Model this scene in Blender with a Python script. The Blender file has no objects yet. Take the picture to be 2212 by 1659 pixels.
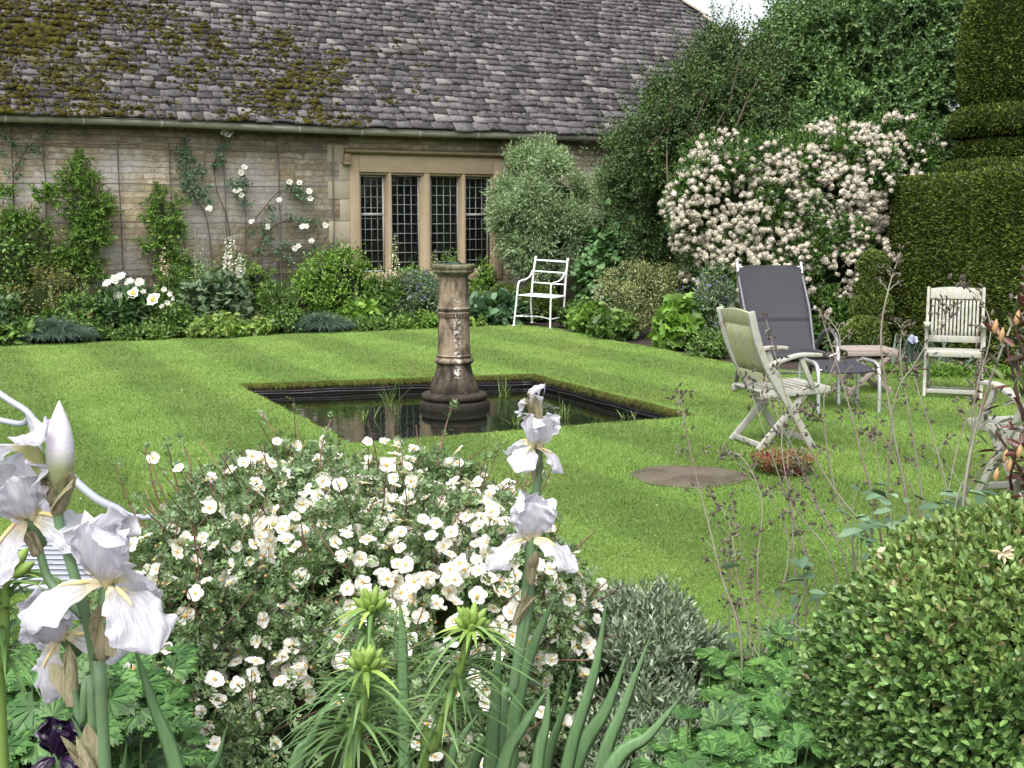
import bpy, math
import numpy as np
from mathutils import Vector, Matrix
from math import radians as R, sin, cos, pi
S = bpy.context.scene
COL = S.collection
# ---------------- camera, sky, sun, exposure ----------------
FOC = 2600.0 / 2212.0          # focal length in picture widths
PITCH = math.atan(352 / 2600)
EYE = 1.5
cd = bpy.data.cameras.new('camera'); cam = bpy.data.objects.new('camera', cd); COL.objects.link(cam)
cd.sensor_width = 36; cd.lens = 36 * FOC; cd.clip_start = .05; cd.clip_end = 1000
cam.location = (0, 0, EYE); cam.rotation_euler = (pi / 2 - PITCH, 0, 0); S.camera = cam
SUN_EL, SUN_AZ = R(58), R(200)
W = bpy.data.worlds.new("World"); S.world = W; W.use_nodes = True
wt = W.node_tree; wt.nodes.clear()
sky = wt.nodes.new('ShaderNodeTexSky'); sky.sky_type = 'NISHITA'; sky.sun_disc = False
sky.sun_elevation = SUN_EL; sky.sun_rotation = SUN_AZ; sky.air_density = 1.0; sky.dust_density = 6; sky.ozone_density = 1
hs = wt.nodes.new('ShaderNodeHueSaturation'); hs.inputs['Saturation'].default_value = .28; hs.inputs['Value'].default_value = 2.0
bg = wt.nodes.new('ShaderNodeBackground'); bg.inputs['Strength'].default_value = .15
wo = wt.nodes.new('ShaderNodeOutputWorld')
wt.links.new(sky.outputs[0], hs.inputs['Color']); wt.links.new(hs.outputs[0], bg.inputs[0]); wt.links.new(bg.outputs[0], wo.inputs[0])
sl = bpy.data.lights.new('sun', 'SUN'); sl.energy = .8; sl.angle = R(35); sl.color = (1, .97, .92)
so = bpy.data.objects.new('sun', sl); COL.objects.link(so)
sd = Vector((sin(SUN_AZ) * cos(SUN_EL), cos(SUN_AZ) * cos(SUN_EL), sin(SUN_EL)))
so.rotation_euler = sd.to_track_quat('Z', 'Y').to_euler()
S.view_settings.view_transform = 'Standard'; S.view_settings.look = 'None'
S.view_settings.exposure = 0.32; S.view_settings.gamma = 1; S.view_settings.use_curve_mapping = False
S.render.engine = 'CYCLES'
S.cycles.max_bounces = 6; S.cycles.diffuse_bounces = 3; S.cycles.glossy_bounces = 3
S.cycles.transmission_bounces = 3; S.cycles.transparent_max_bounces = 6
S.cycles.caustics_reflective = False; S.cycles.caustics_refractive = False

# ---------------- measuring helpers (photo measurements -> places in the garden) ----------------
F = 2600.0; CU, CV = 1106.0, 829.5
def ray(u, v):
    a = (u - CU) / F; b = (CV - v) / F
    return np.array([a, cos(PITCH) + b * sin(PITCH), -sin(PITCH) + b * cos(PITCH)])
def G0(u, v, z=0.):
    d = ray(u, v); k = (z - EYE) / d[2]; return np.array([d[0] * k, d[1] * k, z])
def AY(u, v, Y):
    d = ray(u, v); k = Y / d[1]; return np.array([d[0] * k, Y, EYE + d[2] * k])
def arr(*a): return np.array(a, dtype=float)
def nrm(a):
    a = np.asarray(a, float); return a / np.maximum(np.linalg.norm(a, axis=-1, keepdims=True), 1e-9)

# ---------------- mesh accumulator ----------------
class G:
    def __init__(s): s.V = []; s.F = []; s.M = []; s.n = 0
    def add(s, V, Fc, mat=0):
        V = np.asarray(V, float).reshape(-1, 3)
        by = {}
        if isinstance(Fc, np.ndarray): by[Fc.shape[1]] = Fc
        else:
            for f in Fc: by.setdefault(len(f), []).append(f)
        for k, f in by.items():
            f = np.asarray(f, dtype=np.int64).reshape(-1, k) + s.n
            s.F.append(f); s.M.append(np.full(len(f), mat))
        s.V.append(V); s.n += len(V); return s
    def build(s, name, mats, parent=None, smooth=False, loc=None, me_only=False):
        V = np.concatenate(s.V); me = bpy.data.meshes.new(name)
        me.vertices.add(len(V)); me.vertices.foreach_set('co', V.astype(np.float32).ravel())
        nl = sum(f.size for f in s.F); nf = sum(len(f) for f in s.F)
        me.loops.add(nl); me.polygons.add(nf)
        me.loops.foreach_set('vertex_index', np.concatenate([f.ravel() for f in s.F]).astype(np.int32))
        tot = np.concatenate([np.full(len(f), f.shape[1]) for f in s.F])
        me.polygons.foreach_set('loop_start', np.concatenate([[0], np.cumsum(tot)[:-1]]).astype(np.int32))
        if not isinstance(mats, (list, tuple)): mats = [mats]
        for m in mats: me.materials.append(m)
        me.polygons.foreach_set('material_index', np.concatenate(s.M).astype(np.int32))
        me.update(calc_edges=True)
        if getattr(s, 'att', None) is not None:
            at = me.attributes.new('vein', 'FLOAT_VECTOR', 'POINT'); at.data.foreach_set('vector', np.concatenate(s.att).astype(np.float32).ravel())
        if smooth: me.polygons.foreach_set('use_smooth', np.ones(nf, dtype=bool))
        if me_only: return me
        return mo(name, me, parent, loc)
def mo(name, me, parent=None, loc=None):
    o = bpy.data.objects.new(name, me); COL.objects.link(o)
    if parent: o.parent = parent
    if loc is not None: o.location = tuple(loc)
    return o
def tag(o, label=None, cat=None, group=None, kind=None):
    if label: o['label'] = label
    if cat: o['category'] = cat
    if group: o['group'] = group
    if kind: o['kind'] = kind
    return o
def thing(name, label, cat, loc=(0, 0, 0), rz=0, group=None, rot=None):
    o = bpy.data.objects.new(name, None); COL.objects.link(o); o.location = tuple(loc)
    o.rotation_euler = rot if rot else (0, 0, rz); o.empty_display_size = .1
    return tag(o, label, cat, group)
def bevel(o, w=.004, n=2):
    m = o.modifiers.new('bevel', 'BEVEL'); m.width = w; m.segments = n; m.limit_method = 'ANGLE'; return o
def copy_tree(o, parent=None):
    c = o.copy(); COL.objects.link(c)
    if parent: c.parent = parent
    for ch in [x for x in list(o.children)]: copy_tree(ch, c)
    return c

# ---------------- primitives ----------------
BQ = np.array([[0, 1, 3, 2], [4, 6, 7, 5], [0, 4, 5, 1], [2, 3, 7, 6], [0, 2, 6, 4], [1, 5, 7, 3]])
def box(g, c, sz, ax=None, mat=0):
    c = np.asarray(c, float); h = np.asarray(sz, float) / 2
    A = np.eye(3) if ax is None else np.asarray(ax, float)
    V = [c + sx * h[0] * A[0] + sy * h[1] * A[1] + sz_ * h[2] * A[2] for sx in (-1, 1) for sy in (-1, 1) for sz_ in (-1, 1)]
    g.add(V, BQ, mat)
def box2(g, a, b, mat=0):
    a = np.asarray(a, float); b = np.asarray(b, float); box(g, (a + b) / 2, np.abs(b - a), None, mat)
def beam(g, p0, p1, w, t, side=(1, 0, 0), mat=0):
    p0 = np.asarray(p0, float); p1 = np.asarray(p1, float); d = p1 - p0; L = np.linalg.norm(d); d = d / L
    s = np.asarray(side, float); s = nrm(s - d * s.dot(d)); n = np.cross(d, s)
    box(g, (p0 + p1) / 2, (w, t, L), (s, n, d), mat)
def bar(g, P, w, t, side=(0, 1, 0), mat=0):
    """continuous bent bar of rectangular section"""
    P = np.asarray(P, float); T = nrm(np.gradient(P, axis=0)); V = []
    for p, d in zip(P, T):
        s = np.asarray(side, float); s = nrm(s - d * s.dot(d)); n = np.cross(d, s)
        V += [p - s * w / 2 - n * t / 2, p + s * w / 2 - n * t / 2, p + s * w / 2 + n * t / 2, p - s * w / 2 + n * t / 2]
    m = len(P); g.add(V, [(4 * i + a, 4 * i + (a + 1) % 4, 4 * i + 4 + (a + 1) % 4, 4 * i + 4 + a) for i in range(m - 1) for a in range(4)] + [(3, 2, 1, 0), (4 * m - 4, 4 * m - 3, 4 * m - 2, 4 * m - 1)], mat)
def tube(g, P, r, n=8, mat=0, caps=True):
    P = np.asarray(P, float); m = len(P); r = np.broadcast_to(np.asarray(r, float), (m,))
    T = np.gradient(P, axis=0); T = nrm(T)
    a = np.array([0, 0, 1.]) if abs(T[0][2]) < .9 else np.array([1., 0, 0])
    X = nrm(np.cross(T[0], a)); V = []
    th = np.arange(n) * 2 * pi / n
    for i in range(m):
        X = nrm(X - T[i] * X.dot(T[i])); Y = np.cross(T[i], X)
        V.append(P[i] + r[i] * (np.cos(th)[:, None] * X + np.sin(th)[:, None] * Y))
    V = np.concatenate(V); i = np.arange(m - 1)[:, None] * n; j = np.arange(n)[None, :]; k = (j + 1) % n
    Q = np.stack([i + j, i + k, i + n + k, i + n + j], -1).reshape(-1, 4)
    g.add(V, Q, mat)
    if caps: g.add(V[:n], [tuple(range(n))[::-1]], mat); g.add(V[-n:], [tuple(range(n))], mat)
def spline(P, n=8):
    P = np.asarray(P, float); Q = np.concatenate([[2 * P[0] - P[1]], P, [2 * P[-1] - P[-2]]]); out = []
    for i in range(len(P) - 1):
        p0, p1, p2, p3 = Q[i:i + 4]
        for t in np.arange(n) / n:
            out.append(.5 * ((2 * p1) + (-p0 + p2) * t + (2 * p0 - 5 * p1 + 4 * p2 - p3) * t * t + (-p0 + 3 * p1 - 3 * p2 + p3) * t ** 3))
    out.append(P[-1]); return np.array(out)
def lathe(g, prof, n=32, c=(0, 0, 0), mat=0, rot=0):
    th = np.arange(n) * 2 * pi / n + rot; V = []
    for r, z in prof: V.append(np.stack([c[0] + r * np.cos(th), c[1] + r * np.sin(th), np.full(n, c[2] + z)], -1))
    V = np.concatenate(V); m = len(prof); i = np.arange(m - 1)[:, None] * n; j = np.arange(n)[None, :]; k = (j + 1) % n
    g.add(V, np.stack([i + j, i + k, i + n + k, i + n + j], -1).reshape(-1, 4), mat)
    g.add(V[-n:], [tuple(range(n))], mat); g.add(V[:n], [tuple(range(n))[::-1]], mat)
def grid(g, P, mat=0):
    P = np.asarray(P, float); m, n = P.shape[:2]; i = np.arange(m - 1)[:, None] * n; j = np.arange(n - 1)[None, :]
    g.add(P.reshape(-1, 3), np.stack([i + j, i + j + 1, i + n + j + 1, i + n + j], -1).reshape(-1, 4), mat)
def blob(g, c, rad, rs, n=12, m=8, amp=.1, mat=0):
    ph = rs.rand(6) * 6.3; th = np.linspace(0, pi, m); al = np.arange(n) * 2 * pi / n; V = []
    for t in th:
        k = 1 + amp * (np.sin(3 * al + ph[0] + 2 * t) * np.sin(2 * t + ph[1]) + .7 * np.sin(5 * al + ph[2]) * np.sin(4 * t + ph[3]))
        V.append(np.stack([c[0] + rad[0] * k * sin(t) * np.cos(al), c[1] + rad[1] * k * sin(t) * np.sin(al), c[2] + rad[2] * k * cos(t)], -1))
    V = np.concatenate(V); i = np.arange(m - 1)[:, None] * n; j = np.arange(n)[None, :]; k = (j + 1) % n
    g.add(V, np.stack([i + j, i + n + j, i + n + k, i + k], -1).reshape(-1, 4), mat)

# ---------------- materials ----------------
class N:
    def __init__(s, name):
        s.m = bpy.data.materials.new(name); s.m.use_nodes = True; s.t = s.m.node_tree; s.t.nodes.clear()
        s.b = s.n('BsdfPrincipled'); s.o = s.n('OutputMaterial'); s.l(s.b.outputs[0], s.o.inputs[0])
        s.co = s.n('TexCoord').outputs['Object']
    def n(s, k, **kw):
        x = s.t.nodes.new('ShaderNode' + k)
        for a, b in kw.items(): setattr(x, a, b)
        return x
    def l(s, a, b): s.t.links.new(a, b)
    def put(s, sock, v):
        if hasattr(v, 'links') or isinstance(v, bpy.types.NodeSocket): s.l(v, sock)
        else:
            if isinstance(v, tuple) and len(v) == 3 and sock.type == 'RGBA': v = v + (1,)
            sock.default_value = v
    def scale(s, v, vec=None):
        x = s.n('Mapping'); s.l(vec or s.co, x.inputs[0]); x.inputs['Scale'].default_value = v; return x.outputs[0]
    def noise(s, sc, det=4, rough=.6, vec=None, dist=0, col=False):
        x = s.n('TexNoise'); s.l(vec or s.co, x.inputs['Vector']); x.inputs['Scale'].default_value = sc
        x.inputs['Detail'].default_value = det; x.inputs['Roughness'].default_value = rough; x.inputs['Distortion'].default_value = dist
        return x.outputs[1 if col else 0]
    def vor(s, sc, vec=None, feat='F1', out='Distance'):
        x = s.n('TexVoronoi', feature=feat); s.l(vec or s.co, x.inputs['Vector']); x.inputs['Scale'].default_value = sc; return x.outputs[out]
    def ramp(s, f, stops, interp='LINEAR'):
        x = s.n('ValToRGB'); s.put(x.inputs[0], f); e = x.color_ramp.elements; x.color_ramp.interpolation = interp
        while len(e) < len(stops): e.new(.5)
        for i, (p, c) in enumerate(stops):
            e[i].position = p; e[i].color = (c, c, c, 1) if not isinstance(c, tuple) else c + (1,)
        return x.outputs[0]
    def mix(s, f, a, b, mode='MIX'):
        x = s.n('Mix', data_type='RGBA', blend_type=mode); s.put(x.inputs[0], f); s.put(x.inputs[6], a); s.put(x.inputs[7], b); return x.outputs[2]
    def math(s, op, a, b=0.):
        x = s.n('Math', operation=op); s.put(x.inputs[0], a); s.put(x.inputs[1], b); return x.outputs[0]
    def bump(s, h, st=.3, d=.01, prev=None):
        x = s.n('Bump'); s.l(h, x.inputs['Height']); x.inputs['Strength'].default_value = st; x.inputs['Distance'].default_value = d
        if prev: s.l(prev, x.inputs['Normal'])
        return x.outputs[0]
    def xyz(s, vec=None):
        x = s.n('SeparateXYZ'); s.l(vec or s.co, x.inputs[0]); return x.outputs
    def isl(s): return s.n('NewGeometry').outputs['Random Per Island']
    def out(s, col, rough=.6, nor=None, metal=0., spec=.5):
        s.put(s.b.inputs['Base Color'], col); s.put(s.b.inputs['Roughness'], rough); s.put(s.b.inputs['Metallic'], metal)
        s.b.inputs['Specular IOR Level'].default_value = spec
        if nor: s.l(nor, s.b.inputs['Normal'])
        return s.m
def mul(c, k): return tuple(min(1, x * k) for x in c)
def leafmat(name, c, c2=None, var=.45, rough=.45, tr=.3, sc=3., spec=.4, tip=None):
    """leaf material: every leaf its own shade between c and c2, patches of younger growth by position"""
    m = N(name); c2 = c2 or mul(c, 1.6); r = m.isl()
    col = m.ramp(r, [(0, mul(c, 1 - var)), (.45, c), (.8, c2), (1, mul(c2, 1.25))])
    n = m.ramp(m.noise(sc, 3), [(.3, .72), (.7, 1.25)])
    col = m.mix(1.0, col, n, 'MULTIPLY')
    if tip: col = m.mix(m.ramp(m.math('FRACT', m.math('MULTIPLY', r, 17.3)), [(tip[1] - .02, 1.), (tip[1] + .02, 0.)]), col, tip[0])
    m.out(col, rough, spec=spec)
    if tr:
        t = m.n('BsdfTranslucent'); m.l(m.mix(1., col, (1.0, 1.0, .55), 'MULTIPLY'), t.inputs[0])
        x = m.n('MixShader'); x.inputs[0].default_value = tr; m.l(m.b.outputs[0], x.inputs[1]); m.l(t.outputs[0], x.inputs[2]); m.l(x.outputs[0], m.o.inputs[0])
    return m.m
def plain(name, c, rough=.5, metal=0., nsc=20, amp=.15, bump=0, spec=.5):
    m = N(name); n = m.noise(nsc, 4)
    col = m.mix(n, mul(c, 1 - amp), mul(c, 1 + amp)); return m.out(col, rough, m.bump(n, bump, .003) if bump else None, metal, spec)
# =====================================================================
# THE SETTING: soil, lawn, pond
# =====================================================================
m = N('soil'); n = m.noise(9, 6, .7)
M_SOIL = m.out(m.ramp(n, [(.3, (.022, .014, .009)), (.6, (.05, .033, .022)), (.8, (.09, .065, .045))]), .95, m.bump(m.noise(40, 5, .7), .9, .03))
UD = nrm(arr(5200, 2600)); U3 = arr(UD[0], UD[1], 0); N3 = arr(-UD[1], UD[0], 0)   # along the house wall / away behind it
E0 = G0(0, 747); E1 = G0(1100, 700)                                                # lawn edge under the house border
def lawn_mat():
    m = N('lawn'); x, y, z = m.xyz()
    st = m.math('ADD', m.math('MULTIPLY', x, UD[0]), m.math('MULTIPLY', y, UD[1]))
    wob = m.math('MULTIPLY', m.noise(.8, 2), .25)
    w = m.math('SINE', m.math('MULTIPLY', m.math('ADD', st, wob), 2 * pi / 1.25))
    stripe = m.ramp(m.math('ADD', m.math('MULTIPLY', w, .5), .5), [(.3, .86), (.7, 1.13)])
    n1 = m.noise(1.3, 4, .6); n2 = m.noise(14, 5, .7); n3 = m.noise(90, 3, .8)
    c = m.ramp(n1, [(.3, (.104, .178, .034)), (.5, (.124, .206, .043)), (.7, (.148, .23, .053))])
    c = m.mix(m.ramp(m.noise(.55, 5, .65), [(.48, 0.), (.70, .4)]), c, (.19, .215, .05)); c = m.mix(m.ramp(n2, [(.60, 0.), (.75, .5)]), c, (.21, .215, .07))
    c = m.mix(m.ramp(n2, [(.25, .5), (.38, 0.)]), c, (.07, .14, .012))
    c = m.mix(1., c, m.ramp(n3, [(.25, .6), (.75, 1.35)]), 'MULTIPLY')
    c = m.mix(1., c, stripe, 'MULTIPLY')
    return m, c, n3
m, c, n3 = lawn_mat(); M_LAWN = m.out(c, .85, m.bump(n3, .6, .02), spec=.2)
m, c, n3 = lawn_mat(); c = m.mix(1., c, m.ramp(m.isl(), [(0, .65), (.5, 1.15), (1, 1.9)]), 'MULTIPLY')
m.out(c, .55, spec=.35); t = m.n('BsdfTranslucent'); m.l(c, t.inputs[0]); x = m.n('MixShader'); x.inputs[0].default_value = .35
m.l(m.b.outputs[0], x.inputs[1]); m.l(t.outputs[0], x.inputs[2]); m.l(x.outputs[0], m.o.inputs[0]); M_BLADE = m.m

PC = [G0(510, 828), G0(1150, 806), G0(1515, 897), G0(760, 957)]      # pond corners: left, back, right, front
PC = np.array(PC)[:, :2]
def wob_ring(C, step=.12, amp=.012, seed=1, closed=True):
    rs = np.random.RandomState(seed); out = []
    for i in range(len(C)):
        a, b = np.array(C[i]), np.array(C[(i + 1) % len(C)]); L = np.linalg.norm(b - a); k = max(2, int(L / step))
        d = (b - a) / L; nn = arr(-d[1], d[0])
        for j in range(k):
            out.append(a + (b - a) * j / k + nn * (rs.randn() * amp if j else 0))
    return np.array(out)
POND = wob_ring(PC)
def g2(u, v): return G0(u, v)[:2]
LAWN = [g2(-500, 766), g2(0, 747), g2(600, 722), g2(870, 708), g2(1050, 701), g2(1110, 700), g2(1180, 706), g2(1240, 718), g2(1330, 736), g2(1450, 758), g2(1580, 784),
        g2(1700, 800), g2(1850, 806), g2(2020, 812), g2(2400, 825), arr(5.6, 7.5), arr(4.0, 4.6), arr(2.3, 3.95), arr(1.2, 3.6), arr(.5, 3.55), arr(-.7, 3.75), arr(-2.2, 3.4), arr(-5.5, 3.1)]
LAWN_R = wob_ring(LAWN, .2, .014, 2)
def inside(P, C):
    x, y = P[:, 0], P[:, 1]; r = np.zeros(len(P), bool); C = np.asarray(C)
    for i in range(len(C)):
        x0, y0 = C[i]; x1, y1 = C[(i + 1) % len(C)]
        k = ((y0 > y) != (y1 > y)) & (x < (x1 - x0) * (y - y0) / (y1 - y0 + 1e-12) + x0); r ^= k
    return r
import bmesh
def fill_sheet(name, outer, hole, z, mat, skirt=0, label=None):
    bm = bmesh.new()
    def ring(C):
        vs = [bm.verts.new((p[0], p[1], z)) for p in C]
        return [bm.edges.new((vs[i], vs[(i + 1) % len(vs)])) for i in range(len(vs))]
    e1 = ring(outer); e2 = ring(hole)
    bmesh.ops.triangle_fill(bm, edges=e1 + e2, use_beauty=True)
    for f in bm.faces:
        if f.normal.z < 0: f.normal_flip()
    if skirt:
        for es in (e1, e2):
            r = bmesh.ops.extrude_edge_only(bm, edges=es)
            for v in [q for q in r['geom'] if isinstance(q, bmesh.types.BMVert)]: v.co.z -= skirt
    me = bpy.data.meshes.new(name); bm.to_mesh(me); bm.free(); me.materials.append(mat)
    return tag(mo(name, me), kind='structure')
BIG = [(-150, -150), (150, -150), (150, 150), (-150, 150)]
cen = PC.mean(0)
HOLE = [p + (p - cen) * .02 for p in PC]
fill_sheet('ground', BIG, HOLE, -.035, M_SOIL)
lawn = fill_sheet('lawn', LAWN_R, POND, 0, M_LAWN, skirt=.05)
# pond: turf bank, liner, water
WZ = -.13
g = G(); rs = np.random.RandomState(5)
A = np.array([[p[0], p[1], -.05] for p in POND]); B = A.copy(); B[:, 2] = WZ - .5
B[:, :2] += (B[:, :2] - cen) * .0
for i in range(len(A)):
    j = (i + 1) % len(A); g.add([A[i], A[j], B[j], B[i]], [(0, 1, 2, 3)])
o = g.build('pond_bank', M_SOIL); tag(o, kind='structure')
m = N('pond_liner'); M_LINER = m.out((.012, .012, .014), .28, m.bump(m.noise(30, 3), .5, .01))
g = G()
K = [cen + (p - cen) * .985 for p in PC]
lab = None
ring = wob_ring(K, .1, .004, 9)
for (zz, off, r) in ((-.085, 0, .010), (-.108, .012, .012)):
    P = [arr(p[0], p[1], zz + .004 * sin(i * .9)) + np.append((cen - p) / np.linalg.norm(cen - p) * off, 0) for i, p in enumerate(ring)]
    tube(g, P + [P[0]], r, 6, caps=False)
P0 = [arr(p[0], p[1], -.085) for p in ring]; 
for i in range(len(P0)):
    j = (i + 1) % len(P0); a, b = P0[i], P0[j]; g.add([a, b, b - arr(0, 0, .35), a - arr(0, 0, .35)], [(0, 1, 2, 3)])
tag(g.build('pond_liner', M_LINER, smooth=True), 'black folded pond liner edge under the turf round the square pool', 'pond liner')
m = N('pond_water'); nz = m.noise(5, 3); M_WATER = m.out((.006, .008, .005), .03, m.bump(nz, .06, .02), spec=.6)
m.b.inputs['IOR'].default_value = 1.36
Wc = [cen + (p - cen) * .99 for p in PC]
g = G(); g.add([(p[0], p[1], WZ) for p in Wc], [(0, 3, 2, 1)]); tag(g.build('pond_water', M_WATER), kind='structure')

# =====================================================================
# THE STONE COTTAGE
# =====================================================================
BD = 1.9
EP = E0 + N3 * BD                                     # a point on the wall line
t0 = -(EP - AY(900, 500, 1) * 0).dot(U3) * 0
WANG = math.atan2(UD[1], UD[0])
# origin: wall point seen at u=900
d = ray(900, 600); k = EP.dot(N3) / d[:2].dot(N3[:2]); WO = arr(d[0] * k, d[1] * k, 0)
def wl(u, v, t=0.):
    """photo point -> (s, z) on the plane t metres behind the wall face"""
    d = ray(u, v); k = (WO.dot(N3) + t) / d.dot(N3); p = arr(0, 0, EYE) + d * k; return (p - WO).dot(U3), p[2]
def wpt(u, v, t=0.): s, z = wl(u, v, t); return WO + U3 * s + N3 * t + arr(0, 0, z)
def ws(u, v, t=0.): s, z = wl(u, v, t); return arr(s, t, z)
def l2w(p): return WO + U3 * p[0] + N3 * p[1] + arr(0, 0, p[2])
cot = thing('stone_cottage', 'long old limestone cottage with a mossy stone-slate roof and leaded mullion window', 'cottage', WO, WANG)

def stone_wall_mat():
    m = N('rubble_limestone'); x, y, z = m.xyz()
    cb = m.n('CombineXYZ'); m.l(x, cb.inputs[0]); m.l(m.math('MULTIPLY', z, 1.0), cb.inputs[1])
    v = cb.outputs[0]
    wn = m.n('VectorMath', operation='MULTIPLY_ADD'); m.l(m.noise(3.5, 3, .6, v, col=True), wn.inputs[0]); wn.inputs[1].default_value = (.09, .085, 0); m.l(v, wn.inputs[2])
    br = m.n('TexBrick'); m.l(wn.outputs[0], br.inputs['Vector']); br.inputs['Scale'].default_value = 1
    br.inputs['Brick Width'].default_value = .29; br.inputs['Row Height'].default_value = .085; br.inputs['Mortar Size'].default_value = .007
    br.inputs['Mortar Smooth'].default_value = .5; br.inputs['Color1'].default_value = (0, 0, 0, 1); br.inputs['Color2'].default_value = (1, 1, 1, 1); br.inputs['Bias'].default_value = 0
    br.offset_frequency = 2; br.squash = 1.5; br.squash_frequency = 3
    stone = m.ramp(br.outputs['Color'], [(0, (.31, .26, .18)), (.3, (.46, .38, .25)), (.6, (.38, .345, .27)), (.8, (.52, .455, .33)), (1, (.49, .465, .39))])
    stone = m.mix(m.ramp(m.noise(9, 5, .7), [(.35, .9), (.60, 0.)]), stone, (.22, .17, .10))
    f = br.outputs['Fac']
    c = m.mix(f, stone, m.mix(m.noise(4, 3), (.26, .225, .165), (.42, .38, .30)))
    lime = m.mix(m.noise(12, 5, .7), (.33, .32, .305), (.48, .46, .43))
    n5 = m.noise(.95, 5, .62, v)
    lm = m.ramp(n5, [(.48, 0.), (.56, .72)])
    hi = m.ramp(z, [(.0, 1.), (1., 1.)]); hz = m.math('GREATER_THAN', z, 2.45)
    lm = m.math('MULTIPLY', lm, m.ramp(m.math('DIVIDE', z, 3.), [(.78, 1.), (.84, .15)]))
    c = m.mix(lm, c, lime)
    c = m.mix(m.ramp(m.noise(2.2, 5, .7), [(.55, 0.), (.75, .6)]), c, (.30, .20, .10))
    c = m.mix(m.ramp(m.noise(25, 3, .7), [(.6, 0.), (.72, .5)]), c, (.10, .09, .08))
    h = m.math('SUBTRACT', m.noise(14, 5, .7), m.math('MULTIPLY', f, m.math('SUBTRACT', 1.2, lm)))
    return m.out(c, .92, m.bump(h, 1., .03), spec=.2)
M_WALL = stone_wall_mat()
def ashlar(name, a, b, sc=6):
    m = N(name); n = m.noise(sc, 5, .65); c = m.mix(n, a, b)
    c = m.mix(m.ramp(m.noise(2, 4, .7), [(.55, 0.), (.8, .5)]), c, mul(a, .55))
    c = m.mix(m.ramp(m.noise(45, 2, .7), [(.66, 0.), (.74, .6)]), c, (.10, .09, .07))
    return m.out(c, .88, m.bump(m.noise(60, 4, .7), .35, .006), spec=.25)
M_ASH = ashlar('dressed_limestone', (.29, .22, .145), (.43, .345, .235))
M_QUOIN = ashlar('quoin_limestone', (.29, .25, .18), (.39, .345, .26))
ZE = 0.5 * (wl(100, 262, -.12)[1] + wl(900, 292, -.12)[1])    # eaves height
SL = wl(-700, 400)[0]; SR = wl(1960, 300)[0]
# window opening from photo
s0, zt = wl(776, 371); s1, _ = wl(1066, 380); zb = wl(776, 590)[1]; zt = wl(850, 373)[1]
op = (s0, s1, zb, zt)
g = G(); TH = .5
fr = .16
a0, a1, b0, b1 = s0 - fr, s1 + fr, zb - .14, zt + .26
for (x0, x1, z0, z1) in ((SL, a0, -.3, ZE), (a1, SR, -.3, ZE), (a0, a1, -.3, b0), (a0, a1, b1, ZE)):
    box2(g, (x0, 0, z0), (x1, TH, z1))
box2(g, (SR - .5, TH, -.3), (SR, 7.4, ZE)); box2(g, (SL, TH, -.3), (SL + .5, 7.4, ZE)); box2(g, (SL, 7.4, -.3), (SR, 7.9, ZE))
g.build('wall', M_WALL, cot)
# dark room behind the window
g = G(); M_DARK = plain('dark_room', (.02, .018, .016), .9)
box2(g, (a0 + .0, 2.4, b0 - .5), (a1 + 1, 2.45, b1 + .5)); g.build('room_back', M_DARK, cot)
# quoins beside the jamb (dressed blocks let into the rubble, 3 mm proud)
g = G(); z = b0 - .6; rs = np.random.RandomState(3); i = 0
while z < b1 - .05:
    h = .26 + .08 * rs.rand(); w = (.16 if i % 2 else .34)
    box2(g, (a0 - w, -.004, z), (a0 - .004, .1, min(z + h - .008, b1 + .2))); z += h; i += 1
bevel(g.build('quoin', M_QUOIN, cot), .004)
# window frame: jambs, head, sill, mullions
win = G(); fy0, fy1 = -.012, .30
box2(win, (a0, fy0, b0), (s0, fy1, b1)); box2(win, (s1, fy0, b0), (a1, fy1, b1))
box2(win, (s0, fy0, zt), (s1, fy1, b1)); box2(win, (s0, fy0 - .05, b0), (s1, fy1, zb))
mx = [wl(844, 470)[0], wl(924, 470)[0], wl(1003, 470)[0]]; mw = [.047, .085, .047]
for x, w in zip(mx, mw):
    # chamfered mullion: prism
    y0 = .0 if w < .09 else -.02
    P = [(x - w * 1.15, .20), (x - w * 1.15, .10), (x - w * .45, y0), (x + w * .45, y0), (x + w * 1.15, .10), (x + w * 1.15, .20)]
    V = [(p[0], p[1], zb) for p in P] + [(p[0], p[1], zt) for p in P]
    win.add(V, [(i, (i + 1) % 6, (i + 1) % 6 + 6, i + 6) for i in range(6)])
wf = bevel(win.build('window_frame', M_ASH, cot), .01)
# stepped inner moulding + hood mould
g = G()
box2(g, (s0 + .002, .03, zt - .035), (s1 - .002, .09, zt - .002)); box2(g, (s0 + .002, .03, zb), (s0 + .03, .09, zt - .037)); box2(g, (s1 - .03, .03, zb), (s1 - .002, .09, zt - .037))
bevel(g.build('moulding', M_ASH, wf), .006)
g = G(); hz = b1 + .012
hx0, hx1 = wl(742, 335)[0], a1 + .16
P = [(.0, hz + .085), (-.10, hz + .055), (-.11, hz + .03), (-.05, hz), (.0, hz - .004)]
V = [(hx0, p[0] - .002, p[1]) for p in P] + [(hx1, p[0] - .002, p[1]) for p in P]
g.add(V, [(i, (i + 1) % 5, (i + 1) % 5 + 5, i + 5) for i in range(5)] + [(4, 3, 2, 1, 0), (5, 6, 7, 8, 9)])
box2(g, (hx0 - .01, -.095, hz - .12), (hx0 + .085, -.003, hz - .006)); box2(g, (hx0 - .03, -.11, hz - .17), (hx0 + .10, -.003, hz - .122))
box2(g, (hx1 - .085, -.095, hz - .12), (hx1 + .01, -.003, hz - .006)); box2(g, (hx1 - .1, -.11, hz - .17), (hx1 + .03, -.003, hz - .122))
bevel(g.build('hood_mould', ashlar('weathered_hood', (.17, .13, .08), (.30, .23, .14)), cot), .008)
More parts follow.
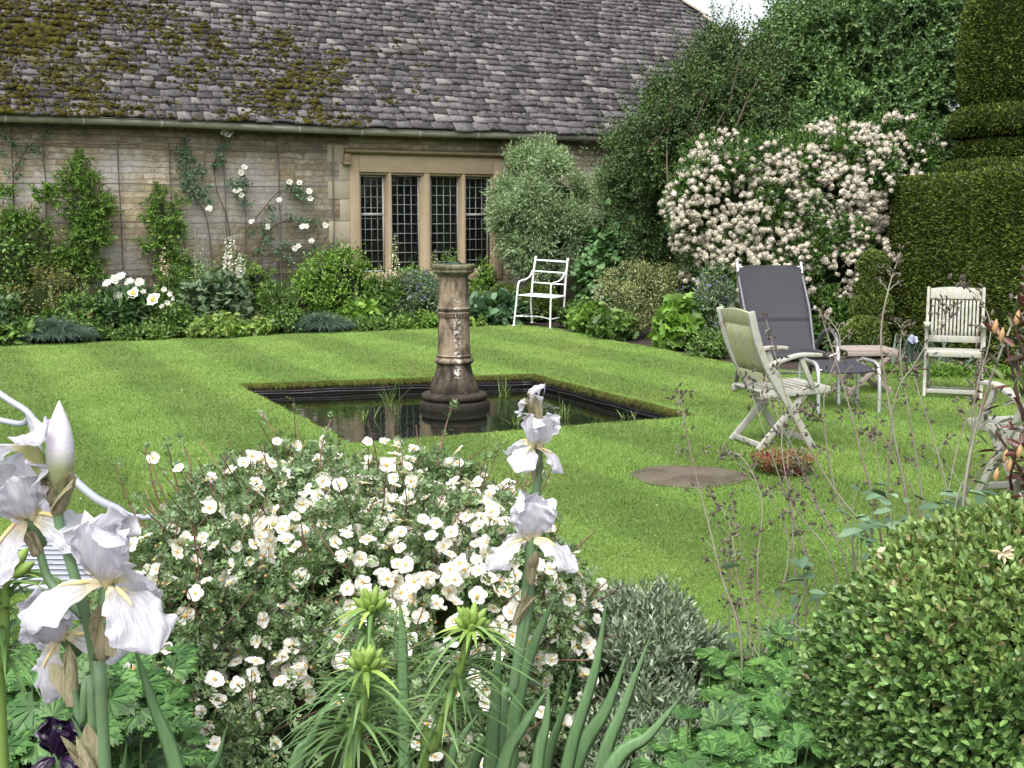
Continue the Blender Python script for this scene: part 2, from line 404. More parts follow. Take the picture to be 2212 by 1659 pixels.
m = N('window_glass'); M_GLASS = m.out((.006, .007, .007), .06, m.bump(m.noise(7, 2), .12, .02), spec=.6)
M_LEAD = plain('lead', (.21, .23, .22), .5, .2)
M_CASE = plain('painted_casement', (.36, .36, .34), .5)
edges = [s0 + .03, mx[0] - mw[0] * 1.15, mx[0] + mw[0] * 1.15, mx[1] - mw[1] * 1.15, mx[1] + mw[1] * 1.15, mx[2] - mw[2] * 1.15, mx[2] + mw[2] * 1.15, s1 - .03]
ztr = wl(800, 463)[1]
for q in range(4):
    x0, x1 = edges[2 * q] + .004, edges[2 * q + 1] - .004; z0, z1 = zb + .004, zt - .04
    w = bpy.data.objects.new('window', None); COL.objects.link(w); w.parent = cot
    g = G(); rs = np.random.RandomState(q)
    for i in range(4):
        for j in range(10):
            xa, xb = x0 + (x1 - x0) * i / 4, x0 + (x1 - x0) * (i + 1) / 4; za, zc = z0 + (z1 - z0) * j / 10, z0 + (z1 - z0) * (j + 1) / 10
            t = rs.randn(4) * .0022
            g.add([(xa, .165 + t[0], za), (xb, .165 + t[1], za), (xb, .165 + t[2], zc), (xa, .165 + t[3], zc)], [(0, 1, 2, 3)])
    g.build('pane', M_GLASS, w)
    g = G(); rows = 9 if q in (0, 3) else 10
    for i in range(1, 4): xx = x0 + (x1 - x0) * i / 4; box2(g, (xx - .006, .148, z0), (xx + .006, .158, z1))
    for j in range(1, rows): zz = z0 + (z1 - z0) * j / rows; box2(g, (x0, .146, zz - .006), (x1, .157, zz + .006))
    g.build('leading', M_LEAD, w)
    g = G(); wd = .028 if q in (0, 3) else .012
    box2(g, (x0, .12, z0), (x0 + wd, .145, z1)); box2(g, (x1 - wd, .12, z0), (x1, .145, z1)); box2(g, (x0 + wd, .12, z0), (x1 - wd, .145, z0 + wd)); box2(g, (x0 + wd, .12, z1 - wd), (x1 - wd, .145, z1))
    if q in (0, 3): box2(g, (x0 + wd, .115, ztr - .02), (x1 - wd, .146, ztr + .02))
    g.build('casement', M_CASE, w)
# gutter
g = G(); GY = -.30; GZ = ZE + .02
sA, sB = SL, SR + .3
P = [(x, GY + .004 * sin(x * 2), GZ - .012 * sin((x - SL) * .9)) for x in np.arange(sA, sB, .35)]
tube(g, P, .058, 12); tube(g, [(p[0], p[1] - .05, p[2] + .035) for p in P], .009, 6)
m = N('old_gutter'); gc = m.mix(m.noise(4, 5, .7), (.17, .165, .13), (.29, .28, .23)); M_GUT = m.out(m.mix(m.ramp(m.noise(11, 4, .7), [(.55, 0.), (.7, .6)]), gc, (.10, .11, .06)), .6)
gut = g.build('gutter', M_GUT, cot, smooth=True)
for u in (12, 180, 348, 645, 780, 905, 1030, 1160, 1290):
    g = G(); x = wl(u, 270, GY)[0]; zz = GZ - .012 * sin((x - SL) * .9)
    lathe(g, [(.063, -.012), (.063, .012)], 12, (0, 0, 0)); V = g.V[0]; g.V[0] = np.stack([V[:, 2] + x, V[:, 1] + GY, V[:, 0] + zz], -1)
    g.n = len(V); g.F = g.F[:1]; g.M = g.M[:1]
    box2(g, (x - .012, GY - .01, zz - .10), (x + .012, GY + .01, zz - .06)); box2(g, (x - .012, GY + .06, zz - .02), (x + .012, 0, zz + .01))
    g.build('bracket', plain('bracket_paint', (.45, .45, .42), .5) if u == 12 else bpy.data.materials['bracket_paint'], gut)
# eaves board + soffit
g = G(); box2(g, (SL, -.22, ZE - .02), (SR + .3, -.16, ZE + .075)); box2(g, (SL, -.158, ZE + .003), (SR + .3, .3, ZE + .05)); g.build('eaves_board', plain('eaves_wood', (.06, .05, .04), .8), cot)

# roof planes
PH = R(47); T0 = -.36; ZR = ZE + .085; DEP = 8.0
RT = DEP / 2 - T0                                     # horizontal run to the ridge
def roofp(s, q, h=0.): return (s, T0 + q * cos(PH) - h * sin(PH), ZR + q * sin(PH) + h * cos(PH))
# hip corner: place so that the hip crosses the photo's (1475, 0)-(1560, 70)
def proj(p):
    p = np.asarray(p) - arr(0, 0, EYE); f = arr(0, cos(PITCH), -sin(PITCH)); up = arr(0, sin(PITCH), cos(PITCH)); d = p.dot(f)
    return CU + F * p[0] / d, CV - F * p.dot(up) / d
best = None
for sc_ in np.arange(2, 14, .02):
    e = 0
    for uu, vv in ((1475, 0), (1520, 35), (1560, 70)):
        pr = [proj(l2w(arr(sc_ - r, T0 + r, ZR + r * math.tan(PH)))) for r in np.arange(.5, RT, .1)]
        pr = np.array(pr); e += np.min(np.hypot(pr[:, 0] - uu, pr[:, 1] - vv))
    if best is None or e < best[0]: best = (e, sc_)
SH = best[1]; print('hip corner', best, 'ridge v', proj(l2w(arr(0, DEP / 2, ZR + RT * math.tan(PH)))), 'SR', SR, 'ZE', ZE, 'win', op)
M_SLATE0 = plain('roof_underlay', (.03, .028, .028), .9)
rz = ZR + RT * math.tan(PH) - .03
g = G(); zz = ZR - .03
sl_ = SL - .3
V = [(sl_, T0, zz), (SH, T0, zz), (SH - RT, T0 + RT, rz), (sl_ + RT, T0 + RT, rz), (SH, T0 + 2 * RT, zz), (sl_, T0 + 2 * RT, zz)]
g.add(V, [(0, 1, 2, 3), (1, 4, 2), (4, 5, 3, 2), (5, 0, 3)])
roof = g.build('roof', M_SLATE0, cot)
def slate_mat():
    m = N('stone_slate'); r = m.isl(); x, y, z = m.xyz()
    c = m.ramp(r, [(0, (.046, .042, .043)), (.3, (.076, .070, .074)), (.6, (.104, .098, .104)), (.85, (.14, .133, .139)), (1, (.23, .21, .20))])
    n = m.noise(14, 6, .75); c = m.mix(m.ramp(n, [(.5, 0.), (.72, .5)]), c, (.29, .265, .27))
    c = m.mix(m.ramp(m.noise(38, 3, .7), [(.64, 0.), (.70, .9)]), c, (.52, .48, .47))
    c = m.mix(m.ramp(m.noise(24, 4, .8), [(.34, .95), (.46, 0.)]), c, (.028, .024, .028))
    # moss film: more to the left and low on the slope
    bias = m.math('ADD', m.math('MULTIPLY', x, -.035), m.math('MULTIPLY', z, -.05))
    mo_ = m.math('ADD', m.noise(2.0, 6, .72), bias)
    c = m.mix(m.ramp(mo_, [(.52, 0.), (.60, .9)]), c, m.mix(m.noise(20, 3), (.05, .045, .012), (.12, .105, .02)))
    return m.out(c, .8, m.bump(m.noise(30, 5, .75), .8, .012), spec=.35)
M_SLATE = slate_mat()
def nfield(x, y, seed=0):
    rs = np.random.RandomState(seed); v = np.zeros_like(x)
    for k in range(1, 22):
        f = .5 * 1.27 ** k; a = rs.rand(4) * 6.3; v += np.sin(f * (x * cos(a[0]) + y * sin(a[0])) + a[1]) * np.sin(f * (x * cos(a[2]) + y * sin(a[2])) + a[3]) / k ** .55
    return v
rs = np.random.RandomState(11); q = 0.0; Vs = []; 
QM = RT / cos(PH); row = 0; edgepts = []
while q < QM:
    ex = .15 * (1 - .45 * min(1, q / QM)) * (1 + .05 * rs.randn()); s = sl_ + rs.rand() * .3
    hmax = SH - q * cos(PH)
    while s < hmax:
        w = (.13 + .21 * rs.rand() ** 1.5) * (1 - .38 * q / QM)
        if s > wl(-60, 200)[0]:
            j = rs.randn(8) * .009; e1 = min(s + w - .009, hmax + .02); th = .016 + .014 * rs.rand(); lft = .016 + .013 * rs.rand()
            dq = rs.randn() * .013 + .02 * sin(s * 1.3 + row * .4) * .5; ql = q - .03 + dq; L = ex * 1.45; tp = .012
            c1 = .022 * rs.rand(); c2 = .022 * rs.rand(); tw = rs.randn() * .006
            # outline: worn lower corners
            out = [(s, ql + c1), (s + c1 * 1.1, ql + j[0]), ((s + e1) / 2, ql + j[1] * 1.2), (e1 - c2 * 1.1, ql + j[2]), (e1, ql + c2), (e1 - tp * .5, ql + L), (s + tp * .5, ql + L)]
            top = []
            for k_, (a_, b_) in enumerate(out):
                f_ = (b_ - ql) / L; top.append(roofp(a_, b_, (lft + th) * (1 - f_) + .004 + tw * ((a_ - s) / w - .5)))
            bot = [roofp(a_, b_, lft * (1 - (b_ - ql) / L) * .6 + .001) for (a_, b_) in out]
            Vs.append(top + bot); edgepts.append((s, e1, ql, ex, lft + th))
        s += w
    q += ex; row += 1
Vs = np.array(Vs).reshape(-1, 3); nT = len(edgepts); print('slates', nT, 'rows', row)
base = np.arange(nT)[:, None] * 14
g = G(); g.add(Vs, base + np.array([[0, 1, 2, 3, 4, 5, 6]]))
g.n = 0
for a_, b_ in ((0, 1), (1, 2), (2, 3), (3, 4), (4, 5), (6, 0)):
    f = base + np.array([[a_, a_ + 7, b_ + 7, b_]]); g.F.append(f); g.M.append(np.zeros(len(f)))
g.n = len(Vs)
g.build('slate_courses', M_SLATE, cot)
# hip stones
g = G(); rs = np.random.RandomState(4)
for r in np.arange(.1, RT, .27):
    a = arr(SH - r, T0 + r, ZR + r * math.tan(PH) + .045); b = arr(SH - r - .3, T0 + r + .3, ZR + (r + .3) * math.tan(PH) + .03)
    beam(g, a + rs.randn(3) * .008, b, .24, .045, side=(1, 1, 0))
M_HIP = ashlar('hip_stone', (.25, .21, .17), (.48, .42, .36)); bevel(g.build('hip_stones', M_HIP, roof), .012)
# moss cushions on the slates
g = G(); rs = np.random.RandomState(8); ed = np.array(edgepts)
cand = np.repeat(np.arange(nT), 12); E = ed[cand]; ss = E[:, 0] + (E[:, 1] - E[:, 0]) * rs.rand(len(cand)); qq = E[:, 2] + E[:, 3] * rs.rand(len(cand)) ** 1.6
sm, sM = wl(0, 240)[0], wl(1560, 100)[0]
f1 = nfield(ss * 1.6, qq * 2.2, 3) ; f1 = (f1 - f1.mean()) / f1.std()
f2 = nfield(ss * 5, qq * 6, 6); f2 = (f2 - f2.mean()) / f2.std()
left = 1 - (ss - sm) / (sM - sm)
low = 1 - qq / 3.4
sc_ = f1 * .7 + f2 * .5 + 1.9 * left + 1.5 * np.maximum(low, -.5) * (left > .45) - .25 - .6 * (left < .62) + .25 * rs.randn(len(ss))
keep = np.where(sc_ > 2.15)[0]; rs.shuffle(keep); keep = keep[:11000]
for i in keep:
    big = min(1.6, .55 + (sc_[i] - 2.15) * .42); r = (.013 + .016 * rs.rand()) * big
    c = roofp(ss[i], qq[i], .03 + E[i, 4] * (1 - (qq[i] - E[i, 2]) / (E[i, 3] * 1.45)) - .022)
    k = 7; al = np.arange(k) * 2 * pi / k + rs.rand() * 6; 
    V = []
    for rr, hh in ((1.25, -.3), (1.0, .35), (.5, .72)):
        jr = rr * (1 + .25 * rs.randn(k)); 
        V += [np.array(roofp(ss[i] + r * 1.2 * jr[x_] * cos(al[x_]), qq[i] + r * jr[x_] * sin(al[x_]), (c[2] * 0 + .012 + E[i, 4] * (1 - (qq[i] - E[i, 2]) / (E[i, 3] * 1.45)) + r * hh))) for x_ in range(k)]
    Fq = [(l * k + a, l * k + (a + 1) % k, (l + 1) * k + (a + 1) % k, (l + 1) * k + a) for l in range(2) for a in range(k)] + [tuple(2 * k + a for a in range(k))]
    g.add(V, Fq)
m = N('moss'); r = m.isl(); c = m.ramp(r, [(0, (.03, .024, .011)), (.4, (.062, .052, .012)), (.75, (.105, .095, .014)), (1, (.15, .14, .025))])
M_MOSS = m.out(m.mix(m.noise(60, 3), mul((.05, .045, .01), .8), c), .95, m.bump(m.noise(120, 4, .8), 1., .02), spec=.1)
tag(g.build('moss', M_MOSS, roof), kind='stuff')

# trellis wires on the wall
g = G(); M_WIRE = plain('trellis_wood', (.10, .088, .08), .9)
tr = thing('wire_trellis', 'grid of thin weathered upright rods and level wires fixed across the cottage wall', 'trellis', WO, WANG)
rs = np.random.RandomState(2)
for u in (-60, 102, 262, 372, 488, 605, 722):
    s, _ = wl(u, 480, -.05); gg = G(); P = [(s + rs.randn() * .006 + (0 if u != 102 else 0), -.05, z) for z in np.arange(.1, ZE - .06, .28)]
    tube(gg, spline(P, 3), .0095, 6); gg.build('rod', M_WIRE, tr, smooth=True)
for v in (320, 401, 481, 592):
    z = wl(500, v, -.05)[1]; x0, x1 = wl(-100, v)[0], wl(735, v)[0]; gg = G()
    P = [(x, -.056, z + rs.randn() * .004 - .01 * sin((x - x0) * 2.2)) for x in np.arange(x0, x1, .3)]
    tube(gg, spline(P, 3), .006, 5); gg.build('wire', M_WIRE, tr, smooth=True)

# =====================================================================
# SUNDIAL
# =====================================================================
c0 = G0(980, 884, WZ); c0[1] += .12; print('sundial', c0)
sn = thing('sundial', 'tall weathered stone pedestal sundial standing in the middle of the square pool', 'sundial', (c0[0], c0[1], WZ), 0.15); sn.scale = (.97, .97, .86)
def old_stone(name, a, b, dark, lich=.62):
    m = N(name); x, y, z = m.xyz()
    st = m.noise(5, 5, .7, m.scale((6, 6, .8))); c = m.mix(st, a, b)
    c = m.mix(m.ramp(m.noise(3.2, 5, .7, m.scale((2.5, 2.5, 1))), [(.42, .9), (.58, 0.)]), c, dark)
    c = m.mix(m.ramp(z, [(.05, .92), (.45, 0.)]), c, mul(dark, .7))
    # pale lichen run down the pool-facing side
    lx = m.math('ABSOLUTE', m.math('ADD', x, -.015)); band = m.ramp(lx, [(.018, 1.), (.04, 0.)])
    front = m.math('LESS_THAN', y, -.08); lc = m.math('MULTIPLY', m.ramp(m.noise(30, 4, .75), [(.52, 0.), (.56, 1.)]), m.ramp(m.math('MULTIPLY', z, .7), [(.22, 0.), (.24, 1.), (.75, 1.), (.8, 0.)]))
    c = m.mix(m.math('MULTIPLY', m.math('MULTIPLY', band, front), lc), c, (.55, .54, .50))
    c = m.mix(m.ramp(m.noise(48, 3, .7), [(lich + .06, 0.), (lich + .1, .8)]), c, (.50, .49, .42))
    return m.out(c, .9, m.bump(m.noise(35, 5, .75), .6, .012), spec=.25)
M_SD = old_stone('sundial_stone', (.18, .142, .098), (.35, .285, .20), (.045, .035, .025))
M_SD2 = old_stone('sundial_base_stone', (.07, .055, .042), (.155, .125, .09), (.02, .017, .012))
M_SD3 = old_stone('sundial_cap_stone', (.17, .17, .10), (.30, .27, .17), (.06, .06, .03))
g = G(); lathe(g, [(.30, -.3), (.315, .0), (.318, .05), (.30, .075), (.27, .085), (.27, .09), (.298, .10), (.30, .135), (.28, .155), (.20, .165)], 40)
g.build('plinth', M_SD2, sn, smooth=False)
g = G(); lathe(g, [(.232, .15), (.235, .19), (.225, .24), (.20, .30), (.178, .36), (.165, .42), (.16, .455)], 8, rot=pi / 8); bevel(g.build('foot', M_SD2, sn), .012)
g = G(); lathe(g, [(.15, .455), (.17, .46), (.182, .475), (.184, .49), (.172, .505), (.155, .515), (.15, .53), (.165, .535), (.165, .545), (.14, .55)], 32); g.build('base_ring', M_SD, sn, smooth=True)
sh = G()
# octagonal shaft with sunk facets: alternate radii
def shaft(z0, z1, r0, r1):
    n = 16; V = []
    for z, r in ((z0, r0), (z0 + .02, r0), (z1 - .02, r1), (z1, r1)):
        for i in range(n):
            rr = r * (1.0 if i % 2 else .955); V.append((rr * cos(i * pi / 8 + pi / 16), rr * sin(i * pi / 8 + pi / 16), z))
    sh.add(V, [(l * n + i, l * n + (i + 1) % n, (l + 1) * n + (i + 1) % n, (l + 1) * n + i) for l in range(3) for i in range(n)] + [tuple(range(3 * n, 4 * n))])
shaft(.55, .925, .148, .141); lathe(sh, [(.137, .925), (.146, .93), (.146, .975), (.140, .98)], 16, rot=pi / 16)
shaft(.98, 1.01, .138, .14); lathe(sh, [(.14, 1.01), (.149, 1.013), (.149, 1.028), (.14, 1.03)], 16, rot=pi / 16); shaft(1.03, 1.335, .139, .133)
so_ = sh.build('shaft', M_SD, sn)
g = G()
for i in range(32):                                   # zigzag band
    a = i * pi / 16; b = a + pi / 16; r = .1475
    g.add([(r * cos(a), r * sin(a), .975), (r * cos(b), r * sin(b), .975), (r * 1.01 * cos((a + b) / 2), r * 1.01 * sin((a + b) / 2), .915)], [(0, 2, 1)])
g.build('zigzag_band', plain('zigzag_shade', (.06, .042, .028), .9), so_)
g = G(); lathe(g, [(.13, 1.335), (.135, 1.345), (.15, 1.36), (.178, 1.38), (.188, 1.392), (.186, 1.405), (.180, 1.41), (.195, 1.42), (.198, 1.45), (.192, 1.462), (.1, 1.464)], 40); cap = g.build('cap', M_SD3, sn)
M_BRZ = plain('bronze', (.07, .10, .08), .45, .6)
g = G(); lathe(g, [(.12, 1.464), (.12, 1.472)], 32); g.build('dial_plate', M_BRZ, sn)
g = G(); beam(g, (.07, -.02, 1.47), (-.07, .02, 1.60), .006, .012); beam(g, (-.06, .02, 1.47), (-.065, .02, 1.60), .006, .02); beam(g, (.07, -.02, 1.475), (-.06, .02, 1.475), .006, .01); g.build('gnomon', M_BRZ, sn)
# =====================================================================
# FURNITURE
# =====================================================================
def teak(name, a, b, green, peel):
    m = N(name); n = m.noise(3, 5, .7, m.scale((9, 9, 2))); c = m.mix(m.noise(7, 5, .7, m.scale((5, 5, 1.4))), a, b)
    c = m.mix(m.ramp(n, [(.48, 0.), (.62, green)]), c, (.30, .33, .10))
    c = m.mix(m.ramp(m.noise(5, 5, .75, m.scale((6, 6, 1.6))), [(.585, 0.), (.63, peel)]), c, (.22, .12, .07))
    c = m.mix(m.ramp(m.noise(30, 3, .7), [(.62, 0.), (.72, .5)]), c, (.28, .27, .22))
    return m.out(c, .8, m.bump(m.noise(9, 5, .7, m.scale((16, 16, 2))), .45, .006), spec=.3)
M_TK = teak('weathered_teak_pale', (.22, .22, .20), (.45, .45, .42), .35, .9)
M_TKG = teak('weathered_teak_algae', (.22, .235, .13), (.42, .43, .31), .9, .3)
def teak_chair(label, loc, rz, slatmat, group='weathered folding teak armchairs on the lawn'):
    """faces local +x; back at -x"""
    t = thing('folding_armchair', label, 'armchair', loc, rz, group); w = .24; t.scale = (.95, .95, .95)
    for s in (-1, 1):
        y = s * w
        g = G(); P = [(.22, 0), (-.01, .36), (-.14, .56), (-.23, .76), (-.29, .97)]     # long leg + back post
        bar(g, spline([(q[0], y, q[1]) for q in P], 4), .028, .052)
        bevel(g.build('back_post', M_TK, t), .006)
        g = G(); beam(g, (-.19, y * .87, 0), (.17, y * .87, .40), .026, .05, side=(0, 1, 0)); bevel(g.build('leg', M_TK, t), .006)
        g = G()                                                                         # armrest
        Q = spline([(-.15, y, .575), (-.05, y, .615), (.10, y, .65), (.26, y, .645)], 5)
        V = []; 
        for i, p in enumerate(Q):
            ww = .032 if i < len(Q) - 4 else .032 * (1 - .12 * (i - len(Q) + 4))
            V += [(p[0], p[1] - ww, p[2]), (p[0], p[1] + ww, p[2]), (p[0], p[1] + ww, p[2] + .026), (p[0], p[1] - ww, p[2] + .026)]
        n = len(Q); g.add(V, [(4 * i + a, 4 * i + (a + 1) % 4, 4 * i + 4 + (a + 1) % 4, 4 * i + 4 + a) for i in range(n - 1) for a in range(4)] + [(3, 2, 1, 0), (4 * n - 4, 4 * n - 3, 4 * n - 2, 4 * n - 1)])
        bevel(g.build('armrest', M_TK, t), .006)
        g = G(); beam(g, (.10, y * 1.02, .64), (.20, y * 1.02, .43), .024, .036, side=(0, 1, 0)); bevel(g.build('arm_support', M_TK, t), .005)
        g = G(); beam(g, (-.19, y * .93, .385), (.32, y * .93, .41), .026, .045, side=(0, 1, 0)); bevel(g.build('seat_rail', M_TK, t), .006)
    g = G()
    for i in range(8):
        x = -.155 + i * .06; beam(g, (x, -w * .98, .408 + .05 * (x + .2)), (x, w * .98, .408 + .05 * (x + .2)), .045, .016, side=(1, 0, 0))
    bevel(g.build('seat', M_TK, t), .004)
    g = G(); beam(g, (.325, -w, .412), (.325, w, .412), .04, .05, side=(1, 0, 0)); bevel(g.build('front_bar', M_TK, t), .006); g = G(); beam(g, (-.17, -w * .85, .035), (-.17, w * .85, .035), .04, .02, side=(0, 0, 1)); bevel(g.build('crossbar', M_TK, t), .006)
    g = G(); beam(g, (.19, -w * .95, .06), (.19, w * .95, .06), .022, .04, side=(1, 0, 0)); bevel(g.build('crossbar', M_TK, t), .006)
    # back: rails + slats
    g = G(); n = 12
    V = []
    for i in range(n + 1):
        y = -w + .018 + (2 * w - .036) * i / n; h = .022 * (1 - (y / w) ** 2)
        for x, z in ((-.262, .865), (-.238, .867), (-.270 + .0, .955 + h), (-.294, .953 + h)): V.append((x, y, z))
    g.add(V, [(4 * i + a, 4 * i + (a + 1) % 4, 4 * i + 4 + (a + 1) % 4, 4 * i + 4 + a) for i in range(n) for a in range(4)] + [(3, 2, 1, 0), (4 * n, 4 * n + 1, 4 * n + 2, 4 * n + 3)])
    bevel(g.build('back_rail', slatmat, t), .004); g = G(); beam(g, (-.135, -w + .015, .505), (-.135, w - .015, .505), .024, .06, side=(1, 0, 0)); bevel(g.build('back_rail', slatmat, t), .004)
    g = G(); ns = 13
    for i in range(ns):
        y = -w + .045 + (2 * w - .09) * i / (ns - 1); P = [(-.135, .53), (-.172, .60), (-.206, .68), (-.232, .77), (-.256, .868)]
        bar(g, [(a[0], y, a[1]) for a in P], .021, .011)
    g.build('back_slats', slatmat, t)
    return t
p = (G0(1590, 935) + G0(1740, 968)) / 2; print('chair1', p)
teak_chair('green-stained folding teak armchair seen from behind, nearest the pool', (1.74, 8.04, 0), R(16), M_TKG)
p = G0(2055, 850); teak_chair('pale folding teak armchair facing the lawn in front of the yew hedge', (p[0] - .04, p[1] - .12, 0), R(-109), M_TK)
teak_chair('folding teak armchair half hidden behind the bronze-leaved shrub at the right edge', (2.84, 6.36, 0), R(104), M_TK)

# white iron chair -------------------------------------------------
M_WI = plain('white_paint', (.74, .76, .76), .45, 0, 30, .08, .2)
pf0, pf1, pf2, pf3 = G0(1110, 698), G0(1188, 709), G0(1222, 703), G0(1144, 694)   # front-left, front-right, rear-right, rear-left
ang = math.atan2(pf1[1] - pf0[1], pf1[0] - pf0[0]); pc = (pf0 + pf1 + pf2 + pf3) / 4; print('iron', pc, ang, np.linalg.norm(pf1 - pf0), np.linalg.norm(pf2 - pf1))
ic = thing('iron_garden_chair', 'slim white painted iron armchair standing at the far corner of the lawn', 'chair', (pc[0] + .0, pc[1] - .25, 0), R(-26), None); ic.scale = (1.08, 1.08, .97); ic.rotation_euler = (0, R(2.5), R(-26))
# local: faces -y ; x right
w = .245; dpt = .23
for s in (-1, 1):
    g = G(); tube(g, [(s * w * 1.08, -dpt * 1.1, 0), (s * w, -dpt, .45), (s * w * .97, -dpt, .60), (s * w * .96, -dpt * .88, .655), (s * w * .96, -dpt * .45, .67), (s * w * .96, 0, .675), (s * w * .96, dpt * .55, .71), (s * w * .97, dpt * .95, .80)], .0125, 8)
    V = g.V[0]; g.V[0] = V; lathe(g, [(.022, 0), (.02, .015), (.012, .02)], 10, (s * w * 1.08, -dpt * 1.1, 0)); g.build('front_leg_and_arm', M_WI, ic, smooth=True)
    g = G(); tube(g, [(s * w * 1.02, dpt * 1.25, 0), (s * w, dpt * .95, .30), (s * w, dpt * .95, .45), (s * w * .98, dpt * 1.08, .78), (s * w * .97, dpt * 1.25, .985)], .015, 8)
    lathe(g, [(.017, .98), (.019, 1.0), (.008, 1.015)], 10, (s * w * .97, dpt * 1.27, 0)); lathe(g, [(.024, 0), (.02, .015), (.012, .02)], 10, (s * w * 1.02, dpt * 1.25, 0)); g.build('rear_leg', M_WI, ic, smooth=True)
for z, k, h in ((.955, 1.22, .028), (.79, 1.09, .022), (.62, 1.0, .02)):
    g = G(); beam(g, (-w * .97, dpt * k, z), (w * .97, dpt * k, z), .012, h, side=(0, 1, 0)); g.build('back_bar', M_WI, ic)
g = G()
for i in range(9): y = -dpt + i * dpt * 2 / 8.; beam(g, (-w, y, .455), (w, y, .455), .046, .008, side=(0, 1, 0))
for s in (-1, 1): beam(g, (s * w, -dpt, .443), (s * w, dpt, .443), .02, .014, side=(1, 0, 0))
bevel(g.build('seat', M_WI, ic), .002, 1)
for s in (-1, 1):
    g = G(); beam(g, (s * w * 1.05, -dpt * 1.07, .14), (s * w * 1.01, dpt * 1.13, .14), .008, .018, side=(1, 0, 0)); g.build('stretcher', M_WI, ic)
g = G(); A_ = spline([(-w * 1.05, -dpt * 1.07, .142), (0, -dpt * .2, .142), (w * 1.05, -dpt * 1.07, .142)], 5)
for i in range(len(A_) - 1): beam(g, A_[i], A_[i + 1] + (A_[i + 1] - A_[i]) * .05, .018, .008, side=(0, 0, 1))
g.build('stretcher', M_WI, ic)

# lounger + footstool -----------------------------------------------
m = N('charcoal_sling'); wv = m.noise(260, 2); M_SL = m.out(m.mix(m.noise(3, 3), (.030, .030, .037), (.042, .042, .050)), .75, m.bump(wv, .2, .002), spec=.3)
M_ALU = plain('brushed_aluminium', (.55, .56, .58), .35, .7); M_GRY = plain('grey_tube', (.11, .11, .12), .45, .3)
pl = G0(1718, 858); lg = thing('sling_lounger', 'high-backed charcoal sling recliner with curved grey tube arms', 'lounger', (pl[0] - .09, pl[1] - .1, 0), R(5))
print('lounger', pl)
wl_ = .29
B0, B1 = arr(0, .22, .40), arr(0, .62, 1.11)         # back hinge / back top  (y away)
g = G(); n = 36; rs = np.random.RandomState(1)
P = np.zeros((n + 1, 9, 3))
for i in range(n + 1):
    t = i / n; c = B0 + (B1 - B0) * t; c[1] += .04 * sin(t * pi)
    ww = wl_ + .014 if t < .93 else wl_ + .014 - .075 * (t - .93) / .07
    for j in range(9): x = -1 + j / 4; P[i, j] = c + arr(ww * x, -.018 + .014 * (1 - x * x) + (.013 if i in (11, 12) else (-.008 if i in (10, 13) else 0)) + .0025 * sin(i * .7 + j * 1.3), 0)
grid(g, P); grid(g, P[::-1] + arr(0, .006, 0)); g.build('back_sling', M_SL, lg, smooth=True)
g = G(); P = np.zeros((9, 9, 3))
for i in range(9):
    t = i / 8
    for j in range(9): x = -1 + j / 4; P[i, j] = arr(wl_ * .97 * x, .22 - .46 * t, .395 + .02 * t - .02 * sin(t * pi) - (.03 * max(0, t - .85) / .15))
grid(g, P); grid(g, P[::-1] - arr(0, 0, .008)); g.build('seat_sling', M_SL, lg, smooth=True)
g = G()
beam(g, (-wl_ * .9, -.245, .385), (wl_ * .9, -.245, .385), .02, .04, side=(0, 1, 0)); g.build('seat_bar', M_SL, lg)
for s in (-1, 1):
    g = G(); x = s * wl_
    tube(g, [(x, .2, .39), (x, .36, .74), (x, .6, 1.04)], .013, 8); tube(g, [(x, .59, 1.04), (x, .635, 1.135)], .0145, 8, mat=1); tube(g, [(x, .61, 1.095), (x * .84, .61, 1.095)], .009, 6, mat=1)
    tube(g, [(x, .22, .39), (x, -.24, .40)], .013, 8); g.build('side_rail', [M_GRY, M_ALU], lg, smooth=True)
    x = s * (wl_ + .035)
    g = G(); A = spline([(x * 1.0, .50, 0.0), (x, .33, .30), (x, .22, .45), (x, .06, .56), (x, -.10, .59), (x, -.22, .545), (x, -.28, .42), (x, -.31, .22), (x, -.34, 0)], 6)
    k = int(len(A) * .70); tube(g, A[:k + 1], .019, 10); tube(g, A[k:], .017, 10, mat=1); g.build('arm_tube', [M_GRY, M_ALU], lg, smooth=True)
g = G(); tube(g, [(-wl_ - .035, -.29, .42), (-wl_ * .9, -.26, .39)], .011, 6); tube(g, [(wl_ + .035, -.29, .42), (wl_ * .9, -.26, .39)], .011, 6); tube(g, [(-wl_, .42, .17), (wl_, .42, .17)], .011, 6); g.build('crossbar', M_ALU, lg, smooth=True)
pf = (G0(1762, 892) + G0(1893, 892)) / 2; fs = thing('footstool', 'low charcoal sling footstool with curved silver legs in front of the recliner', 'footstool', (pf[0], pf[1] + .25, 0), R(4))
print('stool', pf, np.linalg.norm(G0(1762, 892) - G0(1893, 892)))
g = G(); P = np.zeros((9, 9, 3))
for i in range(9):
    t = i / 8
    for j in range(9): x = -1 + j / 4; P[i, j] = arr(.215 * x, .24 - .46 * t, .375 - .025 * sin(t * pi) - .012 * (1 - x * x) - .16 * max(0, t - .7))
grid(g, P); grid(g, P[::-1] - arr(0, 0, .008)); g.build('sling', M_SL, fs, smooth=True)
for s in (-1, 1):
    g = G(); x = s * .245
    tube(g, spline([(x, .24, 0), (x, .235, .22), (x, .225, .33), (x, .16, .38), (x, 0, .385), (x, -.13, .385), (x, -.21, .35), (x, -.245, .25), (x, -.26, 0)], 6), .0155, 10); tube(g, [(x, -.2, .335), (x * .85, -.2, .335)], .01, 6); tube(g, [(x, .2, .36), (x * .85, .2, .36)], .01, 6)
    g.build('leg_frame', M_ALU, fs, smooth=True)

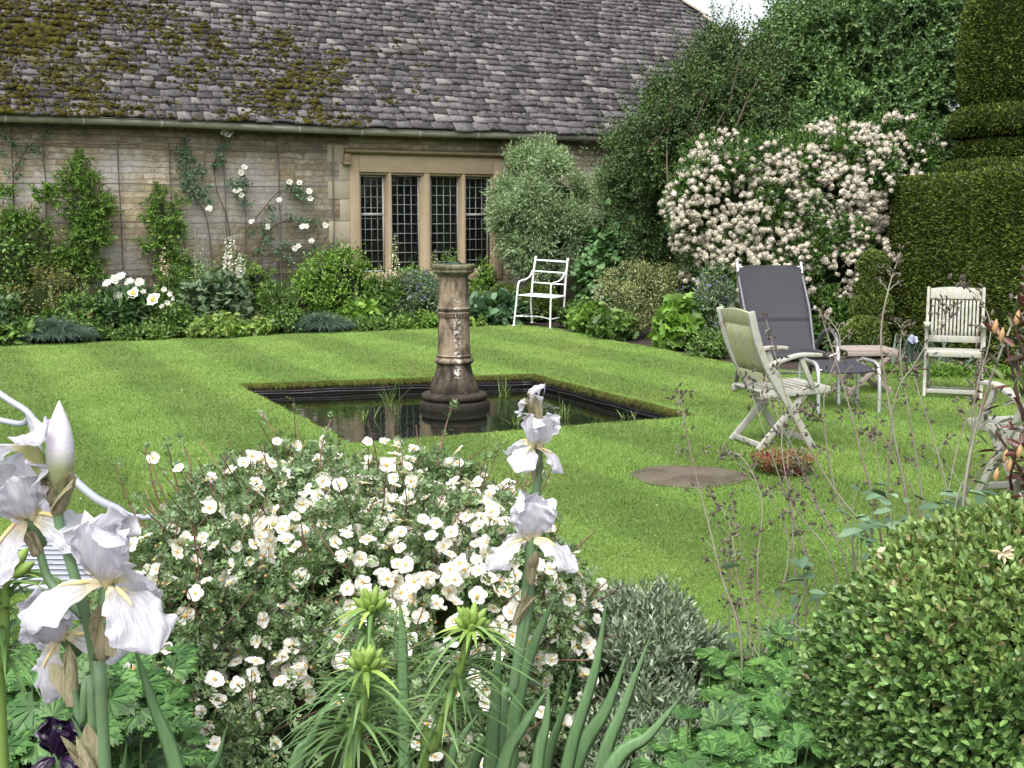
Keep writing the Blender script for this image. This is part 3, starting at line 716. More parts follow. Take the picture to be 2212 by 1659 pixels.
# side table ----------------------------------------------------------
pt = G0(1873, 845); print('table', pt)
m = N('reddish_teak'); c = m.mix(m.noise(5, 5, .7, m.scale((2, 14, 6))), (.17, .135, .115), (.33, .28, .25)); M_RT = m.out(c, .8, m.bump(m.noise(8, 4, .7, m.scale((2, 14, 6))), .3, .004))
tb = thing('folding_side_table', 'small reddish wooden folding side table between the recliner and the yew hedge', 'table', (pt[0] - .04, pt[1], 0), R(4)); tb.scale = (.97, .97, .87)
g = G()
for i in range(8): y = -.19 + i * .054; box(g, (0, y, .44), (.48, .047, .016))
box(g, (-.225, 0, .44), (.03, .43, .018)); box(g, (.225, 0, .44), (.03, .43, .018)); 
bevel(g.build('table_top', M_RT, tb), .003)
for y in (-.215, .215): g = G(); box(g, (0, y, .41), (.46, .02, .045)); bevel(g.build('apron', M_RT, tb), .004)
for y in (-.19, .19):
    for s in (-1, 1):
        g = G(); beam(g, (s * .21, y + s * .014, 0), (-s * .20, y + s * .014, .43), .022, .042, side=(0, 1, 0)); bevel(g.build('leg', M_RT, tb), .004)
for s in (-1, 1): g = G(); beam(g, (s * .19, -.19, .05), (s * .19, .19, .05), .022, .035, side=(1, 0, 0)); bevel(g.build('crossbar', M_RT, tb), .004)

# wrought iron bench at the left ---------------------------------------
M_BI = plain('blue_grey_ironwork', (.36, .38, .44), .4, .3, 30, .15, .3)
YB = 3.95
bn = thing('iron_bench', 'pale blue-grey wrought iron bench with a curved back behind the white irises', 'bench', (-1.75, YB, 0))
def bp(u, v, Y): p = AY(u, v, Y); return p - arr(-1.75, YB, 0)
def flat(g, P, w, t, side=(0, 1, 0)):
    for a, b in zip(P[:-1], P[1:]): beam(g, a, b + (b - a) * .02, w, t, side=side)
g = G(); z0 = bp(-260, 840, 4.15)
top = spline([bp(-420, 830, 4.2), bp(-300, 815, 4.2), bp(-150, 805, 4.2), bp(-40, 830, 4.18), bp(25, 868, 4.15), bp(62, 893, 4.12), bp(95, 940, 4.1), bp(112, 965, 4.1)], 6)
tube(g, top, .012, 8); tube(g, spline([bp(62, 893, 4.12), bp(78, 950, 4.11), bp(95, 1010, 4.1), bp(105, 1080, 4.09), bp(110, 1180, 4.08)], 5), .013, 8)
tube(g, spline([bp(-300, 870, 4.2), bp(-100, 890, 4.2), bp(0, 908, 4.18), bp(48, 915, 4.15), bp(66, 898, 4.12)], 6), .011, 8)
tube(g, spline([bp(-60, 1130, 4.1), bp(0, 1060, 4.1), bp(45, 1025, 4.1), bp(75, 1005, 4.1), bp(95, 1000, 4.1)], 6), .012, 8)
tube(g, spline([bp(40, 1005, 4.1), bp(75, 1040, 4.1), bp(110, 1090, 4.1)], 6), .011, 8)
g.build('back_rest', M_BI, bn, smooth=True)
g = G(); arm = spline([bp(105, 945, 4.12), bp(135, 1000, 4.0), bp(165, 1040, 3.85), bp(210, 1078, 3.7), bp(262, 1106, 3.55), bp(285, 1150, 3.5), bp(292, 1215, 3.48), bp(290, 1290, 3.47), bp(293, 1560, 3.45)], 6); tube(g, arm, .013, 8); 
tube(g, spline([bp(262, 1106, 3.55), bp(290, 1117, 3.5), bp(330, 1117, 3.47)], 4), .010, 8); g.build('arm', M_BI, bn, smooth=True)
g = G()
zs = AY(0, 1190, YB)[2]; print('bench seat z', zs)
xr = AY(275, 1190, 3.85)[0] + 1.75
for i in range(9):
    y = .15 - i * .058; box(g, ((xr - 1.9) / 2 + 0, y, zs), (xr + 1.9, .034, .008))
bevel(g.build('seat_slats', M_BI, bn), .002, 1)
g = G(); tube(g, [(xr, .17, zs - .015), (xr, -.36, zs - .015)], .012, 8); tube(g, [(xr - .02, .15, zs - .02), (xr + .02, .20, -0.0)], .013, 8); tube(g, [(-1.7, .15, zs - .02), (-1.72, .2, 0)], .013, 8); tube(g, [(-1.7, -.36, zs - .02), (-1.72, -.4, 0)], .013, 8); tube(g, [(-1.9, -.36, zs - .016), (xr, -.36, zs - .016)], .012, 8); g.build('seat_frame', M_BI, bn, smooth=True)

# flat stone cover let into the lawn ------------------------------------
pm = (G0(1365, 1020) + G0(1615, 1040)) / 2; rx = np.linalg.norm(G0(1365, 1030) - G0(1615, 1030)) / 2
ry = (G0(1490, 1006)[1] - G0(1490, 1055)[1]) / 2; print('disc', pm, rx, ry)
g = G(); rs = np.random.RandomState(6); P = []; n = 64
for rr in np.linspace(1, .0, 12):
    al = np.arange(n + 1) * 2 * pi / n; k = 1 + .03 * np.sin(3 * al + 1) + .02 * np.sin(7 * al)
    P.append(np.stack([rx * rr * k * np.cos(al), ry * rr * k * np.sin(al), .006 + .012 * (1 - rr) ** .5 + 0 * al], -1))
grid(g, np.array(P)[:, ::-1])
m = N('weathered_cover'); x, y, z = m.xyz(); c = m.mix(m.noise(6, 6, .75, m.scale((1, 4, 1))), (.07, .055, .04), (.17, .14, .11)); c = m.mix(m.ramp(m.noise(3, 4, .7), [(.45, 0.), (.6, .7)]), c, (.05, .04, .028))
M_CV = m.out(c, .95, m.bump(m.noise(25, 5, .8), .8, .012), spec=.2)
tag(g.build('stone_cover', M_CV, loc=(pm[0], pm[1], 0), smooth=True), 'flat round brown cover sunk level with the grass beside the red-leaved clump', 'cover')
# =====================================================================
# PLANT TOOLS
# =====================================================================
def tmpl(kind, w=.4, **k):
    if kind == 'dia': return np.array([[0, 0, 0], [-w / 2, .45, .07], [0, 1, -.05], [w / 2, .45, .07]]), [(0, 3, 2, 1)]
    if kind == 'oval':
        V = np.array([[0, 0, 0], [-w * .46, .32, .08], [-w * .40, .70, .06], [0, 1, -.06], [w * .40, .70, .06], [w * .46, .32, .08], [0, .5, -.02]])
        return V, [(0, 6, 2, 1), (0, 5, 4, 6), (6, 3, 2), (6, 4, 3)]
    if kind == 'pinnate':                               # leaflets in pairs along a stalk
        n = k.get('n', 5); l = k.get('l', .45); V = []; Fc = []
        for i in range(n):
            if i == n - 1: p, a = (0, .55, 0), 0
            else: p, a = (0, .25 + .35 * (i // 2) / max(1, (n - 1) // 2 - 1 + .001), 0), (1 if i % 2 else -1) * .85
            R2 = np.array([[cos(a), -sin(a), 0], [sin(a), cos(a), 0], [0, 0, 1]]); v = np.array([[0, 0, 0], [-w * l / 2, .5 * l, .04], [0, l, 0], [w * l / 2, .5 * l, .04]])
            V.append(v @ R2.T + np.array(p)); Fc.append(tuple(4 * i + q for q in (0, 3, 2, 1)))
        return np.concatenate(V), Fc
    if kind == 'palm':                                  # deeply cut hand-shaped leaf
        V = []; Fc = []; c = 0
        for i in range(5):
            a = (i - 2) * .62; l = .62 - .09 * abs(i - 2)
            for (a2, s0_, l2) in ((0, .0, l), (.5, .5 * l, l * .42), (-.5, .5 * l, l * .42), (.45, .72 * l, l * .28), (-.45, .72 * l, l * .28)):
                A = a + a2; d = np.array([math.sin(A), math.cos(A), 0]); n = np.array([d[1], -d[0], 0]); p = np.array([math.sin(a), math.cos(a), 0]) * s0_ + np.array([0, .35, 0])
                ww = w * (.20 if a2 == 0 else .15) * (l2 / .5)
                dz = -.10 * (s0_ + l2)
                V += [p, p + d * l2 * .55 - n * ww + np.array([0, 0, .03 + dz * .4]), p + d * l2 + np.array([0, 0, dz]), p + d * l2 * .55 + n * ww + np.array([0, 0, .03 + dz * .4])]
                Fc.append((c, c + 3, c + 2, c + 1)); c += 4
        return np.array(V), Fc
    if kind == 'lobed':                                 # broad lobed leaf, one outline
        n = k.get('n', 5); V = [[0, .25, 0.02]]; pts = []
        m = n * 2 + 1
        for i in range(m):
            a = -2.5 + 5.0 * i / (m - 1); r = .62 if i % 2 else .42
            if i in (0, m - 1): r = .3
            V.append([math.sin(a) * r * w * 1.6, .3 + math.cos(a) * r, -.12 * r * r * 2])
        V.append([0, 0, 0]); q = len(V) - 1
        Fc = [(0, i + 1, i) for i in range(1, m)] + [(0, 1, q), (0, q, m)]
        return np.array(V), Fc
def inst(g, T, P, D, Nn, S, mat=0):
    V, Fc = T; P = np.asarray(P, float); D = nrm(D); X = nrm(np.cross(D, Nn)); Z = np.cross(X, D)
    S = np.broadcast_to(np.asarray(S, float), (len(P),))
    out = P[:, None] + S[:, None, None] * (V[None, :, 0, None] * X[:, None] + V[None, :, 1, None] * D[:, None] + V[None, :, 2, None] * Z[:, None])
    k = len(V); base = np.arange(len(P))[:, None, None] * k; by = {}
    for f in Fc: by.setdefault(len(f), []).append(f)
    g.V.append(out.reshape(-1, 3))
    for q, f in by.items():
        f = (np.asarray(f)[None] + base).reshape(-1, q) + g.n; g.F.append(f); g.M.append(np.full(len(f), mat))
    g.n += len(P) * k
def blades(g, P, D, L, Wd, droop, rs, seg=4, fold=0., mat=0, tipw=.05, belly=.35, twist=0.3):
    """grass/iris-like leaves: start P, first direction D, length L, width Wd, droop = how far they bend down"""
    n = len(P); D = nrm(D); L = np.broadcast_to(L, (n,)); Wd = np.broadcast_to(Wd, (n,)); droop = np.broadcast_to(droop, (n,))
    hz = D.copy(); hz[:, 2] = 0; hz = nrm(hz + 1e-4)
    side = nrm(np.cross(D, np.array([0, 0, 1.])) + twist * rs.randn(n, 3)); side = nrm(side - D * (side * D).sum(1, keepdims=True))
    V = []
    cols = 3 if fold else 2
    nn = np.cross(side, D)
    for i in range(seg + 1):
        t = i / seg; bend = (droop * t ** 2)[:, None]
        c = P + L[:, None] * (D * t + hz * bend * .35 - np.array([0, 0, 1.]) * bend * .8)
        w = Wd * (tipw if i == seg else (1 - (abs(t - belly) / (1 - belly)) ** 2.2 if t > belly else .72 + .28 * t / belly)) * .5
        V.append(c - side * w[:, None])
        if fold: V.append(c + nn * (w * fold)[:, None])
        V.append(c + side * w[:, None])
    V = np.stack(V, 1); k = V.shape[1]; base = np.arange(n)[:, None, None] * k
    Fc = [(i * cols + j, i * cols + j + 1, (i + 1) * cols + j + 1, (i + 1) * cols + j) for i in range(seg) for j in range(cols - 1)]
    f = (np.asarray(Fc)[None] + base).reshape(-1, 4) + g.n
    g.V.append(V.reshape(-1, 3)); g.F.append(f); g.M.append(np.full(len(f), mat)); g.n += n * k
CAMP = arr(0, 0, EYE)
def bushpts(rs, n, ells, nl=26, lr=.34, zmin=-9, inner=.72, shell=.35, face=-.35, up=.0, lumpsd=.25, cloc=None):
    """points spread through clumps on a union of ellipsoids; ells: (cx,cy,cz,rx,ry,rz) local. Returns P, outward"""
    ells = np.atleast_2d(np.asarray(ells, float)); area = (ells[:, 3:] ** 2).sum(1); P = []; O = []
    cl = CAMP if cloc is None else CAMP - np.asarray(cloc, float)
    for e, a in zip(ells, area / area.sum()):
        m = int(n * a); c, r = e[:3], e[3:]; mr = r.mean()
        d = nrm(rs.randn(nl, 3)); lc = d * (1 - lr * .6); lrad = lr * (1 + lumpsd * rs.randn(nl)).clip(.5, 1.6)
        k = m * 4; idx = rs.randint(nl, size=k); dd = nrm(nrm(rs.randn(k, 3)) + .45 * d[idx])
        q = lc[idx] + dd * (lrad[idx] * (1 - shell * rs.rand(k) ** 1.5))[:, None]
        o = nrm(dd * .6 + q * .4); p = c + q * r; o = nrm(o / r)
        ok = (np.linalg.norm(q, axis=1) > inner) & (p[:, 2] > zmin)
        for e2 in ells:
            if e2 is e: continue
            ok &= (((p - e2[:3]) / e2[3:]) ** 2).sum(1) > .42
        ok &= (nrm(cl - p) * o).sum(1) > face
        p, o = p[ok][:m], o[ok][:m]; P.append(p); O.append(o)
    return np.concatenate(P), np.concatenate(O)
def ori(rs, O, out=.5, up=.35, rnd=.6, nup=.5):
    z = np.array([0, 0, 1.]); D = nrm(out * O + up * z + rnd * rs.randn(*O.shape)); Nn = nrm(.6 * O + nup * z + .35 * rs.randn(*O.shape)); return D, Nn
M_CORE = plain('inner_shade_and_stems', (.016, .024, .008), 1.0, spec=.05)  # shade-dark colour for added cores filling plants; stems and trunks share it
M_TWIG = plain('brown_twig', (.09, .06, .04), .85)
M_BARK = plain('grey_bark', (.13, .105, .08), .9, 0, 12, .4, .6)
M_GST = plain('green_stem', (.09, .15, .04), .6)
def core(g, ells, rs, k=.72, mat=0):  # added lumpy fill; its dark colour stands for shade between leaves
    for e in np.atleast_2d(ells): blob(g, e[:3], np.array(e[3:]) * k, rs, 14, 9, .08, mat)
def shoots(g, rs, P, D, L, nl, T, size, ang=.8, mat=0, tipcurl=.2, start=.15, pairs=False):
    """leafy shoots: nl leaves spiralling along each shoot"""
    n = len(P); D = nrm(D); A = nrm(np.cross(D, rs.randn(n, 3))); B = np.cross(D, A); L = np.broadcast_to(L, (n,))
    pp, dd, nn, ss = [], [], [], []
    for i in range(nl):
        t = start + (1 - start) * i / max(1, nl - 1); ph = (i // 2 * pi / 2 + (i % 2) * pi) if pairs else i * 2.4
        s = (A * cos(ph) + B * sin(ph)); a = ang * (1 - tipcurl * t * 2)
        d = D * cos(a) + s * sin(a) + .12 * rs.randn(n, 3)
        pp.append(P + D * (L * t)[:, None]); dd.append(d); nn.append(nrm(D * sin(a) - s * cos(a)) * 1.0 + .15 * rs.randn(n, 3) + np.array([0, 0, .4])); ss.append(size * (1 - .35 * abs(t - .5)) * (.8 + .4 * rs.rand(n)))
    inst(g, T, np.concatenate(pp), np.concatenate(dd), np.concatenate(nn), np.concatenate(ss), mat)
def simple_bush(name, label, cat, loc, ells, n, T, size, mat, seed, group=None, nl=26, lr=.34, out=.5, up=.35, rnd=.6, nup=.5, cor=True, stems=0, flowers=None, inner=.62, face=-.35, trunk=None, sr=.35):
    rs = np.random.RandomState(seed); loc = np.asarray(loc, float); t = thing(name, label, cat, loc, 0, group)
    P, O = bushpts(rs, n, ells, nl, lr, .01 - loc[2] * 0, inner, sr, face, lumpsd=.4, cloc=loc); P = P + O * (rs.exponential(1., (len(P), 1)) ** 1.5 * .035 * np.atleast_2d(ells)[0][3:].mean()); g = G(); D, Nn = ori(rs, O, out, up, rnd, nup)
    inst(g, T, P, D, Nn, size * (.65 + .6 * rs.rand(len(P)))); g.build('foliage', mat, t)
    E = np.atleast_2d(np.asarray(ells, float))
    g = G()
    k = stems or 7
    for i in range(k):
        e = E[i % len(E)]; q = e[:3] + e[3:] * nrm(rs.randn(3)) * .6; b = arr(rs.randn() * .05, rs.randn() * .05, 0) + arr(e[0] * .4, e[1] * .4, 0)
        q[2] = max(q[2], .05); mid = (b + q) / 2 + rs.randn(3) * .03; rr = trunk or .006 + .004 * min(1, e[5]); tube(g, spline([b, mid, q], 4), np.linspace(rr, rr * .4, 9), 5)
    if cor: core(g, [list(e[:3]) + list(e[3:] * .92) for e in E], rs, .72)  # dark shade fill joins the stems mesh
    g.build('stems', M_CORE if cor else M_GST, t)
    return t, P, O, rs
# =====================================================================
# LAWN GRASS
# =====================================================================
rs = np.random.RandomState(21)
def frustum_pts(n, y0, y1, pw=1.0):
    Y = 1 / (1 / y0 + (1 / y1 - 1 / y0) * rs.rand(n) ** pw); X = (rs.rand(n) * 2 - 1) * Y * .47; return np.stack([X, Y], -1)
P = frustum_pts(760000, 3.3, 17.8)
P = P[inside(P, LAWN_R) & ~inside(P, POND)]
n = len(P); d = P[:, 1] / 5
g = G(); P3 = np.concatenate([P, np.zeros((n, 1))], 1); a = rs.rand(n) * 6.3; sd_ = np.stack([np.cos(a), np.sin(a), 0 * a], 1) * (.0016 * d.clip(.8, 3))[:, None]
hN = nfield(P[:, 0] * 2, P[:, 1] * 2, 9); hN = hN / np.abs(hN).max()
tip = P3 + np.stack([rs.randn(n) * .007, rs.randn(n) * .007, (.0075 + .0075 * rs.rand(n) + .003 * hN) * d.clip(.7, 1.4)], 1)
V = np.stack([P3 - sd_, P3 + sd_, tip], 1).reshape(-1, 3); g.add(V, np.arange(3 * n).reshape(-1, 3)); 
tag(g.build('grass', M_BLADE), kind='stuff')
# ragged turf edge round the pool
g = G(); rs = np.random.RandomState(22)
M_FR = leafmat('turf_fringe', (.10, .13, .02), (.17, .20, .04), .7, .6, .3, 8, .2, tip=((.14, .09, .035), .18))
for i in range(len(POND)):
    a, b = POND[i], POND[(i + 1) % len(POND)]; L = np.linalg.norm(b - a); k = int(L * 1100); t = rs.rand(k, 1); p = a + (b - a) * t; nn = arr(-(b - a)[1], (b - a)[0]) / L
    if nn.dot(cen - a) < 0: nn = -nn
    P3 = np.concatenate([p + nn * (rs.rand(k, 1) * .012 - .008), -.004 - .03 * rs.rand(k, 1)], 1); D = np.concatenate([nn * (.6 + .5 * rs.rand(k, 1)) + .4 * rs.randn(k, 2), .35 + .6 * rs.rand(k, 1)], 1)
    blades(g, P3, D, .022 + .03 * rs.rand(k), .004, 1.0 + rs.rand(k) * .8, rs, 2)
tag(g.build('turf_fringe', M_FR), kind='stuff')
for i, (nm, ring_) in enumerate((('lawn_edge_grass', LAWN_R),)):
    g = G()
    for i in range(len(ring_)):
        a, b = ring_[i], ring_[(i + 1) % len(ring_)]; L = np.linalg.norm(b - a); k = int(L * 500); t = rs.rand(k, 1); p = a + (b - a) * t
        P3 = np.concatenate([p + rs.randn(k, 2) * .012, 0 * t - .01], 1); D = np.concatenate([rs.randn(k, 2) * .5, 1 + 0 * t], 1); blades(g, P3, D, .02 + .02 * rs.rand(k), .004, .6, rs, 2)
    tag(g.build(nm, M_BLADE), kind='stuff')
g = G(); rs = np.random.RandomState(24); Q = frustum_pts(420, 3.8, 16); Q = Q[inside(Q, LAWN_R) & ~inside(Q, POND)]; P3 = np.concatenate([Q, np.full((len(Q), 1), .016)], 1)
inst(g, tmpl('dia', .9), P3, rs.randn(len(Q), 3) * arr(1, 1, .2), arr(0, 0, 1) + .3 * rs.randn(len(Q), 3), .007 * (.5 + rs.rand(len(Q)))); tag(g.build('fallen_petals', plain('fallen_petal', (.66, .66, .55), .7)), kind='stuff')
# clover and coarse tufts that break up the turf
M_CLO = leafmat('clover', (.07, .16, .035), (.13, .24, .05), .4, .5, .3, 5); g = G(); k = 130; C_ = frustum_pts(k, 3.8, 15); Q = np.repeat(C_, 60, 0) + rs.randn(k * 60, 2) * np.repeat(.04 + .10 * rs.rand(k), 60)[:, None]; Q = Q[inside(Q, LAWN_R) & ~inside(Q, POND)]; P3 = np.concatenate([Q, np.full((len(Q), 1), .012)], 1)
inst(g, tmpl('oval', .8), P3, rs.randn(len(Q), 3) * arr(1, 1, .3), arr(0, 0, 1) + .4 * rs.randn(len(Q), 3), .012 * (.6 + .6 * rs.rand(len(Q)))); tag(g.build('clover', M_CLO), kind='stuff')
# reedy tufts in the pool
M_REED = leafmat('reed', (.12, .20, .05), (.22, .30, .08), .4, .5, .3)
for u, v, h, nb, lb in ((440 + 405, 876, .28, 9, 'tuft of green reed blades in the pool left of the sundial'), (1085, 860, .26, 10, 'tuft of reed blades in the pool just right of the sundial'),
                    (1215, 905, .22, 9, 'short reed tuft in the pool near its right-hand bank'), (790, 905, .2, 6, 'sparse reddish reed tuft in the left half of the pool'), (1115, 918, .16, 7, 'small reed tuft in the pool in front of the sundial base'), (1350, 905, .16, 7, 'faint reddish reed tuft in the right corner of the pool')):
    p = G0(u, v, WZ); g = G(); k = nb * 2; P = rs.randn(k, 3) * arr(.03, .03, 0); blades(g, P, np.concatenate([rs.randn(k, 2) * .45, np.ones((k, 1))], 1), h * (.5 + .6 * rs.rand(k)), .007, .5 * rs.rand(k), rs, 4)
    tag(g.build('reed_tuft', M_REED, loc=p), lb, 'water plant')

# =====================================================================
# BACKGROUND TREES, YEW, BIG SHRUBS
# =====================================================================
def EL(loc, *rows):
    """rows: (u, v, Y, radius px x, radius px z, depth m) -> local ellipsoids"""
    out = []
    for u, v, Y, rx, rz_, dy in rows:
        p = AY(u, v, Y) - np.asarray(loc, float); out.append([p[0], p[1], p[2], rx * Y / F, dy, rz_ * Y / F])
    return np.array(out)
# big green tree behind
L0 = arr(5.0, 19.5, 0)
M_T1 = leafmat('tree_leaf', (.070, .140, .040), (.145, .255, .078), .45, .42, .2, 1.2, .5)
E_ = EL(L0, (1870, 120, 19.0, 200, 210, 1.4), (1760, 230, 18.4, 120, 110, .9), (1960, 300, 18.6, 170, 170, 1.2), (1725, 160, 18.8, 80, 85, .8), (1810, 90, 18.7, 95, 90, .9), (1860, 240, 18.0, 110, 90, .8), (1800, 330, 17.9, 120, 80, .8), (1720, 320, 17.9, 90, 80, .8), (1850, 0, 19.4, 100, 90, 1.0), (1960, 30, 19.5, 170, 160, 1.4), (1850, 420, 19, 260, 170, 1.2))
def tree_mass(name, label, cat, L0, E_, n, ncl, mat, seed, T, size, trunkr=.14, droop=False, nl=40, lr=.26, outw=.5, upw=.3):
    rs = np.random.RandomState(seed); t = thing(name, label, cat, L0)
    # sprays: clumps of leaves hung on shoot ends
    P, O = bushpts(rs, n, E_, nl, lr, .2, .60, .55, -.25, lumpsd=.4, cloc=L0); P = P + O * (rs.exponential(1., (len(P), 1)) ** 1.5 * .05); D, Nn = ori(rs, O, .7, upw, .45)
    g = G(); shoots(g, rs, P - D * .10, D, .20 + .12 * rs.rand(len(P)), ncl, T, size, .95, pairs=False)
    g.build('crown', mat, t)
    g = G()
    for i in range(5 + len(E_)):
        e = E_[i % len(E_)]; b = arr(rs.randn() * .12, rs.randn() * .12, 0); q = e[:3] + nrm(rs.randn(3)) * e[3:] * .5
        m_ = arr(b[0] + (q[0] - b[0]) * .35, b[1] + (q[1] - b[1]) * .35, q[2] * .5); tube(g, spline([b, m_, q], 5), np.linspace(trunkr, trunkr * .25, 11), 8)
    core(g, E_, rs, .60); g.build('trunk', M_CORE, t); return t, P, O, rs  # trunk mesh also holds the added shade-dark crown fill
tree_mass('broadleaf_tree', 'tall dense blue-green tree filling the skyline behind the white-flowered shrub', 'tree', L0, E_, 19000, 10, M_T1, 31, tmpl('oval', .62), .066, nl=60, lr=.21)
# dark climber-covered mass against the house end
L1 = arr(3.0, 17.6, 0)
M_T2 = leafmat('climber_leaf', (.044, .088, .026), (.095, .165, .045), .5, .5, .2, 1.6, .35, tip=((.11, .075, .04), .05))
E_ = EL(L1, (1570, 150, 17.8, 75, 70, .7), (1645, 165, 18.2, 62, 55, .7), (1500, 230, 17.6, 80, 75, .8), (1590, 240, 17.6, 90, 90, .8), (1450, 320, 17.5, 75, 85, .8), (1520, 350, 17.5, 90, 90, .8), (1405, 310, 17.9, 38, 50, .5), (1410, 470, 18.2, 60, 130, .5), (1590, 360, 18, 110, 130, .9), (1345, 400, 18.8, 35, 110, .3))
t, P, O, rs = tree_mass('climber_covered_tree', 'dark twiggy climber-clad tree swallowing the right end of the slate roof', 'tree', L1, E_, 17000, 9, M_T2, 32, tmpl('dia', .62), .048, .12)
M_BBR = plain('bare_branch', (.11, .08, .055), .85)
for u, v, uu, vv in ((1480, 560, 1500, 330), (1465, 560, 1440, 300), (1500, 400, 1570, 230), (1520, 380, 1600, 120), (1400, 330, 1450, 190), (1580, 300, 1640, 170), (1440, 420, 1530, 200)):
    g = G(); a, b = AY(u, v, 16.75) - L1, AY(uu, vv, 16.7) - L1; tube(g, spline([a, (a + b) / 2 + rs.randn(3) * .12, b], 5), np.linspace(.018, .006, 11), 5); g.build('branch', M_BBR, t)
g = G()
for i in range(60):
    k = rs.randint(len(P)); a = P[k]; d_ = nrm(O[k] + arr(0, 0, .6) + .5 * rs.randn(3)); tube(g, [a, a + d_ * .2 + rs.randn(3) * .03, a + d_ * .42], [.006, .004, .002], 4)
tag(g.build('twigs', M_BBR, t), kind='stuff')
g = G(); tube(g, spline([arr(-.45, -.8, 0), arr(-.5, -.75, .7), arr(-.55, -.6, 1.4), arr(-.4, -.5, 2.2)], 5), np.linspace(.17, .10, 16), 10); g.build('stem', M_BARK, t, smooth=True)

# cream-white flowering shrub
L2 = arr(3.6, 15.6, 0)
M_CH = leafmat('glossy_leaf', (.050, .115, .022), (.105, .205, .036), .55, .35, .22, 1.8, .5)
E_ = EL(L2, (1595, 450, 15.4, 130, 135, .9), (1700, 435, 15.6, 150, 115, .95), (1805, 400, 15.6, 110, 110, .9), (1640, 570, 15.2, 140, 110, .8), (1765, 580, 15.2, 125, 120, .8), (1920, 350, 16.0, 80, 90, .7), (1850, 520, 15.8, 70, 140, .6), (1620, 680, 15, 100, 100, .7), (1760, 700, 15, 100, 90, .7))
rs = np.random.RandomState(33); t = thing('flowering_shrub', 'large rounded evergreen shrub smothered in cream-white flower heads', 'shrub', L2)
P, O = bushpts(rs, 14000, E_, 26, .32, .05, .62, .5, -.25, cloc=L2); D, Nn = ori(rs, O, .6, .45, .45); g = G()
shoots(g, rs, P - D * .08, D, .14 + .07 * rs.rand(len(P)), 9, tmpl('oval', .42), .062, .85); g.build('foliage', M_CH, t)
g = G(); core(g, E_, rs, .60)  # shade-coloured fill goes in with the stems
for i in range(9): e = E_[i]; tube(g, spline([arr(rs.randn() * .15, rs.randn() * .1, 0), e[:3] * .5 + rs.randn(3) * .1, e[:3]], 4), np.linspace(.04, .012, 9), 6)
g.build('stems', M_CORE, t)
m = N('cream_blossom'); c = m.ramp(m.isl(), [(0, (.34, .30, .22)), (.4, (.50, .455, .37)), (1, (.62, .58, .50))]); M_BLO = m.out(c, .7, spec=.2)
def cluster_mesh(seed, r=.06, n=110, ps=.018):
    rs = np.random.RandomState(seed); g = G(); sub = nrm(rs.randn(7, 3) + arr(0, 0, .5)) * r * .55; k = rs.randint(7, size=n)
    d = nrm(rs.randn(n, 3) + arr(0, 0, .35)); P = sub[k] + d * r * .5 * (.8 + .3 * rs.rand(n))[:, None]
    inst(g, tmpl('dia', .9), P, nrm(np.cross(d, rs.randn(n, 3))) * .8 + d * .5, d, ps * (.7 + .6 * rs.rand(n)))
    blob(g, (0, 0, 0), (r * .72,) * 3, rs, 8, 5, .15)
    return g.build('flower_head', M_BLO, me_only=True)
CM = [cluster_mesh(i) for i in range(6)]
P, O = bushpts(rs, 30000, E_, 40, .32, .3, .74, .14, -.05, cloc=L2); rs.shuffle(P) if 0 else None
pu = np.array([proj(p + L2) for p in P]); fld = nfield(pu[:, 0] * .012, pu[:, 1] * .016, 4); fld = fld / fld.std()
dens = np.clip(1.5 - (pu[:, 1] - 430) / 190, 0, 1.4) * (pu[:, 1] < 640) * (pu[:, 1] > 275) * np.where(pu[:, 0] > 1860, .55, 1) * np.where(pu[:, 0] > 1930, .4, 1) * np.where(pu[:, 1] < 310, .45, 1) * np.where((pu[:, 1] < 330) & (pu[:, 0] < 1560), .3, 1) * np.where(pu[:, 0] < 1480, .9, 1)
dens = dens + .22 * fld; idx = np.where(dens > .05 + .55 * rs.rand(len(P)))[0]; rs.shuffle(idx)
# keep heads a little apart
sel = []
for i in idx:
    if all(np.linalg.norm(P[i] - P[j]) > .040 for j in sel): sel.append(i)
    if len(sel) >= 2600: break
print('cream heads', len(sel))
import random
dist = np.argsort([np.linalg.norm(P[i] + L2 - CAMP) for i in sel]); sel = [sel[i] for i in dist]
def headmat(i):
    o = nrm(O[i] + arr(0, 0, .5) + .3 * rs.randn(3)); q = Vector(o).to_track_quat('Z', 'Y'); s = .48 + .42 * rs.rand(); return o, q, s
rest = G()
for k_, i in enumerate(sel):
    o_, q, s = headmat(i); me = CM[rs.randint(6)]; p = P[i] + nrm(O[i] + arr(0, -.6, .0)) * .10
    if k_ < 100:
        h = mo('flower_head', me, t, p); h.rotation_mode = 'QUATERNION'; h.rotation_quaternion = q; h.scale = (s, s, s)
    else:
        co = np.zeros(len(me.vertices) * 3, np.float32); me.vertices.foreach_get('co', co); co = co.reshape(-1, 3)
        Rm = np.array(q.to_matrix()); fs_ = [tuple(p_.vertices) for p_ in me.polygons] if not hasattr(rest, str(id(me))) else None
        if not hasattr(rest, 'cache'): rest.cache = {}
        if me.name not in rest.cache: rest.cache[me.name] = [tuple(p_.vertices) for p_ in me.polygons]
        rest.add(co @ Rm.T * s + p, rest.cache[me.name])
tag(rest.build('flower_heads', M_BLO, t), kind='stuff')

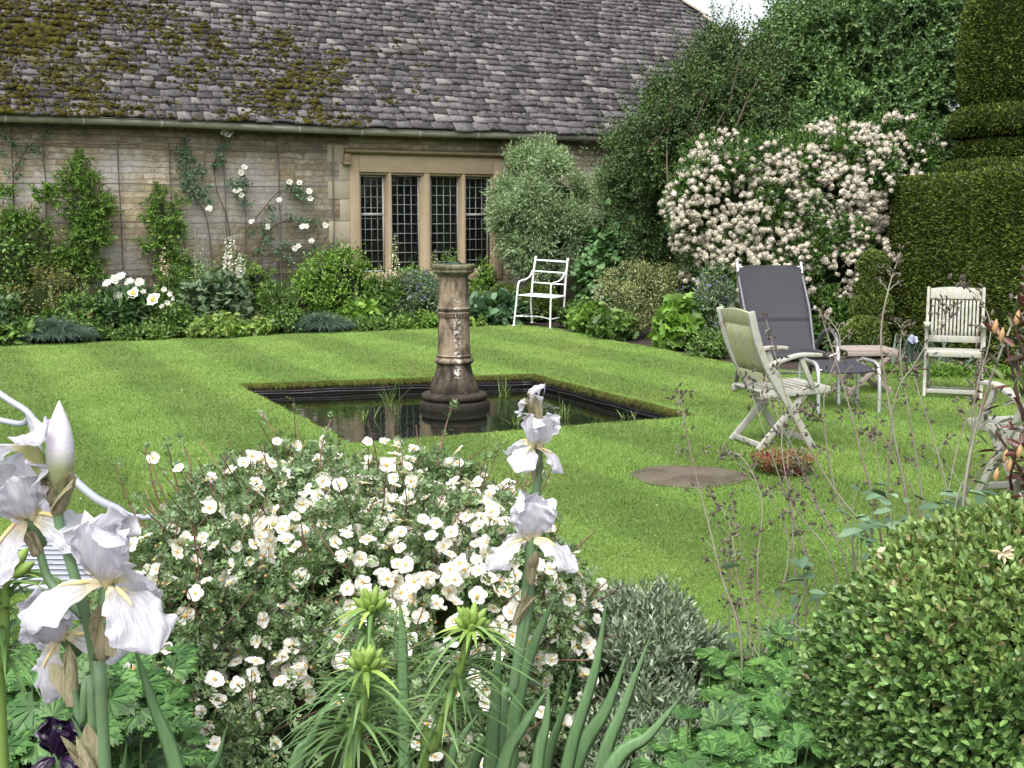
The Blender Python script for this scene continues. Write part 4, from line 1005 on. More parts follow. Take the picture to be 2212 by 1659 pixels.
# yew: clipped surfaces
M_YEW = leafmat('yew_leaf', (.052, .082, .012), (.12, .162, .022), .65, .5, .12, 2.5, .3)
T_Y = tmpl('dia', .34)
def yew_fill(g, rs, P, O, size=.042):
    D = nrm(O * .75 + .35 * arr(0, 0, 1) + .55 * rs.randn(len(P), 3)); Nn = rs.randn(len(P), 3) + O * .4
    off = .02 * nfield(P[:, 0] * 3 + P[:, 1] * 2, P[:, 2] * 4, 2)[:, None] * .25
    inst(g, T_Y, P + O * off - O * .012 * rs.rand(len(P), 1), D, Nn, size * (.6 + .8 * rs.rand(len(P))))
def prism_yew(name, label, foot, z0, z1, n, seed, rnd=.10, slope=0):
    rs = np.random.RandomState(seed); foot = np.array(foot, float); c = foot.mean(0); L = arr(c[0], c[1], 0); t = thing(name, label, 'hedge', L)
    g = G(); k = len(foot); per = [np.linalg.norm(foot[(i + 1) % k] - foot[i]) for i in range(k)]; A = [p * (z1 - z0) for p in per]; tot = sum(A) + 3
    for i in range(k):
        a, b = foot[i], foot[(i + 1) % k]; d = (b - a) / per[i]; nn = arr(d[1], -d[0], 0)
        mid = arr(*((a + b) / 2), 1); 
        if nrm(CAMP - mid).dot(nn) < -.15: continue
        m_ = int(n * A[i]); tt = rs.rand(m_); zz = z0 + (z1 - z0) * rs.rand(m_)
        P = np.stack([a[0] + (b - a)[0] * tt, a[1] + (b - a)[1] * tt, zz], 1); r = np.clip((zz - (z1 - rnd)) / rnd, 0, 1); P -= nn * (rnd * (1 - np.sqrt(1 - r ** 2)))[:, None]
        e = np.clip(1 - np.minimum(tt, 1 - tt) * per[i] / rnd, 0, 1); P -= nn * (rnd * .6 * (1 - np.sqrt(1 - e ** 2)))[:, None]
        O = nn + r[:, None] * arr(0, 0, 1); yew_fill(g, rs, P - L, nrm(O))
    m_ = int(n * 1.2); q = rs.rand(m_ * 3, 2) * (foot.max(0) - foot.min(0)) + foot.min(0); q = q[inside(q, foot)][:m_]; P = np.concatenate([q, np.full((len(q), 1), z1)], 1); yew_fill(g, rs, P - L, np.tile(arr(0, 0, 1), (len(q), 1)))
    g.build('foliage', M_YEW, t)
    g = G(); f2 = c + (foot - c) * (1 - .07 / 1.0 * 1); f2 -= c; V = [(p[0], p[1], z0) for p in f2] + [(p[0], p[1], z1 - .06) for p in f2]
    g.add(V, [(i, (i + 1) % k, (i + 1) % k + k, i + k) for i in range(k)] + [tuple(range(k, 2 * k))]); g.build('shade_core', M_CORE, t); return t  # added prism, coloured dark as the shade behind the leaves
prism_yew('yew_hedge', 'clipped dark gold-green yew hedge block behind the pale teak armchair', [(4.62, 15.4), (5.02, 13.1), (7.2, 13.4), (7.0, 16.2)], 0, 2.02, 5200, 41)
prism_yew('yew_hedge', 'nearer and slightly taller yew hedge block running out of frame on the right', [(4.93, 13.05), (5.42, 9.8), (7.4, 10.0), (7.3, 13.3)], 0, 2.04, 5200, 42)
def lathe_yew(name, label, c, prof, n, seed, size=.042, mat=None, cat='topiary'):
    rs = np.random.RandomState(seed); c = np.asarray(c, float); t = thing(name, label, cat, (c[0], c[1], 0)); g = G()
    prof = np.array(prof, float)
    for i in range(len(prof) - 1):
        a, b = prof[i], prof[i + 1]; ln = np.linalg.norm(b - a); area = ln * pi * (a[0] + b[0]); m_ = int(n * area); tt = rs.rand(m_); al = rs.rand(m_) * 2 * pi
        r = a[0] + (b[0] - a[0]) * tt; z = a[1] + (b[1] - a[1]) * tt; nr, nz = (b[1] - a[1]) / ln, -(b[0] - a[0]) / ln
        O = np.stack([nr * np.cos(al), nr * np.sin(al), np.full(m_, nz)], 1); P = np.stack([r * np.cos(al), r * np.sin(al), z], 1)
        ok = (nrm(CAMP - P - arr(c[0], c[1], 0)) * O).sum(1) > -.3; yew_fill(g, rs, P[ok], nrm(O[ok]), size)
    g.build('foliage', mat or M_YEW, t); g = G(); p2 = [(max(.03, r - .05), z) for r, z in prof]; lathe(g, p2, 28); g.build('shade_core', M_CORE, t); return t  # added dark lathe body painting the shade inside the topiary
YY = 16.0; zc = lambda v: EYE + (478 - v) / F * YY
xc = 6.85
lathe_yew('yew_topiary', 'tall tiered yew topiary column rising above the hedge at the top right', (xc, YY), [(1.0, 1.6), (1.17, zc(388)), (1.19, zc(368)), (1.08, zc(353)), (.7, zc(350)), (.7, zc(346)), (.98, zc(343)), (1.02, zc(325)), (.96, zc(312)), (.72, zc(308)), (.72, zc(302)),
    (1.02, zc(300)), (1.10, zc(285)), (1.09, zc(258)), (.98, zc(243)), (.8, zc(240)), (.8, zc(236)), (.93, zc(232)), (1.0, zc(200)), (1.02, zc(110)), (.97, zc(40)), (.85, zc(-20)), (.6, zc(-60)), (.2, zc(-80))], 4200, 43)

# silver weeping pear
L3 = wpt(1195, 500, -.95); L3[2] = 0
M_SP = leafmat('silver_leaf', (.20, .31, .14), (.36, .46, .27), .4, .5, .25, 3, .3)
rs = np.random.RandomState(51); t = thing('silver_pear_tree', 'weeping silver-leaved pear bush in front of the wall right of the window', 'tree', L3)
Y3 = L3[1]
E_ = EL(L3, (1200, 420, Y3, 118, 105, .7), (1150, 460, Y3 - .1, 75, 90, .6), (1255, 460, Y3, 80, 90, .6), (1190, 520, Y3 - .1, 100, 70, .6))
P, O = bushpts(rs, 8000, E_, 30, .3, .3, .40, .8, -.4, cloc=L3); D = nrm(O * .8 + arr(0, 0, .1) + .55 * rs.randn(len(P), 3))
g = G(); shoots(g, rs, P - D * .1, D, .2 + .12 * rs.rand(len(P)), 10, tmpl('dia', .26), .065, .7); g.build('foliage', M_SP, t)
g = G(); core(g, E_, rs, .25)  # small dark fill for inner shade, built together with the trunk
for i in range(10): e = E_[i % 4]; tube(g, spline([arr(0, 0, 0), arr(rs.randn() * .05, 0, .7), e[:3] + rs.randn(3) * .2], 5), np.linspace(.04, .008, 11), 6)
g.build('trunk', M_CORE, t)

# leafy shrub by the wall end (broad lobed leaves)
L4 = arr(*G0(1345, 690)[:2], 0); M_FG = leafmat('broad_leaf', (.09, .20, .07), (.19, .34, .13), .4, .5, .25, 2.5, .35)
E_ = EL(L4, (1340, 545, L4[1], 75, 70, .5), (1380, 600, L4[1] - .2, 60, 70, .4), (1300, 620, L4[1] - .2, 50, 60, .4), (1420, 540, L4[1], 45, 50, .4))
simple_bush('broad_leaved_shrub', 'bright green shrub with large lobed leaves to the right of the silver pear', 'shrub', L4, E_, 4200, tmpl('palm', 1.3), .13, M_FG, 52, out=.6, up=.0, rnd=.45, nup=.8)
# variegated shrub
L5 = arr(*G0(1390, 722)[:2], 0); M_VG = leafmat('variegated_leaf', (.14, .18, .06), (.36, .37, .18), .5, .5, .2, 3, .3)
E_ = EL(L5, (1390, 640, L5[1], 78, 66, .45), (1350, 620, L5[1], 45, 40, .3), (1440, 620, L5[1], 40, 45, .3), (1385, 690, L5[1] - .15, 60, 45, .3))
simple_bush('variegated_shrub', 'airy cream-variegated small-leaved shrub at the lawn edge right of the iron chair', 'shrub', L5, E_, 14000, tmpl('oval', .5), .034, M_VG, 53, inner=.4, sr=.8, cor=False)
# box cloud balls
M_BX = leafmat('box_leaf_far', (.075, .12, .022), (.15, .20, .04), .5, .45, .15, 3, .35)
def box_cloud(label, loc, balls, seed, col=M_BX):
    rs = np.random.RandomState(seed); loc = np.asarray(loc, float); t = thing('box_topiary', label, 'topiary', loc); 
    for (u, v, Y, r) in balls:
        p = AY(u, v, Y) - loc; rr = r * Y / F; n = int(9000 * rr * rr / .06); O = nrm(rs.randn(n, 3)); O = O[(O * nrm(CAMP - loc - p)).sum(1) > -.4]
        k = 1 + .05 * np.sin(O[:, :1] * 7) * np.sin(O[:, 2:] * 6); g = G(); P = p + O * rr * k * (1 - .06 * rs.rand(len(O), 1)); P[:, 2] = np.maximum(P[:, 2], .01)
        D, Nn = ori(rs, O, .6, .3, .5); inst(g, tmpl('oval', .55), P, D, Nn, .024 * (.7 + .6 * rs.rand(len(P)))); blob(g, p, (rr * .92,) * 3, rs, 16, 10, .02, 1); g.build('clipped_ball', [col, M_CORE], t)
    g = G(); p = AY(*balls[-1][:3]) - loc; tube(g, [arr(0, 0, 0), arr(p[0] * .5, 0, p[2] * .5), p], [.035, .03, .025], 7); g.build('stem', M_BARK, t)
L = arr(*G0(1880, 752)[:2], 0); Yb = L[1]
box_cloud('box bush clipped into four stacked balls against the yew hedge', L, [(1868, 735, Yb - .6, 52), (1882, 665, Yb, 45), (1878, 618, Yb, 33), (1886, 575, Yb, 34)], 61)
L = arr(*G0(1740, 740)[:2], 0); Yb = L[1]
box_cloud('box bush of stacked balls half hidden behind the charcoal recliner', L, [(1760, 700, Yb, 42), (1745, 640, Yb, 36)], 62)
L = arr(*G0(1160, 690)[:2], 0); Yb = L[1]
box_cloud('round clipped box ball behind the white iron chair', L, [(1163, 652, Yb, 44)], 63)
L = arr(*G0(1085, 690)[:2], 0); Yb = L[1]
box_cloud('low clipped box mound left of the iron chair under the silver pear', L, [(1088, 650, Yb, 38)], 64)
# =====================================================================
# BORDER PLANTS ALONG THE HOUSE
# =====================================================================
T_OV = tmpl('oval', .5); T_NA = tmpl('dia', .22); T_DI = tmpl('dia', .55); T_PA = tmpl('palm', 1.2); T_PI = tmpl('pinnate', .45, n=5); T_LO = tmpl('lobed', .9)
def B(u, fr):
    """point on the ground in picture column u, fr = 0 at the lawn edge .. 1 at the house wall"""
    d = ray(u, 600)[:2]; d = d / d[1]; e = E0[:2] + N3[:2] * BD * fr; y = e.dot(N3[:2]) / d.dot(N3[:2]); return arr(d[0] * y, y, 0)
LM = {
 'mid': leafmat('leaf_mid_green', (.085, .165, .035), (.16, .27, .06), .5, .5, .3, 4),
 'bright': leafmat('leaf_bright_green', (.12, .24, .035), (.21, .36, .06), .45, .45, .35, 4),
 'dark': leafmat('leaf_dark_green', (.045, .10, .03), (.09, .17, .05), .5, .4, .2, 4),
 'grey': leafmat('leaf_grey_green', (.12, .19, .10), (.20, .29, .16), .4, .55, .25, 4),
 'blue': leafmat('leaf_blue_green', (.075, .135, .10), (.14, .21, .16), .45, .5, .2, 4),
 'lime': leafmat('leaf_lime', (.13, .22, .04), (.22, .32, .065), .4, .5, .3, 4),
 'olive': leafmat('leaf_olive', (.12, .15, .04), (.22, .24, .06), .5, .5, .25, 4, tip=((.16, .08, .05), .12)),
}
M_WP = leafmat('white_petal', (.70, .69, .64), (.84, .83, .80), .15, .5, .3, 8, .2)
M_CP = leafmat('cream_petal', (.62, .60, .40), (.78, .76, .58), .2, .6, .3, 8, .2)
M_PU = leafmat('purple_petal', (.16, .11, .34), (.28, .22, .50), .3, .6, .3, 8, .2)
M_PK = leafmat('pink_petal', (.62, .38, .36), (.78, .58, .54), .3, .6, .3, 8, .2)
M_YE = plain('yellow_stamens', (.72, .46, .06), .7)
def zat(p, v): d = ray(CU, v); return EYE + d[2] * (p[1] / d[1])
def mound(label, cat, u, fr, hw, vtop, kind, T, size, n, seed, zsq=1., name=None, base=None, **kw):
    """rounded leafy plant: hw = half width in photo px, vtop = photo row of its top"""
    p = B(u, fr) if base is None else np.asarray(base, float); h = max(.12, zat(p, vtop)); r = hw * p[1] / F
    rs = np.random.RandomState(seed + 900); E_ = [(0, 0, h * .42, r * .85, min(r, .5) * .9, h * .56), (-r * .4, -.05, h * .35, r * .55, .3, h * .42), (r * .45, .04, h * .38, r * .55, .3, h * .5)]
    return simple_bush(name or 'border_plant', label, cat, p, E_, n, T, size, LM[kind] if isinstance(kind, str) else kind, seed, **kw)[0], p, h, r
def spike(parent, p0, h, r, n, ps, mat, rs, name='flower_spike', lean=0.04, top=.45, T=T_DI):
    g = G(); a = np.asarray(p0, float); b = a + arr(rs.randn() * lean, rs.randn() * lean, h); tube(g, spline([a, (a + b) / 2 + rs.randn(3) * .008, b], 3), [.005] * 6 + [.003], 4, mat=1)
    t = 1 - top * rs.rand(n); al = rs.rand(n) * 6.3; k = (1 - (t - (1 - top)) / top * .75); O = np.stack([np.cos(al), np.sin(al), .2 + 0 * al], 1)
    P = a + (b - a) * t[:, None] + O * (r * k * (.4 + .6 * rs.rand(n)))[:, None]; inst(g, T, P, O + .6 * rs.randn(n, 3), rs.randn(n, 3) + O, ps * (.6 + .6 * k)); return g.build(name, [mat, M_GST], parent)
def blossoms(parent, pts, r, mat, rs, name='flower', petals=7, open_=.5, center=False):
    for p in pts:
        g = G(); p = np.asarray(p, float); ax = nrm(arr(.25 * rs.randn(), -1, .55 + .25 * rs.randn())); X = nrm(np.cross(ax, arr(0, 0, 1))); Y = np.cross(ax, X)
        for lay, (rr, op_) in enumerate(((1, open_), (.72, open_ + .6))):
            al = np.arange(petals) * 2 * pi / petals + lay * .5; rad = np.cos(al)[:, None] * X + np.sin(al)[:, None] * Y
            inst(g, tmpl('oval', 1.0), np.tile(p, (petals, 1)) + rad * .004, rad + ax * op_ * .7 + .08 * rs.randn(petals, 3), ax * 1. - rad * op_ * .6, r * rr * (.9 + .2 * rs.rand(petals)))
        if center: blob(g, p + ax * r * .25, (r * .34, r * .3, r * .34), rs, 8, 5, .1, 1)
        g.build(name, [mat, M_YE], parent)
def loc_at(p, u, v, dy=0): q = AY(u, v, p[1] + dy); return q - np.asarray(p)
# back row first
mound('tall loose green shrub against the wall at the far left', 'shrub', 10, .75, 70, 470, 'mid', T_OV, .06, 1500, 101)
mound('hazy olive-green fine-leaved plant behind the peony', 'plant', 95, .62, 100, 575, 'olive', T_OV, .035, 6500, 102, inner=.4)
mound('spreading mid-green plant filling the border left of the peony', 'plant', 165, .35, 70, 640, 'mid', T_OV, .06, 1800, 103)
mound('leafy clump at the far left end of the border', 'plant', -10, .2, 60, 640, 'dark', T_OV, .075, 1100, 104)
mound('dark glossy clump with broad upright leaves by the left edge of the lawn', 'plant', 25, .12, 42, 690, 'mid', tmpl('oval', .35), .12, 500, 105)
# dianthus-like blue grassy mounds
def grassy(label, u, fr, hw, vtop, seed, mat='blue', name='dianthus_mound', base=None, L=.26, w=.005, n=2600, group=None):
    p = B(u, fr) if base is None else np.asarray(base, float); r = hw * p[1] / F; rs = np.random.RandomState(seed); h = zat(p, vtop); t = thing(name, label, 'plant', p, 0, group); g = G()
    q = rs.randn(n, 2); q = q / np.maximum(1, np.linalg.norm(q, axis=1, keepdims=True) / 1.0); P = np.stack([q[:, 0] * r * .8, q[:, 1] * min(r, .3) * .8, (1 - (q ** 2).sum(1) * .55) * h * .5], 1)
    D = np.stack([q[:, 0] * .9 + .35 * rs.randn(n), q[:, 1] * .9 + .35 * rs.randn(n), .9 + 0 * q[:, 0]], 1); blades(g, P, D, L * (.6 + .6 * rs.rand(n)), w, .5 + .5 * rs.rand(n), rs, 3); g.build('foliage', LM[mat], t)
    g = G(); blob(g, (0, 0, h * .25), (r * .75, min(r, .3) * .75, h * .4), rs); g.build('stems', M_CORE, t); return t, p  # no stems modelled: one dark blob painted as shade inside the mound
grassy('wide blue-grey grassy mound at the left front of the border', 95, .14, 88, 672, 111, n=4200)
grassy('smaller blue-grey grassy mound at the lawn edge under the bright green shrub', 690, .12, 58, 668, 112, n=3000)
# peony
t, p, h, r = mound('dark-leaved peony bush carrying big white blooms', 'peony', 258, .34, 68, 625, 'dark', tmpl('oval', .34), .11, 1700, 113, name='peony')
rs = np.random.RandomState(5)
blossoms(t, [loc_at(p, u, v, -.22) for u, v in ((250, 604), (262, 600), (280, 612), (303, 612), (257, 640), (260, 658), (233, 614))], .075, M_WP, rs, open_=.8)
blossoms(t, [loc_at(p, u, v, -.25) for u, v in ((289, 634), (331, 648))], .09, M_WP, rs, open_=.35, center=True)
# white flowered plant right of peony
t, p, h, r = mound('lighter green plant with small white flowers just right of the peony', 'plant', 350, .28, 48, 650, 'mid', T_OV, .06, 1000, 114)
blossoms(t, [loc_at(p, u, v, -.2) for u, v in ((355, 625), (368, 635), (375, 645), (362, 655), (310, 630), (340, 640), (350, 662))], .04, M_WP, rs, petals=5)
# red poppy
p = B(194, .22); t = thing('poppy', 'single small deep pink flower left of the peony', 'flower', p); g = G(); q = loc_at(p, 195, 684); tube(g, [arr(0, 0, 0), q * .5 + arr(.02, 0, 0), q], .003, 4); g.build('stem', M_GST, t)
blossoms(t, [q], .045, leafmat('deep_pink_petal', (.55, .03, .10), (.70, .07, .16), .3), rs, petals=5, open_=.9)
mound('plain green leafy clump between the peony and the white flower spires', 'plant', 385, .3, 45, 655, 'mid', T_OV, .07, 900, 115)
mound('upright leafy plant behind the peony under the wall', 'plant', 375, .7, 40, 575, 'mid', T_NA, .08, 1800, 116)
t, p, h, r = mound('ferny pale green mound with deeply cut leaves in mid border', 'plant', 465, .32, 68, 598, 'grey', T_PA, .12, 1500, 117, nup=.9)
mound('low lime-green ground plant along the lawn edge', 'plant', 468, .06, 62, 688, 'lime', T_LO, .055, 1700, 118)
mound('second low lime-green patch at the lawn edge further right', 'plant', 552, .08, 38, 694, 'lime', T_LO, .05, 1000, 119)
mound('low dark green tuft at the front of the border before the peony', 'plant', 300, .08, 60, 705, 'mid', T_OV, .05, 1400, 120)
mound('brownish mossy tuft beside the lime-green patch', 'plant', 535, .2, 35, 675, 'olive', T_NA, .05, 1400, 121)
mound('mid-green narrow-leaved plant under the purple spire', 'plant', 590, .32, 48, 612, 'mid', T_NA, .10, 1600, 122)
mound('low green plant at the lawn edge left of the small blue-grey mound', 'plant', 615, .15, 36, 660, 'mid', T_OV, .05, 900, 123)
mound('bushy green plant at the wall foot below the left rose', 'plant', 500, .72, 62, 560, 'mid', T_OV, .055, 2200, 124)
# euphorbias
for i, (u, v, hw) in enumerate(((545, 572, 20), (577, 588, 17))):
    t, p, h, r = mound(('taller', 'shorter')[i] + ' euphorbia with rounded lime-green heads under the roses', 'euphorbia', u, .55, hw, v - 5, 'mid', T_NA, .06, 700, 130 + i, name='euphorbia')
    rs = np.random.RandomState(i); 
    for k in range(6):
        q = loc_at(p, u + rs.randn() * hw * .5, v + rs.rand() * 25, -.1); g = G(); O = nrm(rs.randn(120, 3) + arr(0, 0, .3)); inst(g, T_DI, q + O * .045, rs.randn(120, 3), O, .028); g.build('flower_head', LM['lime'], t)
# white spires, foxglove, delphinium, cream spikes
def spikes(label, name, lst, fr, mat, seed, r=.035, ps=.03, n=60, top=.5, group=None, kind='mid', cat='flower'):
    rs = np.random.RandomState(seed); u0 = np.mean([l[0] for l in lst]); p = B(u0, fr); t = thing(name, label, cat, p, 0, group)
    for (u, v0, v1) in lst:
        q1 = loc_at(p, u, v0); x = q1[0]; h = q1[2]; s = spike(t, (x + rs.randn() * .02, rs.randn() * .03, 0), h, r, n, ps, mat, rs, top=(zat(p, v0) - zat(p, v1)) / h, lean=.02)
    g = G(); k = 40 * len(lst); xs = [loc_at(p, l[0], 700)[0] for l in lst]; P = np.stack([np.array(xs)[rs.randint(len(xs), size=k)] + rs.randn(k) * .05, rs.randn(k) * .05, rs.rand(k) * .35], 1)
    inst(g, tmpl('oval', .3), P, rs.randn(k, 3) + arr(0, 0, .6), arr(0, 0, 1) + .4 * rs.randn(k, 3), .15); g.build('foliage', LM[kind], t); return t
spikes('group of pale green and white flower spires rising before the roses', 'white_spires', [(425, 500, 585), (418, 540, 600), (437, 530, 600), (450, 548, 600), (433, 560, 605)], .42, leafmat('greenish_white', (.45, .50, .32), (.68, .70, .55), .3), 140, r=.03, ps=.022, n=46)
spikes('dense pure white foxglove spire group right of the pale green spires', 'white_foxglove', [(490, 510, 592), (500, 505, 590), (482, 530, 595), (515, 550, 600), (525, 556, 602)], .36, M_WP, 141, r=.045, ps=.042, n=70)
spikes('pink foxglove spire in front of the bushy wall shrub', 'pink_foxglove', [(346, 525, 592), (352, 560, 595)], .5, M_PK, 142, r=.035, ps=.036, n=34)
spikes('purple delphinium spire in mid border', 'purple_delphinium', [(580, 558, 606), (592, 568, 608), (556, 592, 612)], .5, M_PU, 143, r=.03, ps=.026, n=60)
spikes('tiny white spike at the left of the border', 'white_spike', [(109, 605, 650)], .3, M_CP, 144, r=.025, ps=.022, n=34)
# shrub left of the window, plants under it
t, p, h, r = mound('rounded bright green shrub under the left end of the window', 'shrub', 722, .55, 84, 535, 'bright', T_OV, .055, 5200, 150)
mound('leafy green base plant in front of the rounded bright green shrub', 'plant', 775, .25, 50, 655, 'bright', T_LO, .06, 900, 151)
mound('mixed green perennial clump below the window mullions', 'plant', 835, .4, 58, 605, 'mid', T_NA, .10, 2600, 152)
t, p, h, r = mound('grey-green catmint haze with tiny violet flowers left of the sundial', 'plant', 895, .3, 55, 590, 'grey', T_NA, .07, 3000, 153, inner=.4)
g = G(); rs = np.random.RandomState(7); k = 240; P = np.stack([r * .9 * rs.randn(k) * .6, -.15 + .2 * rs.randn(k), h * (.5 + .55 * rs.rand(k))], 1); inst(g, T_DI, P, rs.randn(k, 3), rs.randn(k, 3), .03); tag(g.build('violet_flowers', M_PU, t), kind='stuff')
mound('green climber foot growing up in front of the window sill', 'plant', 885, .75, 60, 585, 'mid', T_OV, .06, 2000, 154)
mound('narrow upright plant behind the sundial cap', 'plant', 972, .8, 17, 532, 'bright', T_NA, .09, 500, 155, cor=False)
mound('upright willowy plant against the window right of the sundial', 'plant', 1045, .8, 26, 560, 'bright', T_OV, .06, 1100, 156)
mound('low green plant at the lawn edge left of the sundial', 'plant', 800, .07, 55, 690, 'mid', T_OV, .05, 1500, 157)
mound('low lime-tinted plant at the lawn edge just left of the sundial', 'plant', 905, .06, 50, 680, 'bright', T_OV, .05, 1500, 158)
spikes('tall cream lupin-like spikes in front of the window', 'cream_spires', [(853, 505, 570), (845, 528, 590), (862, 548, 600), (815, 570, 620), (772, 615, 665), (747, 590, 660), (720, 600, 650)], .35, M_CP, 145, r=.035, ps=.034, n=44)
spikes('pair of cream spikes close behind the sundial', 'cream_spires', [(930, 548, 610), (942, 542, 600), (935, 585, 625)], .4, M_CP, 146, r=.03, ps=.032, n=36)
# hosta
M_HO = leafmat('hosta_leaf', (.075, .16, .08), (.14, .24, .13), .35, .4, .2, 3, .5)
t, p, h, r = mound('blue-green hosta clump with big ribbed leaves right of the sundial', 'hosta', 1062, .16, 62, 645, M_HO, tmpl('oval', .75), .17, 420, 159, name='hosta', out=.8, up=-.1, rnd=.35, nup=1.)
mound('lime-green creeping plant between the sundial and the hosta', 'plant', 1020, .06, 30, 690, 'lime', T_LO, .05, 600, 160)
mound('green leafy perennial behind the hosta', 'plant', 1015, .4, 34, 620, 'mid', T_OV, .06, 900, 161)
# right-hand border, running towards the camera
def at(u, v): return G0(u, v)
mound('dark leafy plant between the iron chair and the cream spikes', 'plant', 1235, 0, 34, 650, 'mid', T_OV, .06, 1100, 170, base=at(1240, 702))
def spk2(label, lst, base, mat, seed, **k):
    p = np.asarray(base, float); rs = np.random.RandomState(seed); t = thing('cream_spires', label, 'flower', p)
    for (u, v0, v1) in lst: q1 = loc_at(p, u, v0); spike(t, (q1[0], rs.randn() * .03, 0), q1[2], .035, 44, .034, mat, rs, top=(v1 - v0) * p[1] / F / q1[2], lean=.02)
    return t
spk2('cluster of cream flower spikes right of the iron chair', [(1283, 615, 665), (1293, 605, 650), (1312, 622, 670), (1286, 640, 690), (1300, 635, 680)], at(1292, 712), M_CP, 171)
spk2('two cream flower spikes showing through the arm of the iron chair', [(1162, 588, 625), (1158, 636, 662)], at(1160, 692), M_CP, 172)
mound('leafy green clump at the lawn edge below the cream spikes', 'plant', 1275, 0, 42, 660, 'bright', T_LO, .06, 1000, 173, base=at(1275, 714))
mound('low leafy plant in front of the variegated shrub', 'plant', 1330, 0, 45, 672, 'mid', T_LO, .07, 900, 174, base=at(1322, 728))
mound('large-leaved green plant at the border corner left of the recliner', 'plant', 1470, 0, 52, 655, 'bright', T_LO, .10, 900, 175, base=at(1468, 748))
mound('dark leafy plant behind the large-leaved corner plant', 'plant', 1470, 0, 50, 600, 'mid', T_OV, .07, 1500, 176, base=at(1480, 725))
t, p, h, r = mound('tall catmint with violet flower sprays beside the recliner back', 'plant', 1545, 0, 50, 590, 'grey', T_NA, .07, 3600, 177, base=at(1545, 748), inner=.4)
g = G(); rs = np.random.RandomState(8); k = 200; P = np.stack([r * .7 * rs.randn(k), -.15 + .2 * rs.randn(k), h * (.3 + .7 * rs.rand(k))], 1); inst(g, T_DI, P, rs.randn(k, 3), rs.randn(k, 3), .032); tag(g.build('violet_flowers', M_PU, t), kind='stuff')
mound('low plant with sprawling stems at the lawn edge left of the teak chair back', 'plant', 1530, 0, 45, 720, 'mid', T_OV, .045, 1300, 178, base=at(1530, 766))
mound('glossy green plant behind the footstool at the foot of the white-flowered shrub', 'plant', 1680, 0, 50, 735, 'dark', T_OV, .06, 1200, 179, base=at(1690, 770))
# iris clump and strappy leaves by yew
p = at(1985, 790); t = thing('iris_clump', 'clump of grey-green sword leaves with one lilac iris between table and teak chair', 'iris', p); rs = np.random.RandomState(12); g = G(); k = 34
P = rs.randn(k, 3) * arr(.16, .10, 0); blades(g, P, np.concatenate([rs.randn(k, 2) * .22, np.ones((k, 1))], 1), .30 + .22 * rs.rand(k), .028, .1 + .2 * rs.rand(k), rs, 4); g.build('leaves', LM['blue'], t)
g = G(); q = loc_at(p, 1972, 735); tube(g, [arr(.05, 0, 0), q], .005, 5); g.build('stem', M_GST, t); blossoms(t, [q], .06, leafmat('lilac_petal', (.42, .42, .62), (.55, .55, .74), .2), rs, petals=5, open_=.6)
for i, (u, v, n) in enumerate(((2080, 808, 150), (2010, 812, 80), (2170, 815, 120), (1900, 800, 50))):
    p = at(u, v); t = thing('strappy_clump', ('strap-leaved green clump under the pale teak armchair', 'smaller strap-leaved clump left of the pale teak armchair', 'strap-leaved clump at the hedge foot right of the pale teak armchair', 'little strap-leaved tuft behind the folding side table')[i], 'plant', p)
    g = G(); P = rs.randn(n, 3) * arr(.16, .10, 0); blades(g, P, np.concatenate([rs.randn(n, 2) * .7, np.ones((n, 1))], 1), .22 + .2 * rs.rand(n), .018, .6 + .6 * rs.rand(n), rs, 4); g.build('leaves', LM['bright'], t)
# soil-hugging filler so that the border reads full (nobody could count it)
g = G(); rs = np.random.RandomState(14); n = 5200; uu = -60 + 1250 * rs.rand(n); ff = .05 + .9 * rs.rand(n); P = np.array([B(a, b) for a, b in zip(uu, ff)]); P[:, 2] = rs.rand(n) * .16
D, Nn = ori(rs, np.tile(arr(0, -.3, 1), (n, 1)), .3, .3, .8); inst(g, T_OV, P, D, Nn, .09 * (.6 + .7 * rs.rand(n))); tag(g.build('ground_cover', LM['mid']), kind='stuff')

# climbers on the wall ------------------------------------------------
def climber(name, label, cat, clusters, canes, mat, T, size, seed, dens=1., flowers=(), fmat=None, fr_=.05, shoot=False):
    u0, v0 = clusters[0][:2]; L = wpt(u0, 640, -.12); L[2] = 0; rs = np.random.RandomState(seed); t = thing(name, label, cat, L); g = G(); P = []
    for (u, v, r) in clusters:
        n = int(dens * .26 * r * r) + 6; q = rs.randn(n, 2) * r * .55
        for a, b in q: P.append(wpt(u + a, v + b * .9, -.06 - .22 * rs.rand() * min(1, r / 25)) - L)
    P = np.array(P); O = np.tile(-N3, (len(P), 1)); D = nrm(-N3 * .4 + rs.randn(len(P), 3) * .8 + arr(0, 0, -.25)); Nn = O + arr(0, 0, .6) + .4 * rs.randn(len(P), 3)
    if shoot: shoots(g, rs, P, nrm(D + arr(0, 0, .5)), .12, 7, T, size, .9)
    else: inst(g, T, P, D, Nn, size * (.6 + .7 * rs.rand(len(P))))
    g.build('foliage', mat, t)
    for c in canes:
        g = G(); Q = [wpt(a, b, -.06) - L for a, b in c]; 
        tube(g, spline(Q, 5), np.linspace(.011, .005, (len(Q) - 1) * 5 + 1), 5); g.build('cane', M_TWIG, t, smooth=True)
    if flowers: blossoms(t, [wpt(u, v, -.16) - L for u, v in flowers], fr_, fmat, rs, petals=6, open_=.7)
    return t
M_PR = leafmat('fruit_tree_leaf', (.10, .20, .035), (.19, .32, .06), .5, .5, .3, 4)
M_RO = leafmat('rose_leaf', (.055, .12, .06), (.10, .18, .09), .45, .45, .2, 4)
